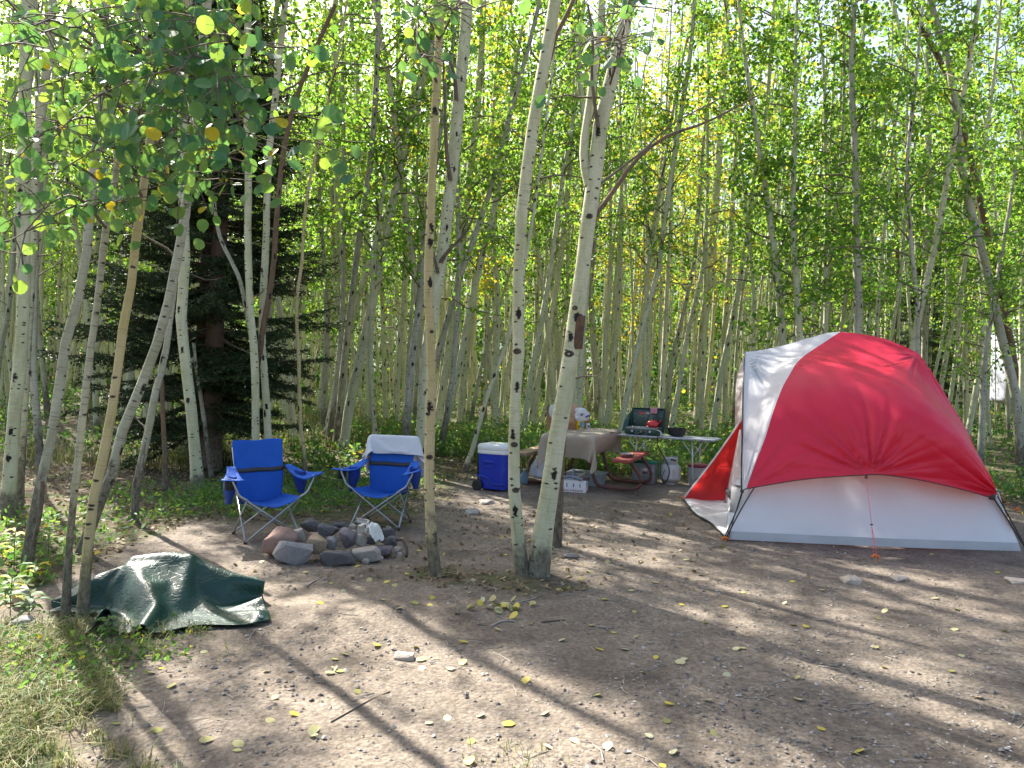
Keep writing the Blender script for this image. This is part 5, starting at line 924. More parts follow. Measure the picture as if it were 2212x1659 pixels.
  -926,187,-55, -891,194,-55, -856,200,-55, -821,207,-55, -786,214,-55, -751,220,-55, -716,227,-55, -681,233,-55, -645,240,-55, -610,246,-54, -575,253,-48, -542,261,-39, -509,270,-27, -477,280,-13, -448,291,3, -421,305,23, -393,317,40, -359,322,46, -328,311,31, -294,307,24, -259,306,24, -226,303,11, -191,304,7, -155,306,5, -120,307,2, -84,308,0, -52,315,9, -29,321,35, -1,334,44, 21,345,25, 33,373,42, 56,389,43, 76,373,20, 92,355,-5, 122,358,-17, 155,369,-27, 187,383,-35, 219,397,-41, 252,411,-45, 284,425,-48, 316,440,-48, 349,455,-47, 381,469,-53, 414,484,-55, 447,498,-55, 480,513,-55, 513,527,-55, 546,541,-55, 579,555,-55, 612,569,-55, 645,583,-55, 678,597,-55,
  -933,225,-55, -898,231,-55, -863,238,-55, -828,244,-55, -793,251,-55, -758,258,-55, -723,264,-55, -688,271,-55, -652,277,-55, -617,284,-55, -582,290,-54, -547,297,-50, -513,304,-42, -480,313,-32, -449,323,-18, -422,336,1, -394,349,19, -359,352,23, -327,344,11, -293,343,15, -258,344,17, -227,340,0, -193,338,-10, -158,339,-14, -122,340,-17, -88,344,-11, -67,349,15, -46,354,43, -20,361,37, -3,369,11, 16,393,15, 42,410,15, 63,395,-8, 89,387,-22, 116,393,-5, 146,405,-18, 173,417,-37, 204,430,-49, 236,445,-52, 269,459,-53, 301,474,-53, 333,490,-50, 366,504,-53, 399,519,-55, 432,533,-55, 465,547,-55, 498,562,-55, 531,576,-55, 564,590,-55, 596,604,-55, 629,618,-55, 662,632,-55,
  -940,262,-55, -905,269,-55, -870,275,-55, -835,282,-55, -800,288,-55, -765,295,-55, -730,302,-55, -695,308,-55, -660,315,-55, -624,321,-55, -589,328,-55, -554,334,-55, -519,340,-52, -484,347,-47, -451,356,-38, -422,368,-20, -394,380,-4, -359,382,0, -325,377,-7, -291,379,1, -257,381,10, -227,377,-9, -195,374,-24, -160,374,-28, -125,376,-29, -95,381,-13, -80,384,19, -58,390,45, -29,398,39, -25,398,6, -2,408,-12, 26,429,-15, 53,419,-34, 84,422,-33, 105,429,-6, 138,440,-7, 163,452,-28, 189,465,-49, 221,479,-55, 253,494,-55, 285,509,-55, 318,524,-55, 351,539,-54, 383,554,-55, 416,568,-55, 449,582,-55, 482,597,-55, 515,611,-55, 548,625,-55, 580,640,-55, 613,654,-55, 646,667,-55,
  -947,300,-55, -912,306,-55, -877,313,-55, -842,319,-55, -807,326,-55, -772,332,-55, -737,339,-55, -702,346,-55, -667,352,-55, -631,359,-55, -596,365,-55, -561,371,-55, -526,378,-55, -491,384,-54, -456,390,-52, -423,399,-42, -392,408,-29, -358,410,-26, -325,412,-17, -294,416,0, -260,417,-2, -230,413,-22, -198,410,-35, -162,411,-39, -127,414,-35, -103,418,-13, -91,420,21, -69,426,46, -39,434,38, -34,434,4, -19,436,-25, 12,443,-42, 45,451,-50, 75,459,-36, 95,466,-7, 126,476,0, 153,488,-19, 175,500,-45, 205,514,-55, 237,529,-55, 270,544,-55, 302,559,-55, 335,574,-55, 368,588,-55, 400,603,-55, 433,618,-55, 466,632,-55, 499,647,-55, 531,661,-55, 564,676,-55, 597,690,-55, 629,704,-55,
  -954,337,-55, -919,344,-55, -884,350,-55, -849,357,-55, -814,363,-55, -779,370,-55, -744,377,-55, -709,383,-55, -674,390,-55, -638,396,-55, -603,402,-55, -568,409,-55, -533,415,-55, -498,421,-55, -463,428,-55, -428,434,-53, -394,440,-45, -361,445,-32, -331,449,-13, -298,453,-6, -265,451,-19, -234,448,-36, -200,447,-45, -164,449,-47, -131,451,-39, -114,454,-11, -103,457,22, -79,463,46, -50,471,37, -40,472,3, -27,473,-29, 1,479,-48, 35,488,-52, 65,496,-37, 85,502,-8, 114,512,5, 142,524,-12, 161,535,-40, 189,549,-54, 222,563,-55, 254,578,-55, 287,593,-55, 319,608,-55, 352,623,-55, 384,638,-55, 417,653,-55, 450,668,-55, 482,683,-55, 515,698,-55, 547,713,-55, 580,728,-55, 612,742,-55,
  -961,375,-55, -926,381,-55, -891,388,-55, -856,394,-55, -821,401,-55, -786,407,-55, -751,414,-55, -716,421,-55, -680,427,-55, -645,433,-55, -610,440,-55, -575,446,-55, -540,453,-55, -505,459,-55, -470,465,-55, -435,471,-52, -402,477,-41, -370,482,-24, -337,486,-14, -303,487,-21, -271,484,-37, -238,483,-48, -202,484,-52, -167,486,-52, -134,489,-42, -118,492,-12, -113,493,23, -90,500,45, -60,507,35, -47,509,2, -36,510,-31, -9,516,-51, 26,525,-53, 55,533,-38, 74,539,-9, 102,548,8, 130,560,-5, 148,570,-35, 174,583,-53, 206,598,-55, 238,613,-55, 271,628,-55, 303,643,-55, 336,658,-55, 368,673,-55, 401,688,-55, 433,704,-55, 466,720,-55, 498,735,-55, 530,750,-55, 563,765,-55, 595,780,-55,
  -968,412,-55, -933,419,-55, -898,425,-55, -863,432,-55, -828,438,-55, -793,445,-55, -758,451,-55, -723,458,-55, -687,464,-55, -652,471,-55, -617,477,-55, -582,484,-55, -547,490,-55, -512,496,-55, -477,503,-55, -442,509,-50, -410,514,-35, -377,519,-23, -342,521,-27, -309,520,-40, -275,519,-51, -240,520,-54, -204,522,-55, -169,524,-54, -136,527,-44, -124,529,-13, -122,530,22, -100,537,45, -70,544,33, -57,546,0, -45,547,-33, -18,553,-53, 16,562,-54, 46,570,-40, 64,576,-10, 90,584,11, 119,596,0, 135,606,-29, 158,618,-51, 190,633,-55, 222,648,-55, 255,663,-55, 287,678,-55, 320,693,-55, 352,708,-55, 385,724,-55, 417,740,-55, 449,756,-55, 482,772,-55, 514,787,-55, 546,803,-55, 578,818,-55,
  -975,450,-55, -940,456,-55, -905,463,-55, -870,469,-55, -835,476,-55, -800,482,-55, -765,489,-55, -729,495,-55, -694,502,-55, -659,508,-55, -624,515,-55, -589,521,-55, -554,528,-55, -519,534,-55, -483,540,-55, -449,546,-46, -416,551,-34, -382,555,-32, -348,555,-44, -314,555,-53, -278,557,-55, -242,558,-55, -207,560,-55, -171,563,-55, -139,565,-45, -129,567,-14, -131,567,21, -110,573,44, -81,581,30, -68,582,-2, -55,584,-35, -27,590,-54, 7,599,-55, 37,607,-41, 54,612,-11, 77,620,13, 106,631,6, 122,641,-24, 142,653,-49, 174,667,-55, 206,682,-55, 238,697,-55, 271,712,-55, 304,728,-55, 336,743,-55, 369,759,-55, 401,776,-55, 433,792,-55, 466,808,-55, 498,824,-55, 530,840,-55, 562,856,-55,
  -982,487,-55, -947,494,-55, -912,500,-55, -877,507,-55, -842,513,-55, -807,520,-55, -772,526,-55, -736,533,-55, -701,539,-55, -666,546,-55, -631,552,-55, -596,559,-55, -561,565,-55, -525,572,-55, -490,578,-55, -456,583,-46, -421,588,-42, -386,590,-47, -352,591,-54, -316,593,-55, -280,595,-55, -245,596,-55, -209,598,-55, -173,601,-55, -142,603,-46, -134,604,-15, -139,605,20, -119,610,43, -92,617,28, -79,619,-5, -65,620,-37, -37,627,-55, -2,636,-55, 28,644,-42, 44,649,-11, 65,656,15, 94,667,11, 109,677,-19, 127,687,-47, 157,701,-55, 190,716,-55, 222,731,-55, 255,747,-55, 288,762,-55, 320,778,-55, 353,794,-55, 385,811,-55, 417,827,-55, 450,843,-55, 482,860,-55, 514,876,-55, 546,891,-55,
  -989,525,-55, -954,531,-55, -919,538,-55, -884,544,-55, -849,551,-55, -814,557,-55, -778,564,-55, -743,570,-55, -708,577,-55, -673,583,-55, -638,590,-55, -603,596,-55, -567,603,-55, -532,609,-55, -497,615,-55, -461,620,-53, -425,624,-54, -390,627,-55, -354,629,-55, -318,631,-55, -283,633,-55, -247,635,-55, -211,637,-55, -176,639,-55, -144,641,-47, -139,642,-16, -147,642,19, -129,647,42, -102,654,26, -90,655,-8, -75,657,-40, -46,664,-55, -11,673,-55, 19,681,-43, 34,686,-12, 53,692,16, 81,703,15, 97,713,-14, 113,722,-44, 141,736,-55, 173,751,-55, 206,766,-55, 238,781,-55, 271,797,-55, 304,813,-55, 336,829,-55, 369,845,-55, 401,862,-55, 433,878,-55, 465,894,-55, 498,910,-55, 530,926,-55,
 ]),
 'table': (27, 35, (0.0, -0.04, 0.64), [
  -411,-809,-383, -395,-845,-343, -364,-828,-305, -367,-778,-280, -330,-771,-254, -288,-771,-230, -292,-719,-216, -268,-720,-210, -254,-771,-220, -211,-737,-214, -162,-708,-207, -107,-693,-203, -51,-685,-200, 7,-682,-198, 64,-681,-198, 121,-681,-198, 178,-688,-201, 232,-707,-207, 275,-743,-214, 297,-795,-219, 310,-845,-222, 330,-809,-238, 329,-754,-251, 361,-739,-281, 343,-776,-316, 327,-816,-353, 351,-839,-397,
  -446,-776,-339, -429,-812,-298, -403,-838,-256, -385,-806,-224, -362,-777,-197, -315,-784,-172, -310,-735,-155, -283,-736,-148, -258,-780,-155, -215,-745,-148, -165,-720,-142, -108,-716,-141, -50,-714,-140, 7,-712,-140, 64,-710,-139, 121,-708,-138, 179,-708,-138, 235,-719,-142, 284,-746,-149, 308,-796,-154, 327,-838,-159, 343,-793,-175, 358,-752,-195, 364,-781,-232, 345,-818,-267, 369,-837,-311, 400,-825,-357,
  -423,-740,-297, -440,-769,-253, -435,-807,-211, -411,-826,-170, -391,-790,-140, -345,-794,-113, -327,-752,-94, -300,-753,-86, -262,-789,-90, -219,-753,-83, -165,-743,-81, -107,-745,-82, -50,-744,-81, 7,-742,-81, 65,-741,-80, 122,-738,-79, 179,-735,-78, 236,-737,-79, 289,-756,-85, 318,-798,-89, 344,-827,-97, 359,-778,-114, 378,-783,-146, 363,-821,-182, 386,-831,-226, 410,-809,-272, 420,-777,-318,
  -366,-743,-263, -396,-749,-215, -422,-765,-168, -433,-798,-124, -416,-812,-85, -376,-798,-55, -346,-769,-33, -310,-767,-23, -267,-797,-25, -221,-765,-18, -164,-770,-20, -107,-771,-21, -50,-769,-21, 7,-768,-20, 65,-767,-20, 122,-766,-19, 179,-765,-19, 236,-758,-16, 289,-778,-23, 328,-799,-24, 358,-811,-34, 380,-787,-59, 378,-821,-96, 400,-819,-140, 416,-790,-187, 420,-757,-233, 415,-725,-280,
  -311,-759,-232, -341,-767,-184, -370,-770,-134, -397,-772,-85, -422,-790,-38, -407,-805,1, -368,-785,27, -322,-782,38, -272,-803,41, -221,-784,45, -165,-791,42, -107,-790,42, -50,-789,42, 7,-788,43, 65,-788,43, 122,-788,43, 179,-788,43, 236,-786,43, 290,-796,40, 341,-798,38, 368,-796,25, 388,-818,-10, 408,-801,-55, 411,-770,-102, 399,-742,-151, 382,-721,-201, 364,-705,-253,
  -324,-709,-218, -331,-721,-162, -341,-737,-108, -356,-754,-56, -373,-771,-4, -400,-781,46, -386,-799,87, -333,-796,101, -279,-804,107, -222,-801,107, -165,-800,107, -107,-800,107, -50,-800,107, 7,-800,108, 65,-800,108, 122,-800,108, 180,-800,108, 237,-800,108, 294,-800,107, 351,-797,101, 392,-804,77, 393,-780,27, 376,-766,-25, 358,-759,-79, 341,-752,-133, 324,-745,-187, 308,-736,-241,
  -384,-716,-226, -389,-722,-169, -394,-727,-112, -399,-733,-55, -402,-738,2, -400,-744,59, -387,-750,116, -340,-754,136, -281,-752,134, -223,-751,134, -165,-751,134, -108,-750,134, -50,-750,134, 7,-750,134, 65,-750,134, 122,-750,134, 180,-750,134, 238,-750,134, 295,-750,134, 355,-750,135, 387,-744,97, 376,-735,40, 353,-726,-11, 334,-717,-64, 317,-708,-118, 303,-700,-173, 290,-692,-228,
  -369,-660,-221, -369,-666,-164, -369,-673,-107, -369,-679,-50, -373,-684,6, -385,-684,61, -385,-685,119, -338,-686,135, -281,-686,134, -223,-685,134, -166,-685,134, -108,-684,134, -51,-684,134, 7,-684,134, 64,-684,134, 122,-684,134, 180,-684,134, 237,-683,134, 295,-683,134, 352,-683,134, 392,-680,105, 386,-673,48, 378,-667,-9, 369,-662,-65, 361,-660,-122, 353,-658,-179, 344,-655,-235,
  -329,-608,-215, -329,-614,-158, -332,-619,-101, -352,-620,-48, -373,-619,5, -383,-619,61, -384,-619,118, -338,-620,135, -281,-620,134, -223,-619,134, -166,-619,134, -108,-618,134, -51,-618,134, 7,-618,134, 64,-618,134, 122,-618,134, 179,-617,134, 237,-617,134, 294,-617,134, 351,-616,134, 389,-615,106, 381,-614,50, 369,-612,-5, 362,-609,-62, 357,-605,-119, 351,-601,-176, 344,-597,-232,
  -296,-551,-209, -303,-555,-152, -329,-554,-102, -354,-554,-50, -371,-553,5, -383,-553,61, -384,-553,118, -338,-553,135, -281,-553,134, -223,-553,134, -166,-553,134, -109,-552,134, -51,-552,134, 6,-552,134, 64,-552,134, 121,-552,134, 179,-551,134, 236,-551,134, 293,-551,134, 351,-550,134, 389,-549,107, 381,-549,50, 366,-548,-5, 344,-548,-58, 326,-547,-112, 320,-543,-169, 315,-539,-225,
  -276,-489,-203, -298,-489,-151, -328,-488,-102, -352,-488,-50, -369,-488,5, -382,-487,61, -384,-487,118, -338,-487,135, -281,-487,134, -224,-487,134, -166,-487,134, -109,-486,134, -52,-486,134, 6,-486,134, 63,-486,134, 121,-485,134, 178,-485,134, 235,-485,134, 293,-484,134, 350,-484,134, 388,-483,108, 381,-483,50, 367,-483,-5, 348,-482,-59, 323,-482,-111, 298,-481,-162, 291,-478,-219,
  -266,-424,-199, -295,-423,-150, -326,-422,-102, -350,-422,-50, -368,-422,5, -382,-421,60, -384,-421,118, -338,-421,135, -281,-421,134, -224,-421,134, -167,-421,134, -109,-420,134, -52,-420,134, 6,-420,134, 63,-420,134, 120,-419,134, 178,-419,134, 235,-419,134, 292,-418,134, 349,-418,135, 388,-417,108, 381,-417,51, 366,-416,-4, 347,-416,-59, 324,-416,-111, 293,-416,-159, 273,-414,-212,
  -259,-358,-195, -293,-357,-149, -324,-356,-101, -348,-356,-49, -367,-356,5, -382,-355,60, -384,-355,118, -339,-355,135, -281,-355,134, -224,-355,134, -167,-354,134, -110,-354,134, -52,-354,134, 5,-354,134, 62,-353,134, 120,-353,134, 177,-353,134, 234,-352,134, 292,-352,134, 349,-352,135, 388,-351,108, 381,-351,51, 366,-350,-4, 347,-350,-58, 323,-350,-110, 291,-350,-157, 261,-349,-206,
  -254,-292,-193, -290,-291,-149, -321,-290,-100, -346,-290,-49, -366,-290,5, -382,-289,60, -384,-289,118, -339,-289,135, -282,-289,134, -224,-289,134, -167,-288,134, -110,-288,134, -53,-288,134, 5,-288,134, 62,-287,134, 119,-287,134, 177,-287,134, 234,-286,134, 291,-286,134, 349,-286,135, 388,-285,109, 381,-285,52, 365,-284,-3, 346,-284,-57, 321,-284,-109, 288,-284,-156, 253,-284,-201,
  -249,-226,-190, -288,-225,-148, -320,-224,-100, -345,-224,-49, -365,-224,5, -382,-223,60, -385,-223,117, -339,-223,135, -282,-223,134, -225,-222,134, -168,-222,134, -110,-222,134, -53,-222,134, 4,-221,134, 62,-221,134, 119,-221,134, 176,-220,134, 234,-220,134, 291,-220,134, 348,-219,135, 388,-219,109, 381,-219,52, 365,-218,-3, 345,-218,-57, 320,-218,-108, 286,-218,-154, 246,-218,-196,
  -246,-160,-188, -286,-159,-147, -318,-158,-100, -344,-158,-49, -365,-157,4, -382,-157,59, -385,-157,117, -340,-157,135, -283,-156,134, -225,-156,134, -168,-156,134, -111,-156,134, -53,-155,134, 4,-155,134, 61,-155,134, 119,-155,134, 176,-154,134, 233,-154,134, 290,-154,134, 348,-153,135, 388,-153,110, 381,-153,53, 364,-152,-2, 344,-152,-56, 318,-152,-107, 284,-152,-153, 242,-152,-191,
  -243,-94,-187, -283,-93,-147, -316,-92,-99, -343,-92,-49, -365,-91,4, -382,-91,59, -385,-91,117, -340,-91,135, -283,-90,134, -226,-90,134, -168,-90,134, -111,-90,134, -54,-89,134, 4,-89,134, 61,-89,134, 118,-88,134, 176,-88,134, 233,-88,134, 290,-88,134, 348,-87,135, 388,-87,110, 381,-87,53, 364,-86,-2, 342,-86,-55, 316,-86,-106, 282,-86,-152, 240,-86,-191,
  -240,-27,-185, -281,-27,-146, -314,-26,-99, -341,-26,-48, -364,-25,4, -382,-25,59, -385,-25,116, -341,-25,135, -283,-24,134, -226,-24,134, -169,-24,134, -111,-23,134, -54,-23,134, 3,-23,134, 61,-23,134, 118,-22,134, 175,-22,134, 232,-22,134, 290,-21,134, 347,-21,135, 388,-21,111, 381,-21,53, 363,-20,-1, 341,-20,-54, 314,-20,-104, 281,-20,-151, 240,-20,-191,
  -237,39,-183, -279,40,-145, -313,40,-98, -340,40,-48, -364,41,4, -381,41,58, -385,41,116, -341,42,135, -284,42,134, -226,42,134, -169,42,134, -112,43,134, -54,43,134, 3,43,134, 60,44,134, 118,44,134, 175,44,134, 232,44,134, 289,45,134, 347,45,135, 387,45,111, 381,45,54, 362,46,-1, 340,46,-53, 312,46,-103, 279,46,-150, 239,46,-191,
  -236,105,-183, -278,106,-145, -312,106,-98, -340,106,-48, -363,107,4, -381,107,58, -385,107,116, -341,108,135, -284,108,134, -227,108,134, -169,109,134, -112,109,134, -55,109,134, 3,110,134, 60,110,134, 117,110,134, 175,110,134, 232,111,134, 289,111,134, 347,111,135, 387,111,111, 381,112,54, 362,112,0, 339,112,-53, 312,112,-103, 278,112,-149, 237,112,-189,
  -235,171,-183, -278,172,-145, -312,172,-99, -340,173,-49, -363,173,4, -381,173,58, -385,174,116, -342,174,135, -285,174,134, -227,175,134, -170,175,134, -112,175,134, -55,175,134, 2,176,134, 60,176,134, 117,176,134, 174,176,134, 231,177,134, 289,177,134, 346,177,135, 387,177,112, 380,178,55, 362,178,0, 338,178,-52, 311,178,-102, 277,178,-148, 235,178,-188,
  -234,237,-182, -278,238,-145, -311,238,-99, -339,239,-49, -363,239,4, -381,239,58, -386,240,115, -342,240,135, -285,240,134, -227,241,134, -170,241,134, -113,241,134, -55,242,134, 2,242,134, 59,242,134, 117,242,134, 174,243,134, 231,243,134, 289,243,134, 346,243,135, 387,243,112, 380,244,55, 361,244,1, 337,244,-51, 310,244,-101, 276,244,-148, 236,244,-189,
  -234,303,-183, -277,304,-145, -311,304,-99, -339,305,-49, -362,305,3, -381,305,57, -386,306,115, -342,306,135, -285,306,134, -228,307,134, -170,307,134, -113,307,134, -56,308,134, 2,308,134, 59,308,134, 116,308,134, 174,309,134, 231,309,134, 288,309,134, 346,309,135, 387,310,112, 380,310,55, 361,310,1, 337,310,-51, 309,310,-101, 276,310,-148, 236,310,-189,
  -235,370,-184, -277,370,-145, -311,370,-99, -338,371,-49, -362,371,3, -381,372,57, -386,372,115, -343,372,135, -285,373,134, -228,373,134, -171,373,134, -113,374,134, -56,374,134, 1,374,134, 59,374,134, 116,375,134, 173,375,134, 231,375,134, 288,375,134, 345,375,135, 387,376,112, 380,376,55, 361,376,1, 337,376,-51, 309,376,-101, 276,376,-148, 236,376,-188,
  -236,436,-186, -276,436,-146, -310,436,-99, -338,437,-49, -361,437,3, -381,438,57, -386,438,114, -343,438,135, -286,439,134, -228,439,134, -171,439,134, -114,440,134, -56,440,134, 1,440,134, 58,441,134, 116,441,134, 173,441,134, 231,441,134, 288,442,134, 345,442,135, 387,442,113, 380,442,55, 361,442,1, 338,442,-51, 310,442,-101, 277,442,-148, 238,443,-189,
  -237,502,-188, -276,502,-146, -310,502,-100, -338,503,-50, -361,503,3, -380,504,57, -386,504,114, -343,505,135, -286,505,134, -229,505,134, -171,505,134, -114,506,134, -57,506,134, 1,506,134, 58,507,134, 116,507,134, 173,507,134, 230,507,134, 288,508,134, 345,508,135, 387,508,113, 380,508,55, 361,508,1, 338,508,-51, 312,508,-102, 280,508,-149, 242,509,-192,
  -239,567,-190, -275,568,-146, -309,568,-100, -337,569,-50, -361,569,3, -380,570,56, -386,570,114, -344,571,135, -286,571,134, -229,571,134, -172,572,134, -114,572,134, -57,572,134, 1,572,134, 58,573,134, 115,573,134, 173,573,134, 230,574,134, 288,574,134, 345,574,135, 387,574,113, 380,574,56, 361,574,1, 339,574,-51, 313,574,-102, 282,574,-150, 246,575,-195,
  -244,633,-194, -277,634,-148, -308,634,-100, -336,635,-50, -360,635,2, -380,636,56, -386,636,113, -344,637,135, -287,637,134, -229,637,134, -172,638,134, -115,638,134, -57,638,134, 0,638,134, 58,639,134, 115,639,134, 173,639,134, 230,640,134, 288,640,134, 345,640,135, 387,640,113, 380,640,56, 362,640,1, 341,640,-52, 316,640,-103, 284,640,-152, 252,640,-199,
  -252,699,-200, -276,700,-148, -304,700,-98, -332,701,-48, -359,701,3, -380,702,56, -387,702,113, -345,703,135, -287,703,134, -230,703,134, -172,704,134, -115,704,134, -57,704,134, 0,704,134, 58,705,134, 115,705,134, 172,705,134, 230,706,134, 287,706,134, 345,707,135, 387,707,113, 380,706,56, 362,706,1, 342,706,-53, 318,706,-105, 291,706,-155, 261,706,-204,
  -268,762,-208, -294,762,-157, -318,763,-105, -341,764,-53, -363,765,0, -381,767,55, -388,768,112, -345,769,135, -288,769,134, -230,770,134, -173,770,134, -115,770,134, -58,770,134, 0,770,134, 57,771,134, 115,771,134, 172,771,134, 230,772,134, 287,773,134, 345,773,135, 387,773,112, 378,772,56, 356,772,3, 335,771,-50, 314,772,-103, 296,771,-157, 284,767,-213,
  -298,819,-221, -310,824,-165, -325,826,-110, -342,828,-55, -358,830,0, -378,832,53, -389,835,111, -346,836,135, -288,836,134, -230,836,135, -173,836,135, -115,836,134, -58,836,134, -1,837,134, 57,837,134, 114,837,134, 172,838,134, 229,838,134, 287,839,134, 345,841,135, 388,839,110, 378,835,53, 365,831,-1, 357,828,-58, 351,821,-114, 344,810,-170, 338,796,-225,
  -358,835,-235, -369,843,-179, -380,851,-123, -390,858,-68, -397,870,-12, -395,882,42, -374,880,84, -344,887,106, -288,880,105, -230,880,105, -173,881,104, -116,881,104, -58,882,104, -1,881,103, 56,881,103, 114,881,102, 171,881,102, 228,883,102, 284,888,103, 338,877,95, 384,890,87, 400,891,43, 398,880,-13, 395,868,-69, 383,858,-124, 372,849,-179, 361,840,-235,
  -402,859,-249, -399,877,-195, -392,893,-141, -380,903,-86, -369,890,-35, -353,874,13, -365,905,42, -334,914,50, -287,883,40, -231,881,39, -173,883,39, -116,884,38, -59,885,38, -2,885,37, 56,886,37, 113,887,37, 170,889,37, 228,892,37, 283,903,38, 329,873,30, 378,886,27, 369,932,20, 380,937,-29, 391,929,-84, 394,917,-140, 384,906,-193, 368,895,-247,
  -366,909,-269, -352,916,-215, -336,913,-160, -335,884,-114, -326,860,-69, -337,890,-39, -353,925,-18, -318,947,-1, -284,909,-20, -231,891,-26, -174,891,-27, -117,892,-27, -59,893,-28, -2,894,-28, 55,896,-28, 113,898,-28, 170,902,-28, 227,905,-28, 282,917,-26, 325,882,-35, 376,886,-39, 357,929,-39, 331,965,-52, 339,961,-101, 348,949,-155, 360,946,-211, 372,939,-266,
  -306,920,-289, -290,915,-235, -293,879,-191, -300,847,-152, -301,882,-117, -340,919,-98, -347,958,-73, -301,984,-49, -271,948,-72, -231,913,-88, -175,902,-92, -117,902,-93, -60,903,-93, -3,905,-93, 55,907,-93, 112,910,-93, 169,914,-93, 226,918,-93, 281,932,-90, 322,894,-100, 371,888,-105, 358,930,-105, 305,949,-106, 293,995,-125, 294,981,-174, 298,959,-227, 309,947,-282,
 ]),
 'towel': (28, 26, (-0.0, 0.31, 0.74), [
  -277,-58,-114, -274,-79,-87, -266,-98,-60, -247,-110,-35, -226,-120,-10, -201,-122,11, -196,-98,5, -216,-81,-11, -189,-66,-17, -155,-65,-17, -121,-65,-16, -87,-66,-15, -53,-68,-13, -21,-54,-9, 13,-52,-7, 45,-65,-8, 79,-53,-8, 112,-58,-8, 140,-65,-9, 175,-65,-13, 209,-70,-13, 242,-79,-12, 274,-71,-16, 306,-59,-21, 333,-42,-29, 336,-15,-46, 320,5,-68, 301,23,-91,
  -283,-40,-99, -281,-61,-72, -274,-80,-45, -258,-94,-19, -239,-107,6, -215,-111,29, -206,-89,26, -221,-69,10, -190,-59,7, -156,-59,7, -122,-61,8, -88,-64,10, -54,-65,11, -22,-70,11, 12,-70,12, 45,-70,14, 79,-69,13, 112,-70,12, 144,-71,14, 177,-68,12, 211,-63,10, 243,-70,11, 274,-61,7, 306,-50,2, 328,-30,-8, 323,-4,-27, 306,15,-50, 287,31,-73,
  -287,-21,-84, -287,-42,-57, -282,-62,-30, -268,-78,-4, -250,-92,22, -229,-100,46, -216,-80,47, -223,-58,32, -190,-53,31, -156,-55,32, -123,-59,33, -89,-64,34, -55,-65,35, -23,-57,30, 11,-55,29, 45,-55,30, 79,-55,30, 112,-60,33, 145,-55,31, 178,-60,34, 212,-59,34, 244,-62,35, 275,-53,30, 306,-41,25, 321,-17,12, 310,6,-9, 291,23,-32, 270,35,-56,
  -291,-2,-68, -291,-23,-42, -288,-43,-15, -278,-62,12, -261,-76,38, -243,-88,63, -227,-72,68, -225,-49,55, -191,-47,55, -157,-52,56, -124,-58,58, -90,-59,58, -57,-51,55, -24,-47,53, 10,-48,53, 44,-48,54, 78,-48,54, 112,-51,56, 146,-48,55, 179,-50,56, 212,-53,58, 245,-55,58, 276,-45,54, 305,-31,48, 311,-5,31, 295,15,9, 275,29,-14, 253,30,-39,
  -289,17,-53, -292,-3,-26, -293,-24,0, -286,-44,27, -272,-61,54, -256,-75,79, -236,-64,88, -225,-41,79, -192,-44,79, -158,-51,81, -124,-52,82, -92,-45,78, -58,-41,76, -24,-41,77, 10,-41,77, 44,-41,77, 78,-40,78, 112,-41,78, 146,-41,79, 180,-40,79, 213,-46,82, 246,-47,82, 276,-36,77, 303,-20,69, 298,5,50, 280,22,27, 258,28,3, 246,14,-24,
  -273,28,-39, -286,14,-11, -293,-5,16, -292,-26,43, -282,-44,69, -267,-60,96, -246,-55,109, -226,-35,103, -193,-42,104, -159,-45,105, -125,-41,104, -93,-35,101, -59,-35,100, -25,-34,100, 9,-34,101, 43,-34,101, 78,-34,102, 112,-34,102, 146,-33,102, 180,-34,103, 214,-36,104, 247,-40,105, 278,-29,100, 296,-9,90, 284,14,68, 264,24,45, 255,12,17, 261,0,-14,
  -257,16,-28, -270,22,3, -281,10,30, -291,-8,58, -289,-26,85, -276,-43,111, -254,-47,130, -226,-31,127, -193,-37,128, -161,-31,124, -127,-25,123, -93,-26,124, -59,-29,124, -25,-28,124, 9,-27,125, 43,-27,125, 77,-27,126, 111,-27,126, 145,-27,126, 180,-29,127, 214,-30,128, 247,-29,126, 282,-20,122, 282,-1,107, 270,19,86, 267,12,57, 276,4,25, 285,-1,-7,
  -266,-4,-22, -266,4,11, -268,15,43, -274,1,70, -286,-10,99, -283,-25,127, -256,-30,143, -226,-32,150, -195,-22,146, -162,-22,146, -128,-26,147, -94,-25,148, -60,-24,148, -25,-22,148, 9,-22,149, 43,-21,149, 77,-21,150, 111,-21,150, 145,-21,150, 179,-23,151, 213,-23,151, 247,-21,149, 277,-14,144, 273,9,125, 282,16,96, 290,10,64, 299,6,32, 308,1,-1,
  -290,-5,-22, -291,1,11, -290,6,45, -287,6,79, -278,3,111, -282,-9,141, -263,-19,164, -230,-20,172, -196,-16,170, -163,-15,170, -129,-15,170, -94,-15,171, -60,-15,172, -26,-14,172, 8,-13,172, 42,-13,172, 76,-13,173, 111,-12,173, 145,-12,173, 179,-12,174, 213,-12,175, 248,-13,174, 272,-2,161, 288,5,136, 299,2,103, 309,-2,71, 319,-6,39, 328,-9,6,
  -311,-14,-22, -307,-14,12, -301,-15,46, -295,-17,79, -289,-12,111, -280,-4,141, -267,4,172, -232,5,174, -197,7,175, -163,7,173, -129,8,173, -95,8,173, -61,9,173, -26,10,173, 8,10,173, 42,11,173, 76,11,172, 110,12,172, 145,12,172, 179,12,172, 213,13,172, 247,13,172, 271,8,162, 279,-9,134, 291,-19,103, 302,-24,71, 312,-28,39, 322,-32,7,
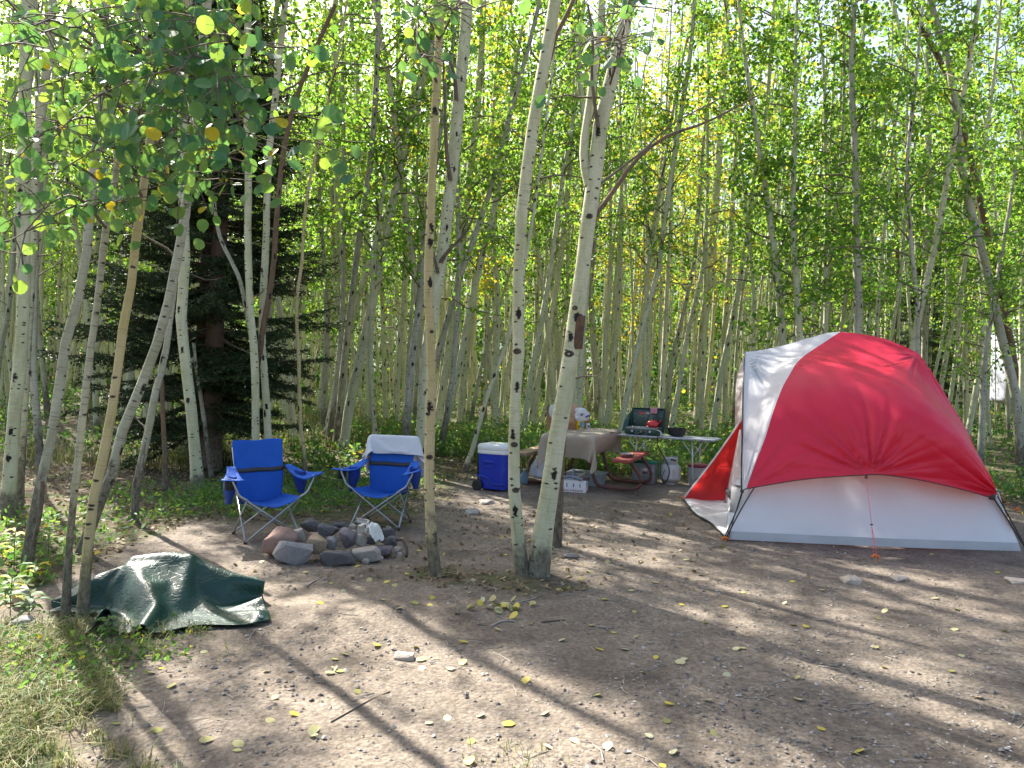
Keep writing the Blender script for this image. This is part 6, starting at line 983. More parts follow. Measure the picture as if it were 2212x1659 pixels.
  -298,-32,-24, -290,-28,8, -282,-21,40, -277,-9,72, -275,4,103, -273,18,134, -267,29,164, -232,30,166, -198,30,166, -164,31,165, -129,31,165, -95,31,165, -61,32,164, -27,32,164, 7,32,164, 41,33,163, 76,33,163, 110,33,163, 144,33,162, 178,34,162, 212,34,162, 247,36,161, 271,28,149, 275,10,121, 274,-9,93, 280,-24,63, 291,-36,33, 302,-45,2,
  -277,-26,-32, -273,-14,0, -273,-1,31, -275,12,62, -281,22,94, -283,22,124, -261,34,140, -232,35,144, -198,34,143, -164,36,143, -130,37,142, -96,37,142, -61,37,141, -27,37,141, 7,37,140, 41,37,140, 75,36,139, 109,36,139, 144,36,138, 178,36,137, 211,33,137, 245,32,136, 274,37,130, 279,24,109, 272,11,81, 272,-6,51, 275,-22,22, 283,-37,-8,
  -272,-5,-41, -277,7,-10, -285,16,22, -294,21,54, -297,16,85, -275,17,105, -260,42,117, -232,33,119, -198,32,119, -164,33,118, -130,34,118, -96,35,117, -62,36,116, -28,36,116, 7,36,115, 41,35,115, 75,35,114, 109,35,114, 143,34,113, 177,35,113, 210,29,112, 244,27,111, 269,42,106, 290,28,93, 278,25,67, 266,15,39, 267,-2,10, 271,-18,-20,
  -286,9,-50, -297,13,-18, -307,15,14, -311,10,45, -288,5,68, -270,22,83, -258,48,93, -231,33,94, -198,29,94, -164,32,93, -130,33,93, -96,34,92, -62,34,92, -28,35,91, 6,35,91, 40,34,90, 74,34,89, 108,34,89, 142,33,88, 177,33,88, 209,24,88, 243,21,87, 264,42,82, 293,37,72, 294,17,54, 278,22,25, 263,17,-3, 259,0,-31,
  -303,-6,-55, -315,-2,-23, -324,5,6, -302,-1,28, -276,3,47, -271,31,60, -257,52,68, -231,34,69, -198,27,69, -165,30,68, -131,32,68, -97,33,67, -62,33,67, -28,34,66, 6,34,66, 40,34,65, 74,33,65, 108,33,64, 142,32,64, 176,31,63, 208,20,64, 242,16,63, 259,41,57, 289,45,49, 307,22,36, 294,9,12, 279,18,-17, 261,18,-45,
  -320,-23,-59, -333,-9,-32, -313,1,-13, -289,-9,9, -269,8,25, -274,38,37, -255,55,44, -230,34,44, -199,25,44, -165,29,44, -131,31,43, -97,32,42, -63,33,42, -29,33,41, 5,33,41, 39,33,40, 73,33,40, 108,32,39, 142,31,39, 175,28,38, 207,16,39, 240,12,38, 256,38,33, 283,49,25, 309,33,15, 313,7,-2, 295,4,-29, 279,12,-58,
  -340,-21,-72, -326,-3,-52, -302,-11,-31, -276,-11,-12, -269,16,2, -277,45,14, -253,57,19, -230,33,19, -199,23,20, -165,27,19, -131,30,18, -97,31,18, -63,32,17, -29,32,17, 5,33,16, 39,33,15, 73,32,15, 107,31,14, 141,30,14, 175,25,14, 206,12,15, 239,7,14, 254,34,9, 276,52,1, 306,40,-9, 324,16,-21, 313,-5,-43, 295,-2,-71,
  -341,-10,-91, -314,-13,-71, -289,-21,-50, -267,-5,-34, -274,24,-21, -279,53,-10, -251,59,-6, -230,33,-6, -199,21,-5, -165,25,-6, -132,28,-7, -98,30,-7, -64,31,-8, -29,32,-8, 5,32,-9, 39,32,-9, 73,32,-10, 107,30,-10, 141,28,-11, 174,22,-11, 205,8,-10, 238,3,-11, 252,30,-16, 270,53,-23, 301,46,-32, 326,26,-43, 332,-1,-59, 314,-12,-84,
  -329,-18,-110, -304,-26,-89, -277,-24,-71, -266,3,-57, -280,30,-44, -279,59,-34, -250,59,-31, -229,33,-30, -199,19,-30, -166,22,-31, -132,27,-31, -98,29,-32, -64,31,-33, -30,32,-33, 4,32,-34, 38,32,-34, 72,31,-35, 106,30,-35, 140,26,-36, 173,18,-36, 204,4,-35, 237,-1,-35, 251,26,-40, 264,53,-47, 294,50,-56, 322,33,-66, 342,9,-78, 334,-14,-98,
  -318,-31,-129, -291,-35,-108, -267,-19,-93, -270,11,-80, -287,37,-67, -279,65,-58, -249,60,-56, -229,32,-55, -200,17,-55, -166,19,-55, -132,24,-56, -98,28,-57, -64,30,-57, -30,31,-58, 4,32,-59, 38,32,-59, 72,31,-60, 106,28,-60, 140,24,-60, 172,14,-60, 203,0,-59, 236,-5,-60, 250,21,-65, 258,51,-71, 288,53,-80, 316,37,-90, 343,19,-100, 352,-9,-115,
  -306,-42,-147, -278,-36,-129, -264,-11,-116, -277,17,-103, -292,44,-90, -278,69,-83, -249,59,-81, -229,32,-80, -200,16,-80, -166,16,-80, -132,22,-81, -99,26,-82, -65,29,-82, -31,31,-83, 3,32,-83, 38,31,-84, 72,30,-84, 105,27,-85, 139,21,-85, 171,10,-85, 202,-4,-83, 235,-9,-84, 249,17,-89, 253,49,-95, 282,57,-104, 309,39,-114, 337,23,-124, 360,2,-135,
  -292,-48,-167, -268,-32,-151, -266,-2,-139, -285,23,-126, -296,51,-114, -276,73,-107, -248,59,-106, -229,31,-105, -200,15,-105, -166,14,-105, -132,18,-106, -99,24,-106, -65,28,-107, -31,31,-108, 3,31,-108, 37,31,-109, 71,29,-109, 105,25,-110, 138,18,-110, 170,6,-109, 201,-8,-108, 233,-13,-109, 248,13,-114, 249,46,-119, 275,59,-127, 302,42,-137, 329,24,-147, 357,8,-158,
  -279,-50,-188, -263,-24,-174, -272,5,-161, -292,29,-148, -298,59,-137, -275,77,-131, -248,58,-130, -229,30,-130, -200,14,-129, -166,11,-129, -132,15,-130, -99,21,-131, -65,26,-132, -31,30,-132, 3,31,-133, 37,30,-134, 71,28,-134, 104,23,-134, 137,15,-134, 169,2,-134, 200,-13,-132, 232,-17,-133, 248,9,-138, 246,42,-143, 268,61,-151, 296,46,-161, 321,25,-171, 349,9,-181,
  -268,-46,-210, -263,-16,-197, -280,10,-184, -299,35,-171, -300,66,-161, -273,79,-156, -248,58,-155, -229,30,-155, -200,13,-154, -166,9,-154, -133,12,-155, -99,18,-156, -65,24,-156, -32,29,-157, 2,30,-158, 36,29,-158, 70,27,-159, 104,21,-159, 136,11,-159, 168,-2,-158, 199,-17,-157, 231,-21,-158, 247,5,-163, 243,38,-168, 261,61,-175, 290,49,-185, 313,27,-194, 341,9,-205,
  -261,-38,-232, -267,-8,-220, -288,16,-207, -305,42,-194, -301,73,-185, -272,81,-181, -249,57,-180, -229,29,-179, -200,12,-179, -167,7,-179, -133,9,-179, -99,15,-180, -66,22,-181, -32,27,-182, 2,29,-183, 36,28,-183, 70,25,-184, 103,18,-184, 135,7,-183, 167,-7,-182, 197,-22,-181, 230,-25,-182, 246,1,-187, 241,34,-192, 254,61,-199, 283,53,-209, 306,30,-218, 332,10,-228,
  -258,-28,-255, -274,-1,-243, -295,22,-230, -310,50,-218, -301,79,-209, -270,82,-206, -249,56,-205, -229,29,-204, -200,11,-204, -167,5,-204, -133,7,-204, -99,13,-205, -66,21,-206, -32,26,-207, 2,27,-207, 36,27,-208, 69,23,-208, 102,14,-208, 134,2,-208, 165,-11,-207, 196,-26,-206, 229,-29,-207, 245,-3,-211, 240,30,-217, 248,60,-223, 277,56,-232, 299,32,-242, 325,12,-252,
 ]),
 'rag1': (16, 16, (-0.01, -0.0, 0.07), [
  -35,-137,-51, -34,-142,-29, -25,-126,-34, -16,-124,-18, -11,-117,1, 8,-106,0, 21,-111,6, 33,-96,3, 45,-88,3, 50,-77,-15, 62,-63,-18, 76,-47,-14, 88,-42,-26, 101,-30,-39, 109,-12,-43, 109,-1,-63,
  -48,-138,-42, -35,-126,-35, -29,-121,-20, -13,-107,-25, -4,-103,-5, 0,-99,14, 22,-95,18, 24,-83,1, 43,-73,2, 49,-62,-8, 54,-51,-26, 71,-39,-24, 85,-28,-18, 97,-19,-32, 119,-8,-34, 112,8,-48,
  -55,-127,-42, -44,-116,-29, -36,-107,-18, -20,-104,-10, -5,-91,-7, 5,-83,5, 17,-79,21, 28,-70,13, 40,-67,14, 45,-49,1, 58,-37,-14, 68,-25,-31, 84,-13,-24, 94,-5,-34, 107,4,-34, 124,17,-39,
  -59,-121,-26, -51,-103,-37, -35,-94,-26, -24,-92,-6, -10,-86,2, 1,-68,2, 9,-68,19, 23,-58,24, 36,-52,16, 58,-45,13, 67,-30,-1, 73,-14,-16, 78,2,-29, 99,10,-25, 103,22,-43, 118,25,-29,
  -55,-116,-11, -53,-96,-20, -40,-83,-24, -32,-81,-3, -19,-78,13, -8,-63,16, 3,-56,25, 19,-51,33, 36,-40,24, 53,-29,12, 73,-20,10, 83,-10,-6, 82,11,-16, 88,24,-27, 106,35,-29, 116,44,-41,
  -69,-105,-15, -53,-91,-9, -42,-72,-12, -32,-65,-3, -27,-66,15, -13,-60,31, 0,-45,30, 18,-36,29, 38,-29,35, 57,-19,26, 66,-4,11, 77,4,6, 82,19,-8, 91,35,-18, 98,48,-23, 116,57,-29,
  -73,-94,-3, -63,-84,-6, -52,-67,-5, -39,-52,1, -31,-51,19, -19,-46,29, -1,-42,41, 18,-33,42, 33,-17,35, 49,-5,35, 60,9,22, 68,17,10, 78,31,-1, 85,42,-10, 93,59,-17, 109,67,-20,
  -83,-84,6, -74,-70,-7, -61,-62,7, -50,-46,11, -37,-41,25, -24,-39,43, -5,-31,48, 13,-21,47, 26,-9,43, 41,7,42, 56,22,35, 62,33,16, 69,43,6, 73,53,-12, 86,67,-17, 101,81,-18,
  -89,-76,-10, -81,-61,5, -68,-48,0, -61,-44,23, -46,-30,30, -31,-26,48, -14,-19,55, 4,-7,56, 17,4,49, 28,19,44, 43,34,36, 52,45,19, 58,54,0, 70,69,-5, 81,77,-22, 97,85,-28,
  -91,-60,-21, -95,-50,0, -79,-34,2, -62,-30,17, -55,-24,38, -39,-15,52, -23,-6,61, -6,6,59, 12,17,61, 17,31,44, 29,43,31, 43,58,22, 53,66,3, 58,75,-16, 77,87,-21, 92,99,-30,
  -100,-44,-25, -92,-36,-8, -90,-29,12, -73,-22,26, -56,-9,35, -44,-1,54, -31,6,70, -14,19,68, 1,30,59, 16,44,52, 27,55,35, 31,62,14, 45,73,1, 56,90,-6, 69,99,-23, 81,105,-41,
  -109,-36,-15, -94,-21,-10, -83,-14,6, -74,-9,20, -69,-5,42, -57,6,60, -40,21,68, -23,35,72, -4,46,63, 3,48,42, 16,62,32, 28,77,18, 33,82,-3, 46,92,-16, 59,108,-26, 67,109,-47,
  -114,-18,-20, -103,-16,1, -89,-2,4, -83,6,20, -72,10,36, -62,19,51, -48,33,61, -30,43,61, -16,59,56, 0,65,41, 5,62,20, 18,71,5, 25,91,-4, 36,106,-15, 48,110,-33, 59,123,-45,
  -124,-7,-6, -107,0,-6, -99,6,13, -84,19,14, -83,24,33, -70,34,48, -53,45,50, -34,58,54, -22,60,41, -11,75,33, 7,80,21, 5,78,-2, 16,86,-20, 29,103,-29, 37,120,-38, 50,118,-55,
  -125,3,-10, -113,11,2, -95,21,4, -95,30,23, -79,40,25, -76,48,45, -57,58,48, -43,64,46, -30,74,35, -18,72,16, -5,87,10, 7,97,2, 6,98,-18, 18,109,-30, 22,121,-50, 39,131,-52,
  -132,14,4, -118,25,-9, -107,28,8, -97,43,15, -89,51,28, -73,61,33, -66,72,46, -49,66,35, -38,70,20, -26,89,19, -15,92,7, -4,110,0, -3,114,-15, 11,124,-22, 20,134,-38, 26,145,-58,
 ]),
 'rag2': (16, 16, (0.0, 0.01, 0.08), [
  115,-126,-51, 116,-117,-41, 122,-97,-29, 111,-78,-29, 100,-58,-28, 102,-39,-15, 106,-20,-3, 106,1,1, 109,15,3, 105,36,-2, 94,55,-11, 83,73,-12, 71,80,-32, 65,97,-38, 56,99,-56, 43,107,-73,
  99,-123,-57, 104,-107,-47, 108,-93,-29, 107,-80,-12, 105,-57,-13, 88,-41,-9, 88,-18,-8, 90,3,-5, 97,21,11, 87,32,1, 81,49,-3, 71,63,-18, 59,81,-23, 54,88,-45, 41,107,-49, 36,97,-66,
  87,-121,-53, 94,-101,-46, 93,-82,-37, 91,-77,-17, 93,-61,-1, 96,-38,5, 87,-17,5, 82,0,10, 81,20,11, 81,41,16, 67,49,3, 60,68,-9, 51,69,-28, 40,87,-38, 27,95,-56, 22,107,-70,
  78,-115,-64, 84,-95,-52, 79,-87,-32, 82,-75,-19, 77,-53,-10, 79,-36,5, 81,-19,14, 79,-1,26, 75,18,28, 67,35,21, 58,56,15, 49,72,0, 41,81,-20, 26,78,-37, 17,95,-45, 7,102,-62,
  62,-113,-54, 68,-101,-44, 64,-82,-34, 67,-70,-16, 72,-63,5, 73,-43,17, 66,-23,20, 66,-6,35, 61,14,34, 54,35,30, 43,48,14, 35,62,-3, 27,83,-10, 16,91,-29, 6,83,-47, -6,97,-56,
  55,-113,-41, 52,-93,-47, 54,-88,-26, 56,-73,-12, 55,-55,2, 58,-41,19, 63,-28,36, 53,-9,35, 46,9,35, 38,32,35, 33,44,19, 22,60,6, 12,74,-8, 5,84,-22, -6,93,-39, -15,85,-58,
  41,-109,-51, 39,-99,-35, 42,-80,-26, 44,-74,-7, 46,-65,12, 48,-49,28, 46,-29,40, 43,-9,48, 34,8,38, 23,24,26, 19,46,25, 9,50,9, -2,66,-6, -10,86,-12, -20,90,-31, -31,91,-47,
  30,-114,-48, 27,-97,-35, 32,-86,-20, 30,-74,-4, 30,-63,15, 31,-54,34, 29,-36,48, 24,-13,49, 22,9,52, 13,26,39, 4,41,24, -4,59,20, -18,62,0, -23,80,-10, -31,99,-19, -40,93,-37,
  20,-106,-52, 18,-90,-41, 18,-84,-20, 16,-72,-5, 14,-69,16, 11,-58,35, 8,-38,46, 6,-16,49, 3,6,54, 0,26,46, -9,42,36, -19,52,23, -29,68,10, -37,76,-6, -48,96,-14, -51,94,-32,
  15,-99,-59, 6,-89,-39, 6,-73,-26, 0,-72,-7, -3,-63,11, -9,-57,29, -11,-39,43, -13,-18,41, -15,4,50, -19,22,53, -23,43,46, -32,55,33, -41,63,14, -50,72,-3, -57,82,-22, -64,102,-31,
  4,-98,-62, 4,-76,-48, -10,-78,-29, -13,-63,-15, -21,-62,4, -19,-47,18, -24,-34,33, -29,-23,48, -32,-1,54, -34,19,58, -42,40,50, -43,47,33, -52,58,17, -64,75,8, -71,85,-11, -79,100,-24,
  -4,-87,-66, -10,-82,-45, -17,-64,-35, -29,-68,-17, -33,-53,-5, -36,-44,15, -40,-37,32, -43,-20,42, -50,-6,59, -52,17,63, -55,33,47, -60,52,36, -66,53,18, -71,62,-1, -81,82,-10, -94,98,-11,
  -17,-92,-65, -25,-82,-49, -30,-74,-32, -39,-57,-24, -46,-59,-3, -48,-40,6, -54,-36,26, -59,-25,44, -62,-4,47, -65,14,55, -69,35,54, -73,44,36, -81,58,21, -85,62,4, -96,80,-5, -98,89,-21,
  -22,-103,-56, -39,-89,-51, -44,-76,-33, -50,-67,-18, -61,-54,-9, -65,-49,8, -69,-33,18, -74,-23,36, -79,-5,46, -74,15,40, -76,32,40, -88,47,45, -90,63,28, -102,56,7, -112,72,-9, -116,92,-19,
  -26,-105,-38, -42,-98,-46, -52,-86,-28, -63,-72,-20, -74,-65,-6, -81,-54,8, -84,-39,23, -82,-15,27, -86,3,32, -87,15,30, -87,30,32, -100,45,33, -108,65,30, -109,71,9, -127,67,-5, -134,85,-18,
  -31,-114,-35, -50,-104,-32, -68,-93,-36, -69,-84,-18, -86,-68,-18, -91,-48,-6, -90,-28,9, -95,-15,27, -97,-2,30, -102,18,20, -99,29,21, -103,41,20, -116,58,15, -124,80,13, -139,76,4, -147,75,-15,
 ]),
}
# ---------------------------------------------------------------- folding camp chairs
BLUE = pm('blue_canvas', (.006, .12, .58), (.005, .095, .50), 5, .75, .25, 160, transl=.12, tcol=(.01, .09, .6), bdist=.003)
BLUED = pm('dark_blue_canvas', (.006, .035, .24), (.005, .03, .19), 9, .8, .2, 120)
STEEL = pm('grey_steel_tube', (.42, .44, .47), (.34, .36, .39), 20, .35, metal=.6)
RUB = pm('black_rubber', (.015, .015, .016), (.03, .03, .03), 20, .6)
MESHB = pm('black_mesh', (.012, .012, .014), (.03, .03, .03), 120, .8)
def chair(label, loc, rz, seed, twist=0.0):
    o = empty('camp_chair', label, 'chair', loc, rz, 'folding chairs by the fire ring'); rr = random.Random(seed)
    a, b = rr.uniform(0, 6), rr.uniform(0, 6)
    def seat(u, v):
        x = u*2-1; w = (1-x*x)
        return Vector((x*(.265-.035*v), -.255+.44*v-.02*w*(1-v), .41-.03*v-.085*w*(1-.15*v)+.004*math.sin(9*x+a)*math.sin(7*v+b)))
    q = MB(); q.grid(seat, 25, 17); q.build('seat', BLUE, o, thick=.006)
    def back(u, v):
        x = u*2-1; w = (1-x*x); s = min(1, v/.45)
        return Vector((x*((.235+.03*v) if v > .42 else .19+.066*s**.6), .175+.16*v+.035*w*(1-.3*v)+twist*x*v, .30+.06*s-.0+.56*v*(1-.0)-.06*(1-w)*0+.006*math.sin(5*x+b)*math.sin(8*v)+twist*.25*x*v))
    q = MB(); q.grid(back, 25, 29); q.build('backrest', BLUE, o, thick=.006)
    def strap(u, v):
        p = back(u, .45+.075*v); return Vector((p.x*1.02, p.y-.012, p.z-.012*(1-(2*u-1)**2)))
    q = MB(); q.grid(strap, 21, 3); q.build('strap', BLK, o, thick=.004)
    for s in (-1, 1):
        def arm(u, v):
            f = v; cx = s*(.285+.10*f**1.3); wd = .06+.11*f**1.1
            x = cx+s*(u-.42)*wd*1.25; y = .235-.50*f+.03*(u-.5)
            return Vector((x, y, .665-.075*math.sin(PI*min(1, f*1.15)*.62)+.012*(u-.5)**2+(.06 if s > 0 else .01)*f*(u-.42)))
        q = MB(); q.grid(arm, 7, 17); q.build('armrest', BLUE, o, thick=.008)
        q = MB(); q.tube([(s*.395, -.235, .605), (s*.392, -.245, .575), (s*.37, -.25, .525), (s*.335, -.25, .455), (s*.285, -.25, .418), (s*.26, -.25, .405)], .0105, 8, 20); q.build('arm_post', STEEL, o)
        q = MB(); q.tube([(s*.262, -.25, .405), (-s*.27, -.27-.012*s, .015)], .0095, 8); q.build('front_brace', STEEL, o)
        q = MB(); q.tube([(s*.225, .19, .36), (-s*.25, .22+.012*s, .015)], .0085, 8); q.build('rear_brace', STEEL, o)
        q = MB(); q.tube([(s*.27, -.265, .015), (s*.232, .19, .38)], .0095, 8); q.build('side_brace', STEEL, o)
        q = MB(); q.tube([(s*.25, .225, .015), (s*.258, -.235, .39)], .0085, 8); q.build('side_brace', STEEL, o)
        q = MB(); q.tube([(s*.225, .20, .30), (s*.242, .285, .66), (s*.25, .362+twist*s, .85)], .0095, 8); q.build('back_post', STEEL, o)
        for fx, fy in ((.27, -.268), (.25, .223)):
            q = MB(); q.lathe([(.018, 0), (.019, .012), (.013, .026), (.010, .034)], 10, Matrix.Translation((s*fx, fy, -.004))); q.build('foot', RUB, o)
    # cup holder and pouches under the arms
    q = MB(); q.lathe([(.040, -.10), (.047, -.05), (.050, 0)], 14, Matrix.Translation((-.405, -.19, .60)) @ Matrix.Rotation(.1, 4, 'Y')); q.build('cup_holder', MESHB, o)
    def pouch(s, y0, y1, zt, zb, bulge=.045):
        q = MB()
        def f(u, v):
            th = u*2*PI; h = zt+(zb-zt)*v; wv = (1-.55*v**2.2); return Vector((s*(.345+.02*v)+math.sin(th)*bulge*(.5+.5*math.sin(PI*min(1, v+.15))), (y0+y1)/2+math.cos(th)*(y1-y0)/2*wv, h))
        q.grid(f, 17, 10); q.build('pouch', BLUED, o)
    o.scale = (.93, .93, .95)
    pouch(1, -.12, .17, .63, .40, .055); pouch(-1, -.12, .16, .61, .34, .055)
    return o
c1 = chair('blue folding chair with a bare back, left of the fire ring', (-2.27, 7.11, gz(-2.27, 7.11)), rad(35), 1, .02)
c2 = chair('blue folding chair with a white towel over its back', (-1.29, 7.80, gz(-1.29, 7.8)), rad(-9), 2)
# towel over the second chair
TOW = pm('white_terry', (.74, .75, .80), (.68, .69, .75), 6, .95, .5, 260, transl=.1, bdist=.004)
tw = empty('towel', 'white towel draped over the back of the right blue chair', 'towel', c2.location.copy(), rad(-9)); tw.scale = (.93, .93, .95)
tw.scale = (1, 1, 1); G = sheet_points(*SHEETS['towel']); G[..., 2] -= .028
sheet('cloth', G, TOW, tw, .008)

# ---------------------------------------------------------------- fire ring stones
def rock_mesh(name, size, seed, m, n=22, bev=.07, rough=.03):
    rr = random.Random(seed); bm = bmesh.new()
    for k in range(n):
        v = Vector((rr.gauss(0, 1), rr.gauss(0, 1), rr.gauss(0, 1))).normalized()
        v = Vector([math.copysign(abs(c)**.75, c) for c in v])*rr.uniform(.88, 1.06)
        bm.verts.new((v.x*size[0]*.5, v.y*size[1]*.5, v.z*size[2]*.5))
    r = bmesh.ops.convex_hull(bm, input=bm.verts[:]); bmesh.ops.delete(bm, geom=[e for e in r['geom_interior'] if isinstance(e, bmesh.types.BMVert)], context='VERTS')
    s = min(size); bmesh.ops.bevel(bm, geom=bm.edges[:], offset=s*bev, segments=2, affect='EDGES', profile=.6, clamp_overlap=True)
    bmesh.ops.triangulate(bm, faces=bm.faces[:])
    for _ in range(2): bmesh.ops.subdivide_edges(bm, edges=[e for e in bm.edges if e.calc_length() > s*.12], cuts=1, use_grid_fill=True)
    bmesh.ops.triangulate(bm, faces=bm.faces[:]); bmesh.ops.remove_doubles(bm, verts=bm.verts[:], dist=s*.004); bm.normal_update()
    of = Vector((seed*1.7, seed*.9, 0))
    for v in bm.verts:
        h = noise.fractal(v.co/s*2.2+of, 1.0, 2.0, 4)*rough*s+noise.noise(v.co/s*9+of)*rough*.25*s
        v.co += v.normal*h
    me = D.meshes.new(name); bm.to_mesh(me); bm.free(); me.shade_smooth(); me.set_sharp_from_angle(angle=rad(38)); me.materials.append(m); return me
def stone_mat(name, a, b, c=None):
    t = NT(name); o = t.obj()
    col = t.mix(t.ramp(t.noise(o, 7, 6, .65), [(.35, 0.), (.68, 1.)]), a, b)
    col = t.mix(t.ramp(t.noise(o, 60, 4, .7), [(.5, 0.), (.72, .6)]), col, tuple(k*.5 for k in a))
    col = t.mix(t.ramp(t.noise(o, 24, 4, .7), [(.6, 0.), (.75, .5)]), col, c or tuple(min(1, k*1.9) for k in b))
    t.set(t.b.inputs['Base Color'], col); t.b.inputs['Roughness'].default_value = .85; t.b.inputs['Specular IOR Level'].default_value = .25
    t.bump(t.math('ADD', t.noise(o, 30, 6, .7), t.math('MULTIPLY', t.noise(o, 120, 3, .6), .4)), .5, .008); return t.m
ST = {'g': stone_mat('grey_stone', (0.290, 0.280, 0.277), (0.210, 0.196, 0.198)), 'd': stone_mat('dark_stone', (0.145, 0.140, 0.143), (0.102, 0.095, 0.099)), 'r': stone_mat('red_brown_stone', (0.334, 0.203, 0.165), (0.217, 0.154, 0.132)),
      't': stone_mat('tan_stone', (0.362, 0.266, 0.172), (0.275, 0.217, 0.152)), 'l': stone_mat('light_stone', (0.392, 0.350, 0.304), (0.290, 0.266, 0.238)), 'p': stone_mat('purplish_stone', (0.225, 0.189, 0.205), (0.152, 0.133, 0.145)), 'w': stone_mat('pale_stone', (0.522, 0.448, 0.370), (0.392, 0.336, 0.277))}
def rock(label, x0, x1, y0, y1, Y, mk, seed, zb=0.0, dep=.8, rz=0, name='fire_ring_stone', group='stones of the fire ring', z5=True, n=22, bev=.07):
    """box in photo pixels of the enlarged view, distance Y"""
    if z5: x0, x1, y0, y1 = 553+x0*.16176, 553+x1*.16176, 1114+y0*.16176, 1114+y1*.16176
    c = at((x0+x1)/2, (y0+y1)/2, Y); w = (x1-x0)/F*Y; h = (y1-y0)/F*Y
    bot = c.z-h/2
    me = rock_mesh(name, (w*1.04, w*dep, h*1.06), seed, ST[mk], n, bev)
    o = D.objects.new(name, me); C.objects.link(o); o.location = c; o.rotation_euler = (0, 0, rz)
    return tag(o, label, 'stone', group)
rock('big red-brown boulder at the left end of the fire ring', 45, 560, 165, 575, 6.38, 'r', 1, dep=.75)
rock('smooth grey slab leaning at the front left of the fire ring', 240, 770, 330, 655, 6.17, 'g', 2, dep=.55)
rock('tan rounded stone in the middle of the fire ring', 662, 945, 245, 530, 6.28, 't', 3, dep=.8)
rock('grey-brown stone tucked behind the red-brown boulder', 455, 660, 165, 420, 6.58, 'l', 4, dep=1.0)
rock('dark brown stone topping the rear left of the ring', 585, 865, 45, 245, 6.85, 'd', 5, dep=.9)
rock('charcoal stone at the back of the ring, left of centre', 810, 1105, 95, 300, 6.80, 'd', 6, dep=.8)
rock('flat dark slab lying at the far back of the ring', 1010, 1225, 78, 190, 7.05, 'd', 7, dep=.9)
rock('small blocky dark stone right of the tan stone', 925, 1078, 265, 470, 6.35, 'g', 8, dep=.9)
rock('purplish wedge-shaped stone at the ring centre', 1080, 1340, 165, 445, 6.40, 'p', 9, dep=.8, n=14)
rock('pale speckled stone right of the purplish wedge', 1320, 1495, 238, 420, 6.45, 'l', 10, dep=.9)
rock('dark angular stone under the white cloth', 1470, 1615, 228, 410, 6.50, 'd', 11, dep=.9, n=14)
rock('broad dark slab lowest at the front of the ring', 825, 1315, 430, 695, 6.14, 'd', 12, dep=.6)
rock('broad light grey slab at the front right of the ring', 1270, 1675, 408, 640, 6.26, 'l', 13, dep=.6)
rock('rounded brown-grey stone at the right front of the ring', 1600, 1840, 392, 560, 6.42, 'p', 14, dep=.8)
rock('rough grey stone at the right rear of the ring', 1705, 1890, 270, 435, 6.60, 'd', 15, dep=.9)
rock('small dark stone below the cloth tail', 1640, 1725, 262, 375, 6.52, 'd', 16)
rock('tiny pale wedge stone behind the purplish wedge', 1255, 1345, 185, 265, 6.62, 'w', 17)
rock('small ashy stone left of the crumpled cloths', 1235, 1345, 98, 225, 6.75, 'l', 18)
rock('little grey stone beside the charred stick', 1835, 1975, 410, 520, 6.45, 'l', 19)
rock('pebble-sized stone at the foot of the charred stick', 1880, 1962, 490, 560, 6.30, 'l', 20)
rock('pale pebble at the right foot of the light slab', 1643, 1702, 540, 590, 6.24, 'w', 21)
rock('reddish stone wedged behind the tan one', 665, 865, 222, 350, 6.50, 'r', 22)
rock('small flat stone at the foot of the light slab', 1418, 1525, 568, 650, 6.17, 'l', 23, dep=.7)
rock('brown stone filling the gap behind the blocky dark one', 865, 1005, 258, 385, 6.55, 'r', 24)
rock('grey stone behind the purplish wedge', 1115, 1245, 152, 240, 6.68, 'g', 25)
rock('dark stone at the far right back of the ring', 1680, 1870, 150, 290, 6.9, 'd', 26)
def crumple(label, x0, x1, y0, y1, Y, key, rz=0, tone='w', tilt=0):
    c = at(553+(x0+x1)/2*.16176, 1114+(y0+y1)/2*.16176, Y); w = (x1-x0)*.16176/F*Y; h = (y1-y0)*.16176/F*Y
    G = sheet_points(*SHEETS[key]); G = G-G.reshape(-1, 3).mean(0); R_ = np.array((Matrix.Rotation(rz, 3, 'Z') @ Matrix.Rotation(tilt, 3, 'X')).to_3x3()); G = G @ R_.T
    lo, hi = G.reshape(-1, 3).min(0), G.reshape(-1, 3).max(0); G = (G-(lo+hi)/2)/(hi-lo)*np.array([w, w*.8, h])
    o = sheet('crumpled_cloth', G, pm('white_paper_cloth', (.80, .80, .78), (.74, .73, .70), 20, .9, .3, 90, transl=.15) if tone == 'w' else pm('beige_paper_cloth', (.62, .54, .47), (.7, .66, .6), 14, .9, .3, 90), None, .003)
    o.location = c; return tag(o, label, 'cloth', 'crumpled white cloths on the stones')
crumple('bright white crumpled cloth with a hanging tail on the stones', 1445, 1722, 78, 350, 6.44, 'rag2', .4)
crumple('off-white crumpled ball behind the bright cloth', 1325, 1520, 30, 165, 6.66, 'rag1', 2.2, 'w', 1.2)
crumple('beige soiled crumple below the off-white ball', 1340, 1485, 105, 250, 6.60, 'rag2', 3.3, 'b', .8)
q = MB(); P = [at(553+x*.16176, 1114+y*.16176, 6.3+.05*k) for k, (x, y) in enumerate([(2005, 545), (2015, 470), (1995, 400), (1960, 330), (1880, 320)])]
q.tube([tuple(p) for p in P], .014, 8, 16)
tag(q.build('charred_stick', pm('charred_wood', (.05, .04, .035), (.10, .085, .07), 30, .95, .8, 60)), 'crooked charred stick at the right end of the fire ring', 'stick')

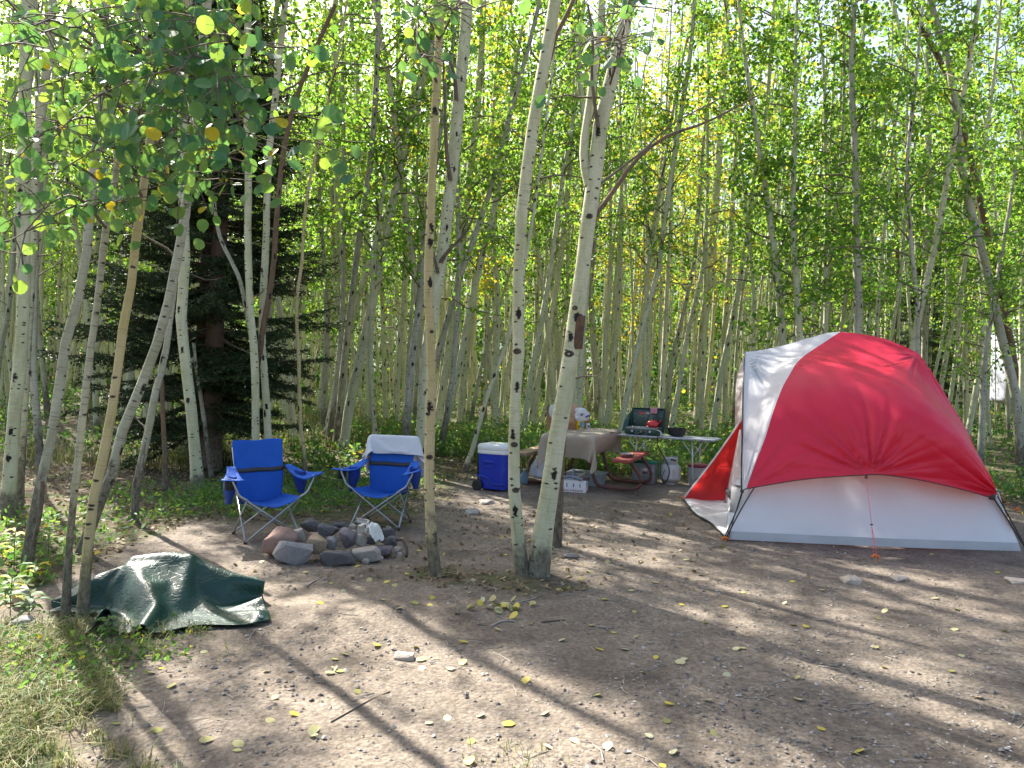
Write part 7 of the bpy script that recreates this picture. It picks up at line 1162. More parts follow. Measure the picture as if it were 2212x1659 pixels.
# ---------------------------------------------------------------- tarp over the wood pile, stones round it
def tarp_mat():
    t = NT('green_tarp'); o = t.obj()
    c = t.mix(t.ramp(t.noise(o, 5, 5, .6), [(.35, 0.), (.7, 1.)]), (.004, .038, .027), (.007, .054, .038))
    t.set(t.b.inputs['Base Color'], c); t.b.inputs['Roughness'].default_value = .42; t.b.inputs['Specular IOR Level'].default_value = .5
    w = t.n('TexWave', {'Vector': t.scale(o, (1, 1, 1)), 'Scale': 60.0, 'Distortion': .6})
    cr = t.n('TexVoronoi', {'Vector': t.n('VectorMath', {0: o, 1: t.n('TexNoise', {'Vector': o, 'Scale': 5.0}).outputs['Color']}, operation='ADD').outputs[0], 'Scale': 8.0}, feature='DISTANCE_TO_EDGE')
    hh = t.math('ADD', t.math('MULTIPLY', t.ramp(cr.outputs['Distance'], [(0, 0.), (.12, 1.)]), .9), t.math('ADD', t.math('MULTIPLY', t.noise(o, 22, 5, .6), 1.1), t.math('MULTIPLY', w.outputs[0], .03)))
    t.bump(hh, .20, .012); return t.m
G = sheet_points(*SHEETS['tarp']); G[..., 0] = -2.20+(G[..., 0]+2.12)*.75; G[..., 1] = 4.90+(G[..., 1]-4.87)*.80; G[..., 2] = G[..., 2]*1.1+.008
lf = np.clip((-2.36-G[..., 0])/.12, 0, 1)*(G[..., 1] < 4.80); G[..., 1] = np.where(lf > 0, G[..., 1]*(1-lf)+lf*(4.80+(G[..., 1]-4.80)*.22), G[..., 1])
G[..., 2] += gh(G[..., 0], G[..., 1])
tp = sheet('tarp', G, tarp_mat(), None, .004)
tag(tp, 'dark green plastic tarp heaped over a low pile at the left', 'tarp')
for (jj, ii_) in ((1, 20), (1, 36), (1, 49), (24, 50)):
    p = Vector(G[jj, ii_]); a_ = Vector(G[jj, ii_+1])-p; b_ = Vector(G[jj+1, ii_])-p; nn = a_.cross(b_).normalized(); q = MB()
    q.lathe([(.011, -.004), (.013, .003), (.007, .006), (.006, .0)], 14, Matrix.Translation(p+nn*.004) @ nn.to_track_quat('Z', 'Y').to_matrix().to_4x4()); q.build('eyelet', STEEL, tp)
def gstone(label, x0, x1, y0, y1, mk, seed, dep=.8, rz=0, name='stone', sink=.05, n=26, bev=.05):
    g_ = gnd((x0+x1)/2, y1-(y1-y0)*.35); Y = g_.y
    o = rock(label, x0, x1, y0, y1, Y, mk, seed, 0, dep, rz, name, 'loose stones of the campsite', False, n, bev)
    o.location.z = gz(o.location.x, o.location.y)+(y1-y0)/F*Y*sink; return o
gstone('squared grey stone block at the left end of the tarp', 30, 88, 1276, 1325, 'l', 41, .9, n=14, sink=.42)
gstone('pinkish stone holding down the front of the tarp', 214, 256, 1342, 1376, 'r', 42, sink=.4)
gstone('grey flat stone among the herbs at the lower left', 22, 78, 1338, 1374, 'g', 43, sink=.3)
gstone('pale rounded stone bedded in the gravel before the tent', 1815, 1870, 1237, 1258, 'w', 44, 1.0)
gstone('smooth pale stone half sunk at the right before the tent', 2172, 2225, 1242, 1262, 'w', 45, 1.0)
gstone('flat pale stone bedded near the tent guy line', 1925, 1965, 1238, 1252, 'w', 46, 1.0)
gstone('small whitish stone in the sunny dirt in the foreground', 850, 898, 1406, 1428, 'w', 47)
gstone('flat grey stone in the dirt left of the cooler', 1003, 1040, 1098, 1117, 'g', 48, 1.2)
gstone('flat brown stone behind the pair of aspens, left', 1030, 1068, 1079, 1092, 'l', 49, 1.3)
gstone('flat dark stone to the right of the aspen pair foot', 1213, 1250, 1195, 1209, 'd', 50, 1.3)

# ---------------------------------------------------------------- wheeled cooler
CB = pm('blue_plastic', (.008, .035, .42), (.007, .03, .38), 3, .38, coat=.2); CW = pm('white_plastic', (.78, .79, .79), (.74, .75, .76), 4, .4)
cl_ = gnd(1040, 1052); crz = rad(-26)
cooler = empty('cooler', 'blue wheeled cooler with white lid behind the pair of aspens', 'cooler', (-.16, 10.5, gz(-.16, 10.5)), crz)
q = MB(); b_ = .0
def cbody(u, v):
    a = u*2*PI; cx, sy = math.cos(a), math.sin(a); p = 7
    r = (abs(cx)**p+abs(sy)**p)**(-1/p); f = .90+.10*v
    return Vector((cx*r*.225*f, sy*r*.22*f, .03+.475*v))
q.grid(cbody, 65, 12); q.box((0, 0, .04), (.38, .37, .03)); q.build('body', CB, cooler, angle=50)
def clid(u, v):
    a = u*2*PI; cx, sy = math.cos(a), math.sin(a); p = 7; r = (abs(cx)**p+abs(sy)**p)**(-1/p)
    f, z = [(1.02, .505), (1.04, .512), (1.04, .545), (1.03, .550), (1.03, .556), (1.045, .56), (1.045, .60), (1.02, .622), (.95, .634), (.6, .640), (.001, .642)][int(round(v*10))]
    return Vector((cx*r*.225*f, sy*r*.22*f, z))
q = MB(); q.grid(clid, 65, 11); q.build('lid', CW, cooler, angle=50)
q = MB(); q.box((-.03, -.222, .40), (.17, .035, .035), 0, .012); q.box((-.03, -.214, .33), (.15, .02, .02), 0, .008); q.box((-.108, -.214, .365), (.018, .022, .08), 0, .007); q.box((.048, -.214, .365), (.018, .022, .08), 0, .007); q.build('side_handle', CB, cooler)
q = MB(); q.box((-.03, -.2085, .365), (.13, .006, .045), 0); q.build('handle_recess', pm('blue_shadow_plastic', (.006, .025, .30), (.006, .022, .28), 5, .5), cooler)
q = MB(); q.tube([(-.215, -.222, .20), (-.10, -.222, .195), (-.03, -.22, .175), (.03, -.218, .12), (.12, -.218, .10), (.21, -.216, .11)], .012, 8, 30); q.build('moulded_ridge', CB, cooler)
for y in (-.225, .20):
    q = MB(); M = Matrix.Translation((-.195, y, .072)) @ Matrix.Rotation(PI/2, 4, 'X')
    q.lathe([(.072, -.02), (.078, -.012), (.078, .012), (.072, .022), (.045, .024), (.040, .016), (.012, .016), (.010, .028), (.001, .03)], 28, M); w_ = q.build('wheel', RUB, cooler, angle=40)
q = MB(); q.tube([(-.235, -.13, .10), (-.245, -.13, .62), (-.245, -.12, .655), (-.245, .12, .655), (-.245, .13, .62), (-.235, .13, .10)], .012, 8); q.build('tow_handle', RUB, cooler)

# ---------------------------------------------------------------- picnic table
WD = pm('weathered_plank', (.40, .29, .18), (.28, .20, .13), 5, .8, .4, 40); RW = pm('red_painted_plank', (.36, .075, .06), (.29, .055, .045), 6, .6, .2, 50); RP = pm('rusty_pipe', (.17, .055, .045), (.09, .045, .038), 16, .6, .3, 60); GP = pm('worn_pipe', (.13, .11, .105), (.19, .16, .15), 14, .5, .3, 50)
PT = Vector((1.08, 11.26, 0)); prz = -rad(20.4)
table = empty('picnic_table', 'picnic table with pipe frame under a tan cloth', 'table', (*PT.xy, gz(PT.x, PT.y)), prz)
for k in range(4):
    q = MB(); q.box((-.27+.18*k, 0, .735), (.17, 1.62, .04), 0, .006); q.build('tabletop_plank', RW, table)
for s, m, lab in ((-1, WD, 'bare weathered bench board'), (1, RW, 'red painted bench board')):
    q = MB(); q.box((s*.74, -.02, .445), (.25, 1.50, .05), 0, .008); o = q.build('bench', m, table); o['label'] = lab
for y in (-.48, .36):
    q = MB()
    for s in (-1, 1):
        q.tube([(s*.16, y, .71), (s*.22, y, .45), (s*.30, y, .16), (s*.38, y, .055), (s*.55, y, .035), (s*.80, y, .035), (s*.93, y, .07), (s*.96, y, .17), (s*.90, y, .30), (s*.80, y, .41)], .024, 10, 60)
    q.build('end_frame', RP, table)
    q = MB(); q.tube([(-.26, y, .45), (.24, y, .43)], .02, 8); q.tube([(0, y, .44), (0, y+(.35 if y < 0 else -.35), .70)], .018, 8); q.build('cross_bar', RP, table)
# cloth over the table top, gathered round the near right corner
CLO = pm('tan_cotton', (.47, .39, .31), (.42, .345, .27), 4, .9, .35, 120, transl=.08, bdist=.004)
clo = empty('tablecloth', 'tan cloth draped over the picnic table', 'tablecloth', table.location.copy(), prz)
G = sheet_points(*SHEETS['table'])
sheet('cloth', G, CLO, clo, .003)
def on_table(px, py, z=.768):
    g = gnd(px, py, z); return g
# bits on the table
CARD = pm('cardboard', (.38, .215, .11), (.33, .18, .09), 6, .85, .1, 60)
def carton(label, px0, px1, pyb, h, dep, rz, rel=0.):
    a, b = on_table(px0, pyb), on_table(px1, pyb); c = (a+b)/2; c.y = a.y+dep/2; w = (b-a).length; c.z = .768+rel
    o = empty('cardboard_box', label, 'box', c, rz, 'cardboard boxes on the table')
    q = MB()
    for (x, y, sx, sy) in ((0, -dep/2, w, .006), (0, dep/2, w, .006), (-w/2+.004, 0, .006, dep-.014), (w/2-.004, 0, .006, dep-.014)): q.box((x, y, h/2), (sx, sy, h))
    q.box((0, 0, .006), (w-.02, dep-.02, .006)); q.build('body', CARD, o, smooth=False)
    for s in (-1, 1):
        q = MB(); q.box((0, 0, .05), (w*.98, .004, .10), 0, 0, Matrix.Translation((0, s*dep/2, h)) @ Matrix.Rotation(-s*rad(38), 4, 'X')); q.build('flap', CARD, o, smooth=False)
    q = MB(); q.box((.0, -dep/2-.0045, h*.72), (w*.22, .002, .022)); q.build('hand_hole', BLK, o)
    return o
carton('tall open cardboard box standing half behind the thickest aspen', 1186, 1241, 929, .24, .26, prz*.5)
carton('lower cardboard box right of the tall one', 1244, 1272, 927, .19, .24, prz*.5)
def bag(label, px0, px1, py0, py1, Y, m, seed, name='plastic_bag', mark=False, parent=None, squash=.6):
    c = at((px0+px1)/2, (py0+py1)/2, Y); w = (px1-px0)/F*Y; h = (py1-py0)/F*Y; bm = bmesh.new(); bmesh.ops.create_icosphere(bm, subdivisions=4, radius=.5); of = Vector((seed*2.3, seed, 1))
    for v in bm.verts:
        p = v.co.copy(); k = (noise.ridged_multi_fractal(p*2.2+of, 1, 2, 3, 1, 2)-1)*.24+noise.noise(p*2.4+of)*.55; v.co = Vector((p.x*w, p.y*w*squash, p.z*h))*(1.0+k)
    me = D.meshes.new(name); bm.to_mesh(me); bm.free(); me.shade_smooth(); me.set_sharp_from_angle(angle=rad(30)); o = link(name, me, m); o.location = c
    return tag(o, label, 'bag')
PLW = pm('white_film', (.80, .80, .82), (.74, .74, .77), 10, .35, .5, 30, transl=.35); PAP = pm('brown_paper', (.52, .33, .20), (.46, .29, .17), 10, .85, .5, 30)
bag('white plastic bag sticking out of the tall cardboard box', 1188, 1215, 872, 906, 11.0, PLW, 3)
bag('crinkled brown paper bag above the cardboard boxes', 1228, 1247, 872, 915, 10.95, PAP, 5, 'paper_bag')
wb = bag('white plastic bag with a blue print on the lower box', 1240, 1272, 882, 910, 10.9, PLW, 8)
q = MB(); q.lathe([(.022, -.001), (.022, .001)], 16, Matrix.Translation((-.005, -.066, .01)) @ Matrix.Rotation(PI/2, 4, 'X')); q.build('blue_print', pm('blue_ink', (.06, .07, .28)), wb)
q = MB(); q.tube([(.05, -.05, -.03), (.09, -.05, -.015), (.12, -.04, .0)], .012, 8, 8); q.build('knot', pm('navy_film', (.05, .06, .25), (.04, .05, .2), 20, .4), wb)
def ontop(name, label, cat, px, pyb, z=.768):
    g = on_table(px, pyb, z); return empty(name, label, cat, g, 0)
o = ontop('canister', 'yellow canister with black print beside the water bottle', 'canister', 1248, 930); o.rotation_euler = (0, 0, .3)
q = MB(); q.lathe([(.043, 0), (.046, .006), (.046, .118), (.043, .122)], 24); q.build('body', pm('yellow_tin', (.85, .58, .01), (.8, .52, .01), 4, .4), o)
q = MB(); q.lathe([(.047, .120), (.048, .135), (.044, .142)], 24); q.build('lid', pm('yellow_lid', (.85, .62, .04)), o)
q = MB()
for z in (.062, .078, .05): q.box((.0, -.0462, z), (.030 if z != .05 else .02, .003, .009))
q.build('print', BLK, o)
o = ontop('water_bottle', 'clear water bottle with a blue label in front of the boxes', 'bottle', 1257, 934)
CLR = NT('clear_pet'); CLR.b.inputs['Transmission Weight'].default_value = .9; CLR.b.inputs['Roughness'].default_value = .08; CLR.b.inputs['IOR'].default_value = 1.2; CLR.b.inputs['Base Color'].default_value = (.95, .97, .98, 1); CLR = CLR.m
q = MB(); q.lathe([(.030, 0), (.033, .008), (.033, .05), (.031, .06), (.033, .07), (.033, .14), (.026, .165), (.014, .185), (.013, .195)], 20); q.build('bottle_body', CLR, o)
q = MB(); q.lathe([(.0338, .098), (.0340, .10), (.0340, .138), (.0338, .14)], 20); q.build('paper_label', pm('blue_label', (.05, .28, .55), (.2, .45, .7), 30, .4), o)
q = MB(); q.lathe([(.015, .193), (.0155, .208), (.014, .211)], 16); q.build('cap', CW, o)
o = ontop('can', 'small white drink can at the back of the tan cloth', 'can', 1270, 929)
q = MB(); q.lathe([(.024, 0), (.030, .008), (.030, .095), (.025, .104)], 20); q.build('body', pm('white_tin', (.75, .75, .76), (.55, .56, .6), 26, .35), o)
q = MB(); q.box((.008, -.0295, .06), (.025, .004, .03), 0, .002); q.build('print', pm('dark_print', (.06, .04, .05)), o)
o = ontop('tray', 'flat brown tray on the tan cloth near the folding table', 'tray', 1313, 934); o.rotation_euler = (0, 0, prz)
q = MB(); q.lathe([(.10, 0), (.115, .012), (.113, .014), (.098, .004)], 24, None, 1, .7); q.build('dish', pm('brown_ware', (.16, .12, .09), (.22, .17, .12), 20, .6), o)
bx = PT+Matrix.Rotation(prz, 3, 'Z') @ Vector((.74, -.42, .47)); o = empty('metal_bowl', 'steel bowl on the red bench of the picnic table', 'bowl', (bx.x, bx.y, bx.z+gz(bx.x, bx.y)))
q = MB(); q.lathe([(.075, 0), (.09, .01), (.105, .055), (.112, .06), (.110, .064), (.101, .058), (.085, .014), (.001, .010)], 32); q.build('dish', pm('brushed_steel', (.5, .46, .42), (.4, .36, .33), 14, .28, metal=.9), o, angle=50)

# rubbish bag tied at the left end
o = empty('rubbish_bag', 'half-full white rubbish bag hanging from the left of the picnic table', 'bag', (0, 0, 0))
RB = pm('thin_white_film', (.78, .79, .83), (.70, .73, .80), 9, .35, .5, 26, transl=.4)
def rub(u, v):
    th = u*2*PI; yy = [(1196, 938, 8), (1189, 955, 11), (1180, 985, 18), (1172, 1010, 25), (1170, 1027, 27), (1176, 1034, 16), (1180, 1036, 2)]
    f = v*6; i = min(5, int(f)); t = f-i; a, b = yy[i], yy[i+1]; c = [a[k]+(b[k]-a[k])*t for k in range(3)]
    p = at(c[0], c[1], 10.85); r = c[2]/F*10.85; wv = 1+.10*math.sin(5*th+7*v)+.05*math.sin(9*th-9*v)
    return p+Vector((math.cos(th)*r*wv, math.sin(th)*r*.75*wv, 0))
q = MB(); q.grid(rub, 49, 40); q.build('film', RB, o)

# ---------------------------------------------------------------- under and beside the table
WC = pm('white_card', (.76, .76, .77), (.72, .72, .73), 5, .7)
fb = gnd(1241, 1064); o = empty('produce_box', 'white fruit and produce box with red lettering by the thickest aspen', 'box', (fb.x-.02, fb.y+.13, gz(fb.x, fb.y)), rad(-12))
q = MB(); w_, d_, h_ = .40, .26, .165
for (x, y, sx, sy) in ((0, -d_/2, w_, .006), (0, d_/2, w_, .006), (-w_/2+.004, 0, .006, d_-.014), (w_/2-.004, 0, .006, d_-.014)): q.box((x, y, h_/2), (sx, sy, h_))
q.box((0, 0, .006), (w_-.02, d_-.02, .006)); q.build('body', WC, o, smooth=False)
q = MB()
for x in (-.15, -.06, .03, .12): q.box((x, -d_/2-.0042, .095), (.012, .002, .05), 0, .0008)
q.build('slot', BLK, o)
q = MB(); q.box((w_/2, .0, .10), (.004, .05, .03)); q.build('hand_hole', BLK, o)
def text(body, size, loc, rot, m, parent, name='lettering', ext=.0006, align='CENTER', sx=1):
    cu = D.curves.new(name, 'FONT'); cu.body = body; cu.size = size; cu.extrude = ext; cu.align_x = align; cu.offset = size*.012
    t = D.objects.new(name, cu); C.objects.link(t); cu.materials.append(m); t.location = loc; t.rotation_euler = rot; me = D.meshes.new_from_object(t); D.objects.remove(t); o2 = D.objects.new(name, me); C.objects.link(o2); o2.location = loc; o2.rotation_euler = rot; o2.scale = (sx, 1, 1); o2.parent = parent; return o2
text('XO  FRUIT & PRODUCE', .036, (-.01, -d_/2-.0046, .012), (PI/2, 0, 0), pm('dark_red_ink', (.35, .03, .04)), o, sx=.92)
GT = pm('grey_blue_plastic', (.20, .235, .29), (.17, .20, .26), 8, .5)
o = empty('dustpan', 'grey-blue dustpan with upright handle lying on the white produce box', 'dustpan', (fb.x-.03, fb.y+.02, gz(fb.x, fb.y)+.168), rad(-12))
q = MB(); q.tube([(-.17, -.02, .0), (-.12, -.03, .03), (-.02, -.03, .045), (.06, -.03, .03), (.13, -.03, .005)], .022, 8, 24); q.grid(lambda u, v: Vector((-.16+.28*u, -.02+.16*v, .03+.02*math.sin(PI*u)-.02*v)), 12, 6); q.build('pan', GT, o)
q = MB(); q.tube([(.0, -.02, .04), (.012, -.01, .10), (.015, 0, .155)], .014, 8, 10); q.build('handle', GT, o)
o = empty('hand_brush', 'wooden-handled brush with brown bristles beside the dustpan', 'brush', (fb.x+.08, fb.y+.06, gz(fb.x, fb.y)+.18), rad(25))
q = MB(); q.tube([(-.10, 0, .0), (.0, 0, .045), (.07, 0, .075)], .013, 8, 8); q.build('handle', pm('pale_wood', (.48, .36, .24), (.4, .3, .2), 16, .7), o)
q = MB(); q.box((.06, -.06, .0), (.10, .04, .05), .2, .008); q.build('bristles', pm('brown_bristle', (.16, .09, .06), (.1, .06, .04), 80, .9, .8, 150), o)
CLB = pm('clear_bin_plastic', (.50, .56, .62), (.44, .50, .56), 5, .25, transl=.5, tcol=(.6, .68, .74))
c = gnd(1268, 1050); o = empty('storage_tray', 'shallow clear plastic bin under the picnic table behind the produce box', 'bin', (c.x, c.y+.12, gz(c.x, c.y)), prz)
q = MB(); q.grid(lambda u, v: Vector((math.cos(u*2*PI)*(abs(math.cos(u*2*PI))**6+abs(math.sin(u*2*PI))**6)**(-1/6)*(.25+.03*v), math.sin(u*2*PI)*(abs(math.cos(u*2*PI))**6+abs(math.sin(u*2*PI))**6)**(-1/6)*(.19+.03*v), .005+.17*v)), 49, 6); q.box((0, 0, .01), (.48, .36, .006)); q.build('body', CLB, o, angle=50)
q = MB(); q.grid(lambda u, v: Vector(((u*2-1)*.285, (v*2-1)*.225, .178+.012*(abs(u-.5) < .42 and abs(v-.5) < .42)+.004*math.sin(u*20))), 24, 18); q.build('lid', pm('clear_lid', (.62, .66, .68), (.5, .55, .56), 14, .2, .3, 20, transl=.4), o, thick=.004)
c = gnd(1132, 1046); o = empty('water_jug', 'pale blue plastic jug half hidden by the straight pale aspen', 'jug', (c.x, c.y, gz(c.x, c.y)))
q = MB(); q.lathe([(.05, 0), (.055, .02), (.055, .13), (.03, .17), (.02, .19), (.022, .2)], 18); q.build('body', pm('pale_blue_plastic', (.30, .48, .66), (.25, .42, .6), 9, .3, transl=.3), o)
q = MB(); q.lathe([(.024, .195), (.024, .215), (.02, .22)], 14); q.build('cap', CW, o)

# ---------------------------------------------------------------- folding table, stove and kettle
AL = pm('grey_table_top', (.40, .42, .47), (.34, .36, .41), 10, .45); ALT = pm('white_table_leg', (.62, .63, .64), (.55, .56, .58), 14, .4, metal=.2)
a, b = gnd(1333, 938, .72), gnd(1541, 951, .72); fz = math.atan2(b.y-a.y, b.x-a.x); fl_ = (b-a).length; fc = (a+b)/2; perp = Vector((-math.sin(fz), math.cos(fz), 0))
fc = fc+perp*.28; fg = 0
ft = empty('folding_table', 'long narrow grey folding table on thin white legs', 'table', (fc.x, fc.y, fg), fz)
q = MB(); q.box((0, 0, .708), (fl_, .56, .028), 0, .006); q.build('tabletop', AL, ft)
q = MB()
for k in range(14): q.box((-fl_/2+.06+k*(fl_-.12)/13, -.2815, .708), (.012, .003, .008))
q.build('edge_notch', BLK, ft)
for sx, x0 in ((-1, -fl_/2+.30), (1, fl_/2-.32)):
    for y in (-.22, .22):
        q = MB(); q.tube([(x0, y, .694), (x0+sx*.03, y*1.12, .0)], .0115, 8); q.build('leg', ALT, ft)
        q = MB(); q.tube([(x0-.16, y, .69), (x0+.005, y*1.03, .48)], .008, 8); q.tube([(x0+.16, y, .69), (x0+.005, y*1.03, .42)], .008, 8); q.build('leg_brace', ALT, ft)
    q = MB(); q.tube([(x0+sx*.02, -.24, .12), (x0+sx*.02, .24, .12)], .008, 8); q.build('crossbar', ALT, ft)
fc.z = 0
def tp3(x, y, z=.722): return fc+Matrix.Rotation(fz, 3, 'Z') @ Vector((x, y, z))
GS = pm('green_enamel', (.012, .055, .042), (.010, .045, .036), 8, .35, coat=.2)
sx_ = -fl_/2+.36
st = empty('camp_stove', 'dark green camp stove with raised lid on the folding table', 'stove', tp3(sx_, -.06), fz)
q = MB(); q.box((0, 0, .055), (.52, .32, .09), 0, .012); q.build('case', GS, st)
q = MB(); q.box((0, -.0, .102), (.50, .30, .008), 0, .002); q.build('grate_tray', pm('steel_tray', (.5, .5, .5), (.4, .4, .4), 20, .35, metal=.8), st)
q = MB()
for k in range(9): q.tube([(-.23+k*.0575, -.14, .116), (-.23+k*.0575, .14, .116)], .004, 6)
for y in (-.14, 0, .14): q.tube([(-.24, y, .116), (.24, y, .116)], .005, 6)
q.build('grate', STEEL, st)
lid = MB(); M = Matrix.Translation((0, .155, .11)) @ Matrix.Rotation(rad(-8), 4, 'X'); lid.box((0, 0, .15), (.52, .022, .29), 0, .008, M); lid.box((0, -.02, .292), (.52, .05, .014), 0, .005, M); ld = lid.build('lid', GS, st)
for s in (-1, 1):
    q = MB(); V = [Vector((s*.262, .15, .12)), Vector((s*.262, .185, .40)), Vector((s*.325, .02, .21)), Vector((s*.335, -.07, .05)), Vector((s*.28, -.02, .06))]; q.raw(V, [(0, 1, 2, 3, 4)]); q.build('windscreen', GS, st, smooth=False, thick=.004)
q = MB()
for x in (-.14, .14): q.lathe([(.018, 0), (.017, .016), (.010, .018)], 16, Matrix.Translation((x, -.162, .06)) @ Matrix.Rotation(PI/2, 4, 'X'))
q.build('knob', pm('pale_knob', (.6, .6, .6)), st)
q = MB()
for x in (-.075, .07): q.lathe([(.016, 0), (.014, .008), (.006, .01)], 16, Matrix.Translation((x, -.162, .06)) @ Matrix.Rotation(PI/2, 4, 'X'))
q.build('dial', pm('dark_dial', (.1, .13, .13)), st)
q = MB(); q.box((0, -.1615, .066), (.022, .003, .012)); q.box((0, -.1615, .05), (.022, .003, .010)); q.build('badge', pm('badge_print', (.6, .35, .33)), st)
q = MB(); q.tube([(-.1, -.172, .04), (-.05, -.176, .025), (-.02, -.174, .045)], .003, 5, 10); q.tube([(.06, -.172, .03), (.08, -.176, .015), (.1, -.174, .045)], .003, 5, 10); q.build('latch_wire', STEEL, st)
LW = pm('white_ink', (.62, .62, .60)); LR = pm('red_ink', (.62, .07, .06)); lr = (PI/2-rad(8), 0, 0)
q = MB(); q.raw([M @ Vector(p) for p in [(-.155, -.0125, .215), (-.14, -.0125, .232), (-.065, -.0125, .232), (-.05, -.0125, .215), (-.065, -.0125, .198), (-.14, -.0125, .198)]], [range(6)]); q.build('red_badge', LR, st, smooth=False)
q = MB()
for k, (x0, x1) in enumerate([(-.155, .10), (-.155, .06), (-.04, .11)]): q.box(((x0+x1)/2, -.0125, .178-.016*k), (x1-x0, .002, .005), 0, 0, M)
q.build('small_print', pm('grey_green_ink', (.25, .32, .29)), st)
text('PRO', .058, M @ Vector((.015, -.0135, .195)), (PI/2+rad(8)*-1, 0, 0), LW, st)
q = MB()
for (x, z) in ((-.215, .20), (.215, .18), (-.215, .08)): q.lathe([(.007, 0), (.006, .004)], 10, M @ Matrix.Translation((x, -.0115, z)) @ Matrix.Rotation(PI/2, 4, 'X'))
q.build('rivet', LW, st)
kp = tp3(sx_+.13, -.06, .722+.122)
kt = empty('kettle', 'round red kettle with black arched handle on the camp stove', 'kettle', kp, fz+.3)
KR = pm('red_enamel', (.55, .008, .012), (.5, .006, .01), 4, .18, coat=.6)
q = MB(); q.lathe([(.07, 0), (.088, .006), (.100, .03), (.098, .055), (.082, .085), (.055, .104), (.035, .110)], 36); q.build('body', KR, kt)
q = MB(); q.lathe([(.036, .108), (.034, .116), (.015, .122), (.010, .124), (.012, .134), (.013, .14), (.008, .146)], 20); q.build('lid', RUB, kt)
q = MB(); q.tube([(-.075, 0, .088), (-.08, 0, .13), (-.055, 0, .185), (0, 0, .208), (.055, 0, .185), (.08, 0, .13), (.075, 0, .088)], .009, 8, 36); q.build('handle', RUB, kt)
q = MB(); q.tube([(.08, .02, .06), (.115, .03, .085), (.13, .034, .105)], .013, 8, 8); q.build('spout', KR, kt)
cp = M @ Vector((.10, 0, .295)); cw = tp3(sx_, -.06)+Matrix.Rotation(fz, 3, 'Z') @ cp
o = empty('dish_cloth', 'small pink cloth hung over the stove lid', 'cloth', cw, fz)
q = MB(); q.grid(lambda u, v: Vector((-.055+.11*u, -.055+.11*min(1, max(0, (v-.36)*3.2))-.004*math.sin(9*u), (.012 if .36 < v < .67 else .012-.09*abs(v-(.36 if v < .36 else .67))/.36*1.0)+.003*math.sin(7*u+5*v))), 12, 20); q.build('cloth', pm('pink_check', (.60, .30, .36), (.50, .22, .28), 40, .9), o, thick=.004)
dp = tp3(fl_*.5-.62, .02)
o = empty('dutch_oven', 'black cast-iron pot right of the stove on the folding table', 'pot', dp, fz)
IR = pm('cast_iron', (.018, .017, .017), (.03, .028, .028), 30, .6, .3, 80)
q = MB(); q.lathe([(.10, .012), (.118, .02), (.138, .10), (.142, .125), (.135, .125), (.13, .10), (.11, .03), (.001, .025)], 32); q.build('body', IR, o, angle=50)
q = MB(); q.tube([(-.142, 0, .11), (-.16, -.02, .115), (-.165, 0, .118), (-.16, .02, .115), (-.142, 0, .11)], .006, 6, 16); q.tube([(.142, 0, .11), (.16, -.02, .115), (.165, 0, .118), (.16, .02, .115), (.142, 0, .11)], .006, 6, 16); q.build('ear_handle', IR, o)
q = MB()
for k in range(3): q.lathe([(.012, -.002), (.010, .022)], 8, Matrix.Translation((.085*math.cos(k*2.1+.5), .085*math.sin(k*2.1+.5), 0)))
q.build('foot', IR, o)
# gas bottle, hose, bins
c = gnd(1448, 1046); tk = empty('gas_bottle', 'pale grey gas bottle standing under the folding table', 'gas bottle', (c.x, c.y, gz(c.x, c.y)), .2)
TK = pm('grey_white_enamel', (.56, .57, .58), (.50, .51, .52), 6, .4)
q = MB(); q.lathe([(.10, 0), (.102, .03)], 28); q.lathe([(.05, .025), (.11, .03), (.142, .06), (.153, .10), (.153, .235), (.142, .272), (.11, .30), (.05, .312)], 40); q.build('body', TK, tk, angle=60)
q = MB(); q.grid(lambda u, v: Vector((.10*math.sin((u-.5)*5.0), -.10*math.cos((u-.5)*5.0), .30+.115*v)), 30, 3); q.build('collar', TK, tk, thick=.006)
q = MB(); q.tube([(-.05, -.10, .37), (-.03, -.104, .377), (.0, -.106, .37), (.03, -.104, .36)], .012, 8, 10); q.build('collar_slot', BLK, tk)
q = MB(); q.lathe([(.02, .30), (.018, .35), (.028, .352), (.028, .372), (.01, .376)], 16); q.build('valve', pm('brass', (.5, .38, .15), (.4, .3, .1), 20, .35, metal=.8), tk)
q = MB(); q.grid(lambda u, v: Vector((.1545*math.sin((u-.5)*2.7), -.1545*math.cos((u-.5)*2.7), .085+.155*v)), 30, 3); tl_ = q.build('label_panel', pm('pale_label', (.66, .66, .68), (.62, .62, .64), 10, .5), tk)
q = MB()
for cx in (-.85, 0, .75):
    for k in range(10):
        l = .30+.16*math.sin(k*3.7+cx*5)
        q.grid(lambda u, v: Vector((.1552*math.sin(cx-.25+l*1.4*u), -.1552*math.cos(cx-.25+l*1.4*u), .10+.0128*k+.0035*v)), 6, 2)
q.build('fine_print', pm('label_ink', (.22, .18, .22)), tl_)
hp = [Vector((c.x, c.y-.02, .36)), Vector((c.x-.10, c.y-.10, .25)), Vector((c.x-.14, c.y-.06, .08)), Vector((c.x-.10, c.y-.12, .04)), Vector((c.x-.06, c.y-.16, .25)), tp3(sx_+.30, -.32, .60), tp3(sx_+.30, -.31, .78), tp3(sx_+.24, -.2, .80)]
q = MB(); q.tube([tuple(p) for p in hp], .008, 8, 70); hs = q.build('gas_hose', RUB); tag(hs, 'black gas hose looping from the bottle up to the stove', 'hose')
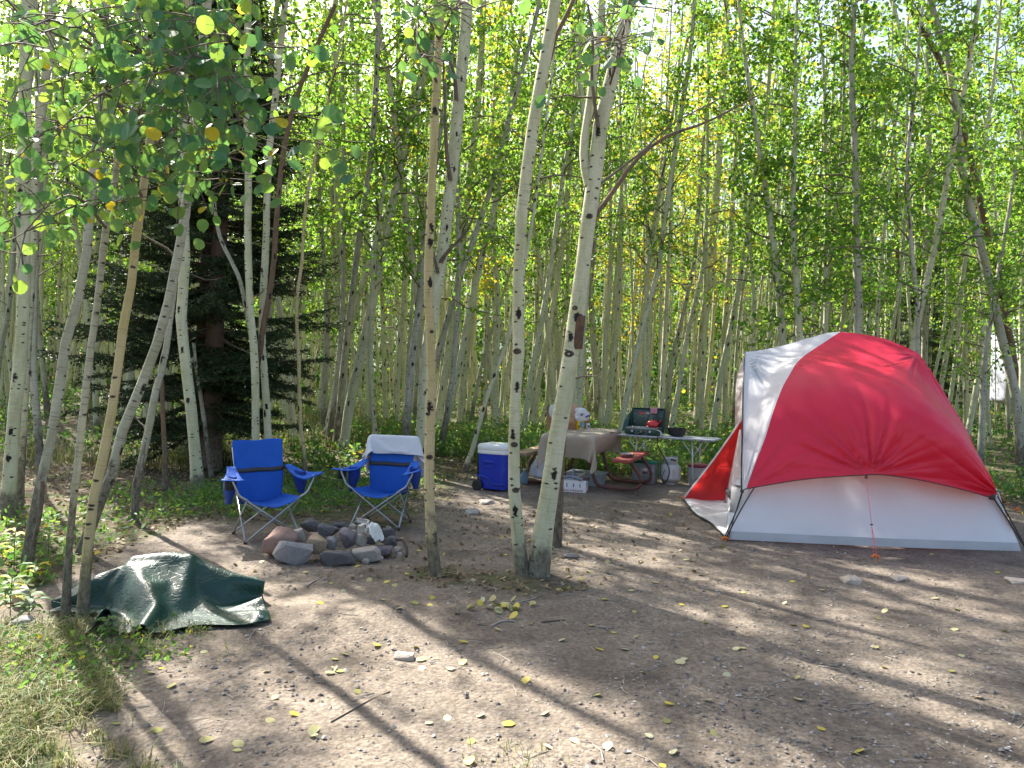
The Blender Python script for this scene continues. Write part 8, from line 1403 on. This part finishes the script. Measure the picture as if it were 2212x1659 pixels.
q = MB(); q.tube([tp3(sx_+.24, -.2, .80), tp3(sx_+.27, -.26, .81), tp3(sx_+.33, -.29, .79), tp3(sx_+.335, -.30, .70)], .010, 8, 14); q.build('steel_regulator', pm('bright_steel', (.6, .6, .6), (.5, .5, .5), 20, .25, metal=.9), hs)
c = gnd(1396, 1045); o = empty('storage_bin', 'clear storage bin with green lid under the folding table', 'bin', (c.x, c.y+.1, gz(c.x, c.y)), fz)
def bin_(w, d, h, tp):
    def f(u, v):
        a = u*2*PI; r = (abs(math.cos(a))**8+abs(math.sin(a))**8)**(-1/8); k = 1-tp*(1-v); return Vector((math.cos(a)*r*w/2*k, math.sin(a)*r*d/2*k, .004+h*v))
    return f
q = MB(); q.grid(bin_(.37, .30, .30, .10), 65, 8); q.box((0, 0, .012), (.31, .25, .008)); q.build('body', CLB, o, angle=50)
q = MB(); q.box((0, 0, .315), (.40, .33, .026), 0, .010); q.box((0, 0, .332), (.34, .27, .016), 0, .006); q.build('lid', pm('green_lid', (.02, .27, .17), (.016, .22, .14), 6, .4, transl=.2), o)
q = MB(); q.box((.02, -.1455, .175), (.115, .002, .125), .0); q.build('picture_label', pm('card_white', (.75, .75, .75)), o)
q = MB(); q.box((.04, -.1475, .165), (.075, .002, .045), 0, 0, Matrix.Translation((.0, 0, -.0)) ); q.build('label_picture', pm('slate_print', (.12, .15, .16), (.3, .08, .1), 20), o)
q = MB(); q.box((.125, -.1475, .18), (.075, .002, .09)); q.lathe([(.013, 0), (.012, .002)], 14, Matrix.Translation((.12, -.149, .20)) @ Matrix.Rotation(PI/2, 4, 'X')); q.build('square_label', pm('card_pale', (.7, .7, .7), (.6, .6, .6), 20), o)
q = MB(); q.box((-.10, 0, .12), (.10, .22, .20), .1, .01); q.box((.08, 0, .07), (.16, .22, .11), 0, .01); q.build('contents', pm('pale_contents', (.6, .6, .62), (.35, .4, .45), 12, .7), o)
c = gnd(1512, 1052); o = empty('bucket', 'grey bucket with crimson lid half hidden by the red tent flap', 'bucket', (c.x, c.y+.14, gz(c.x, c.y)))
q = MB(); q.lathe([(.125, 0), (.130, .01), (.150, .26), (.156, .262), (.156, .28), (.150, .282)], 32); q.build('body', pm('grey_tub', (.42, .44, .45), (.38, .40, .41), 8, .45), o, angle=50)
q = MB(); q.lathe([(.158, .280), (.162, .285), (.160, .318), (.150, .322)], 32); q.build('lid', pm('crimson_lid', (.25, .02, .07), (.21, .018, .06), 8, .45), o, angle=50)
q = MB(); q.box((-.03, -.1425, .12), (.08, .004, .018)); q.build('print', pm('dull_red_print', (.4, .12, .1)), o)

# ---------------------------------------------------------------- trailer glimpsed far off at the right edge
t_ = at(2190, 700, 26); o = empty('camper_van', 'pale camper glimpsed through the trunks at the far right', 'camper', (t_.x+2.1, 26, gz(t_.x, 26)), .1)
q = MB(); q.box((0, 0, 2.15), (4.6, 2.2, 3.0), 0, .18); q.build('body', pm('pale_camper_paint', (.45, .47, .55), (.42, .44, .52), 3, .35), o)
q = MB(); q.box((-.9, -1.105, 2.6), (1.1, .03, .7), 0, .01); q.build('window', pm('dark_window', (.03, .035, .04), None, 4, .1), o)
q = MB(); q.box((0, -1.103, 1.15), (4.4, .03, .30), 0, .01); q.build('red_stripe', pm('red_stripe_paint', (.45, .06, .05)), o)
for x in (-1.3, 1.3):
    q = MB(); q.lathe([(.36, -.1), (.38, 0), (.36, .1), (.2, .11), (.001, .1)], 24, Matrix.Translation((x, -.95, .38)) @ Matrix.Rotation(PI/2, 4, 'X')); q.build('wheel', RUB, o)

# ---------------------------------------------------------------- leaves, pebbles and twigs on the ground
def scatter(n, xs, ys, fn, seed):
    r_ = np.random.default_rng(seed); x = r_.uniform(*xs, n); y = ys[0]+(ys[1]-ys[0])*r_.uniform(size=n); k = fn(x, y, r_); return x[k], y[k]
def flat_leaves(x, y, size, spread, z=.006, K=10):
    c = np.stack([x, y, gh(x, y)+z], 1); up = np.array([0, 0, 1.])+0*c
    return leaf_geo(c, size*rng.uniform(.7, 1.2, len(x)), K, up, spread, .82, 0, .12, .10)
px = rng.uniform(-60, 2270, 210); py = 1660-(1660-1120)*rng.uniform(size=210)**.75
P = np.array([gnd(a, b)[:] for a, b in zip(px, py)])
dn = np.array([(p[0]-a)**2+(p[1]-b)**2 for p in P for a, b in [(0, 0)]])
k = ~(((P[:, 0] < -1.3) & (P[:, 1] > 4.2) & (P[:, 1] < 5.6)) | ((P[:, 0] > 2.0) & (P[:, 1] > 7.2)))
P = P[k]
V1, F1 = flat_leaves(P[:, 0], P[:, 1], .050, .22)
cl_x = -.02+rng.normal(size=26)*.12; cl_y = 5.05+rng.normal(size=26)*.10; V2, F2 = flat_leaves(cl_x, cl_y, .055, .6, .02)
V = np.vstack([V1, V2]); 
YL = leaf_mat('fallen_leaf', [(.34, .33, .10), (.50, .46, .22), (.60, .58, .40)], [(.4, .38, .08), (.5, .45, .12), (.5, .5, .25)], yellow=(.62, .52, .09), tl=.15, gloss=.5)
stuff('fallen_leaves', V, np.arange(len(V)).reshape(-1, 10), YL, 'yellow and pale aspen leaves scattered over the bare dirt', 'fallen leaves', .2)
x, y = scatter(26000, (-7, 9), (3.4, 17), lambda x, y, r_: (forest_mask(x, y) > .35) & clear_of(x, y), 5)
x2, y2 = scatter(2600, (-3, 3.5), (5.6, 11), lambda x, y, r_: (r_.uniform(size=len(x)) < np.exp(-((x+.3)**2/3+(y-7.5)**2/5))) & clear_of(x, y), 6)
V, Fc = flat_leaves(np.concatenate([x, x2]), np.concatenate([y, y2]), .042, .7, .008, 6)
stuff('leaf_litter', V, Fc, LITTER, 'brown leaf litter under the trees and round the camp', 'leaf litter', .03)
def pebbles(n, seed):
    r_ = np.random.default_rng(seed); y = 2.6+9*r_.uniform(size=n)**1.6; x = r_.uniform(-.62, .74, n)*y
    k = (r_.uniform(size=n) < (.25+.9*np.exp(-((x-1.0-.15*y)**2)/1.1)+.5*(np.sin(x*2.3+y)+np.sin(y*3.1-x*1.4) > .9))) & (forest_mask(x, y) < .5)
    x, y = x[k], y[k]; n = len(x); s = .004+.009*r_.uniform(size=n)**4+.004*r_.uniform(size=n); a = r_.uniform(0, 2*PI, n)
    th = np.arange(5)/5*2*PI
    ring = np.stack([np.cos(a[:, None]+th)*r_.uniform(.7, 1.3, (n, 5)), np.sin(a[:, None]+th)*r_.uniform(.7, 1.3, (n, 5)), r_.uniform(-.1, .35, (n, 5))], -1)
    top = np.stack([r_.normal(size=n)*.2, r_.normal(size=n)*.2, r_.uniform(.5, .9, n)], -1)[:, None]
    V = np.concatenate([ring, top], 1)*s[:, None, None]; V += np.stack([x, y, gh(x, y)+.001], -1)[:, None]
    b = np.arange(n)[:, None, None]*6; f = np.array([[i, (i+1) % 5, 5] for i in range(5)])[None]
    return V.reshape(-1, 3), (b+f).reshape(-1, 3)
V, Fc = pebbles(15000, 8)
def peb_mat():
    t = NT('pebble'); r = t.n('NewGeometry').outputs['Random Per Island']
    t.set(t.b.inputs['Base Color'], t.ramp(r, [(0, (.09, .08, .075)), (.45, (.19, .17, .15)), (.8, (.27, .25, .23)), (1, (.42, .40, .38))])); t.b.inputs['Roughness'].default_value = .9; return t.m
stuff('gravel', V, Fc, peb_mat(), 'fine grey gravel strewn over the clearing', 'gravel')
def twig(label, pts, r, m=None):
    P = [gnd(*p) for p in pts]; P = [(p.x, p.y, gz(p.x, p.y)+r*.8) for p in P]; q = MB(); q.tube(P, r, 6, 14); return tag(q.build('twig', m or TWIG), label, 'twig', 'twigs lying on the dirt')
TWP = pm('pale_twig', (.40, .35, .29), (.30, .26, .21), 20, .9)
twig('long thin dark twig in the foreground dirt left of centre', [(715, 1562), (760, 1535), (800, 1512), (842, 1493)], .004)
twig('twig lying under the small heap of yellow leaves', [(1060, 1306), (1095, 1306), (1130, 1300), (1160, 1290)], .004, TWP)
twig('pale crooked twig in the dirt below the aspen pair', [(1062, 1356), (1085, 1346), (1110, 1345)], .006, TWP)
twig('brown twig lying right of the pale crooked one', [(1170, 1345), (1195, 1342), (1220, 1340)], .006)
twig('pale twig slanting in the middle of the dirt', [(1065, 1412), (1085, 1420), (1105, 1432)], .004, TWP)
twig('short pale twig left of the fire ring front', [(663, 1264), (675, 1256), (688, 1250)], .005, TWP)
twig('dark twig left of the fire ring on the sunlit mound', [(800, 1170), (806, 1190), (812, 1205)], .006)
r_ = np.random.default_rng(77); Vs = []; Qs = []; base = 0
for k in range(420):
    y = 2.7+8*r_.uniform()**1.4; x = r_.uniform(-.6, .7)*y; a = r_.uniform(0, PI); l = r_.uniform(.03, .16)
    if forest_mask(np.array(x), np.array(y)) > .6 and r_.uniform() < .5: continue
    p = np.array([[x, y, 0], [x+math.cos(a)*l*.5+r_.normal()*.01, y+math.sin(a)*l*.5+r_.normal()*.01, .004], [x+math.cos(a)*l, y+math.sin(a)*l, 0]]); p[:, 2] += gh(p[:, 0], p[:, 1])+.003
    v, q_, _ = tube_np(p, r_.uniform(.0012, .003), 4); Vs.append(v); Qs.append(q_+base); base += len(v)
stuff('twig_litter', np.vstack(Vs), np.vstack(Qs), TWP, 'short broken bits of twig strewn over the dirt', 'twig litter')
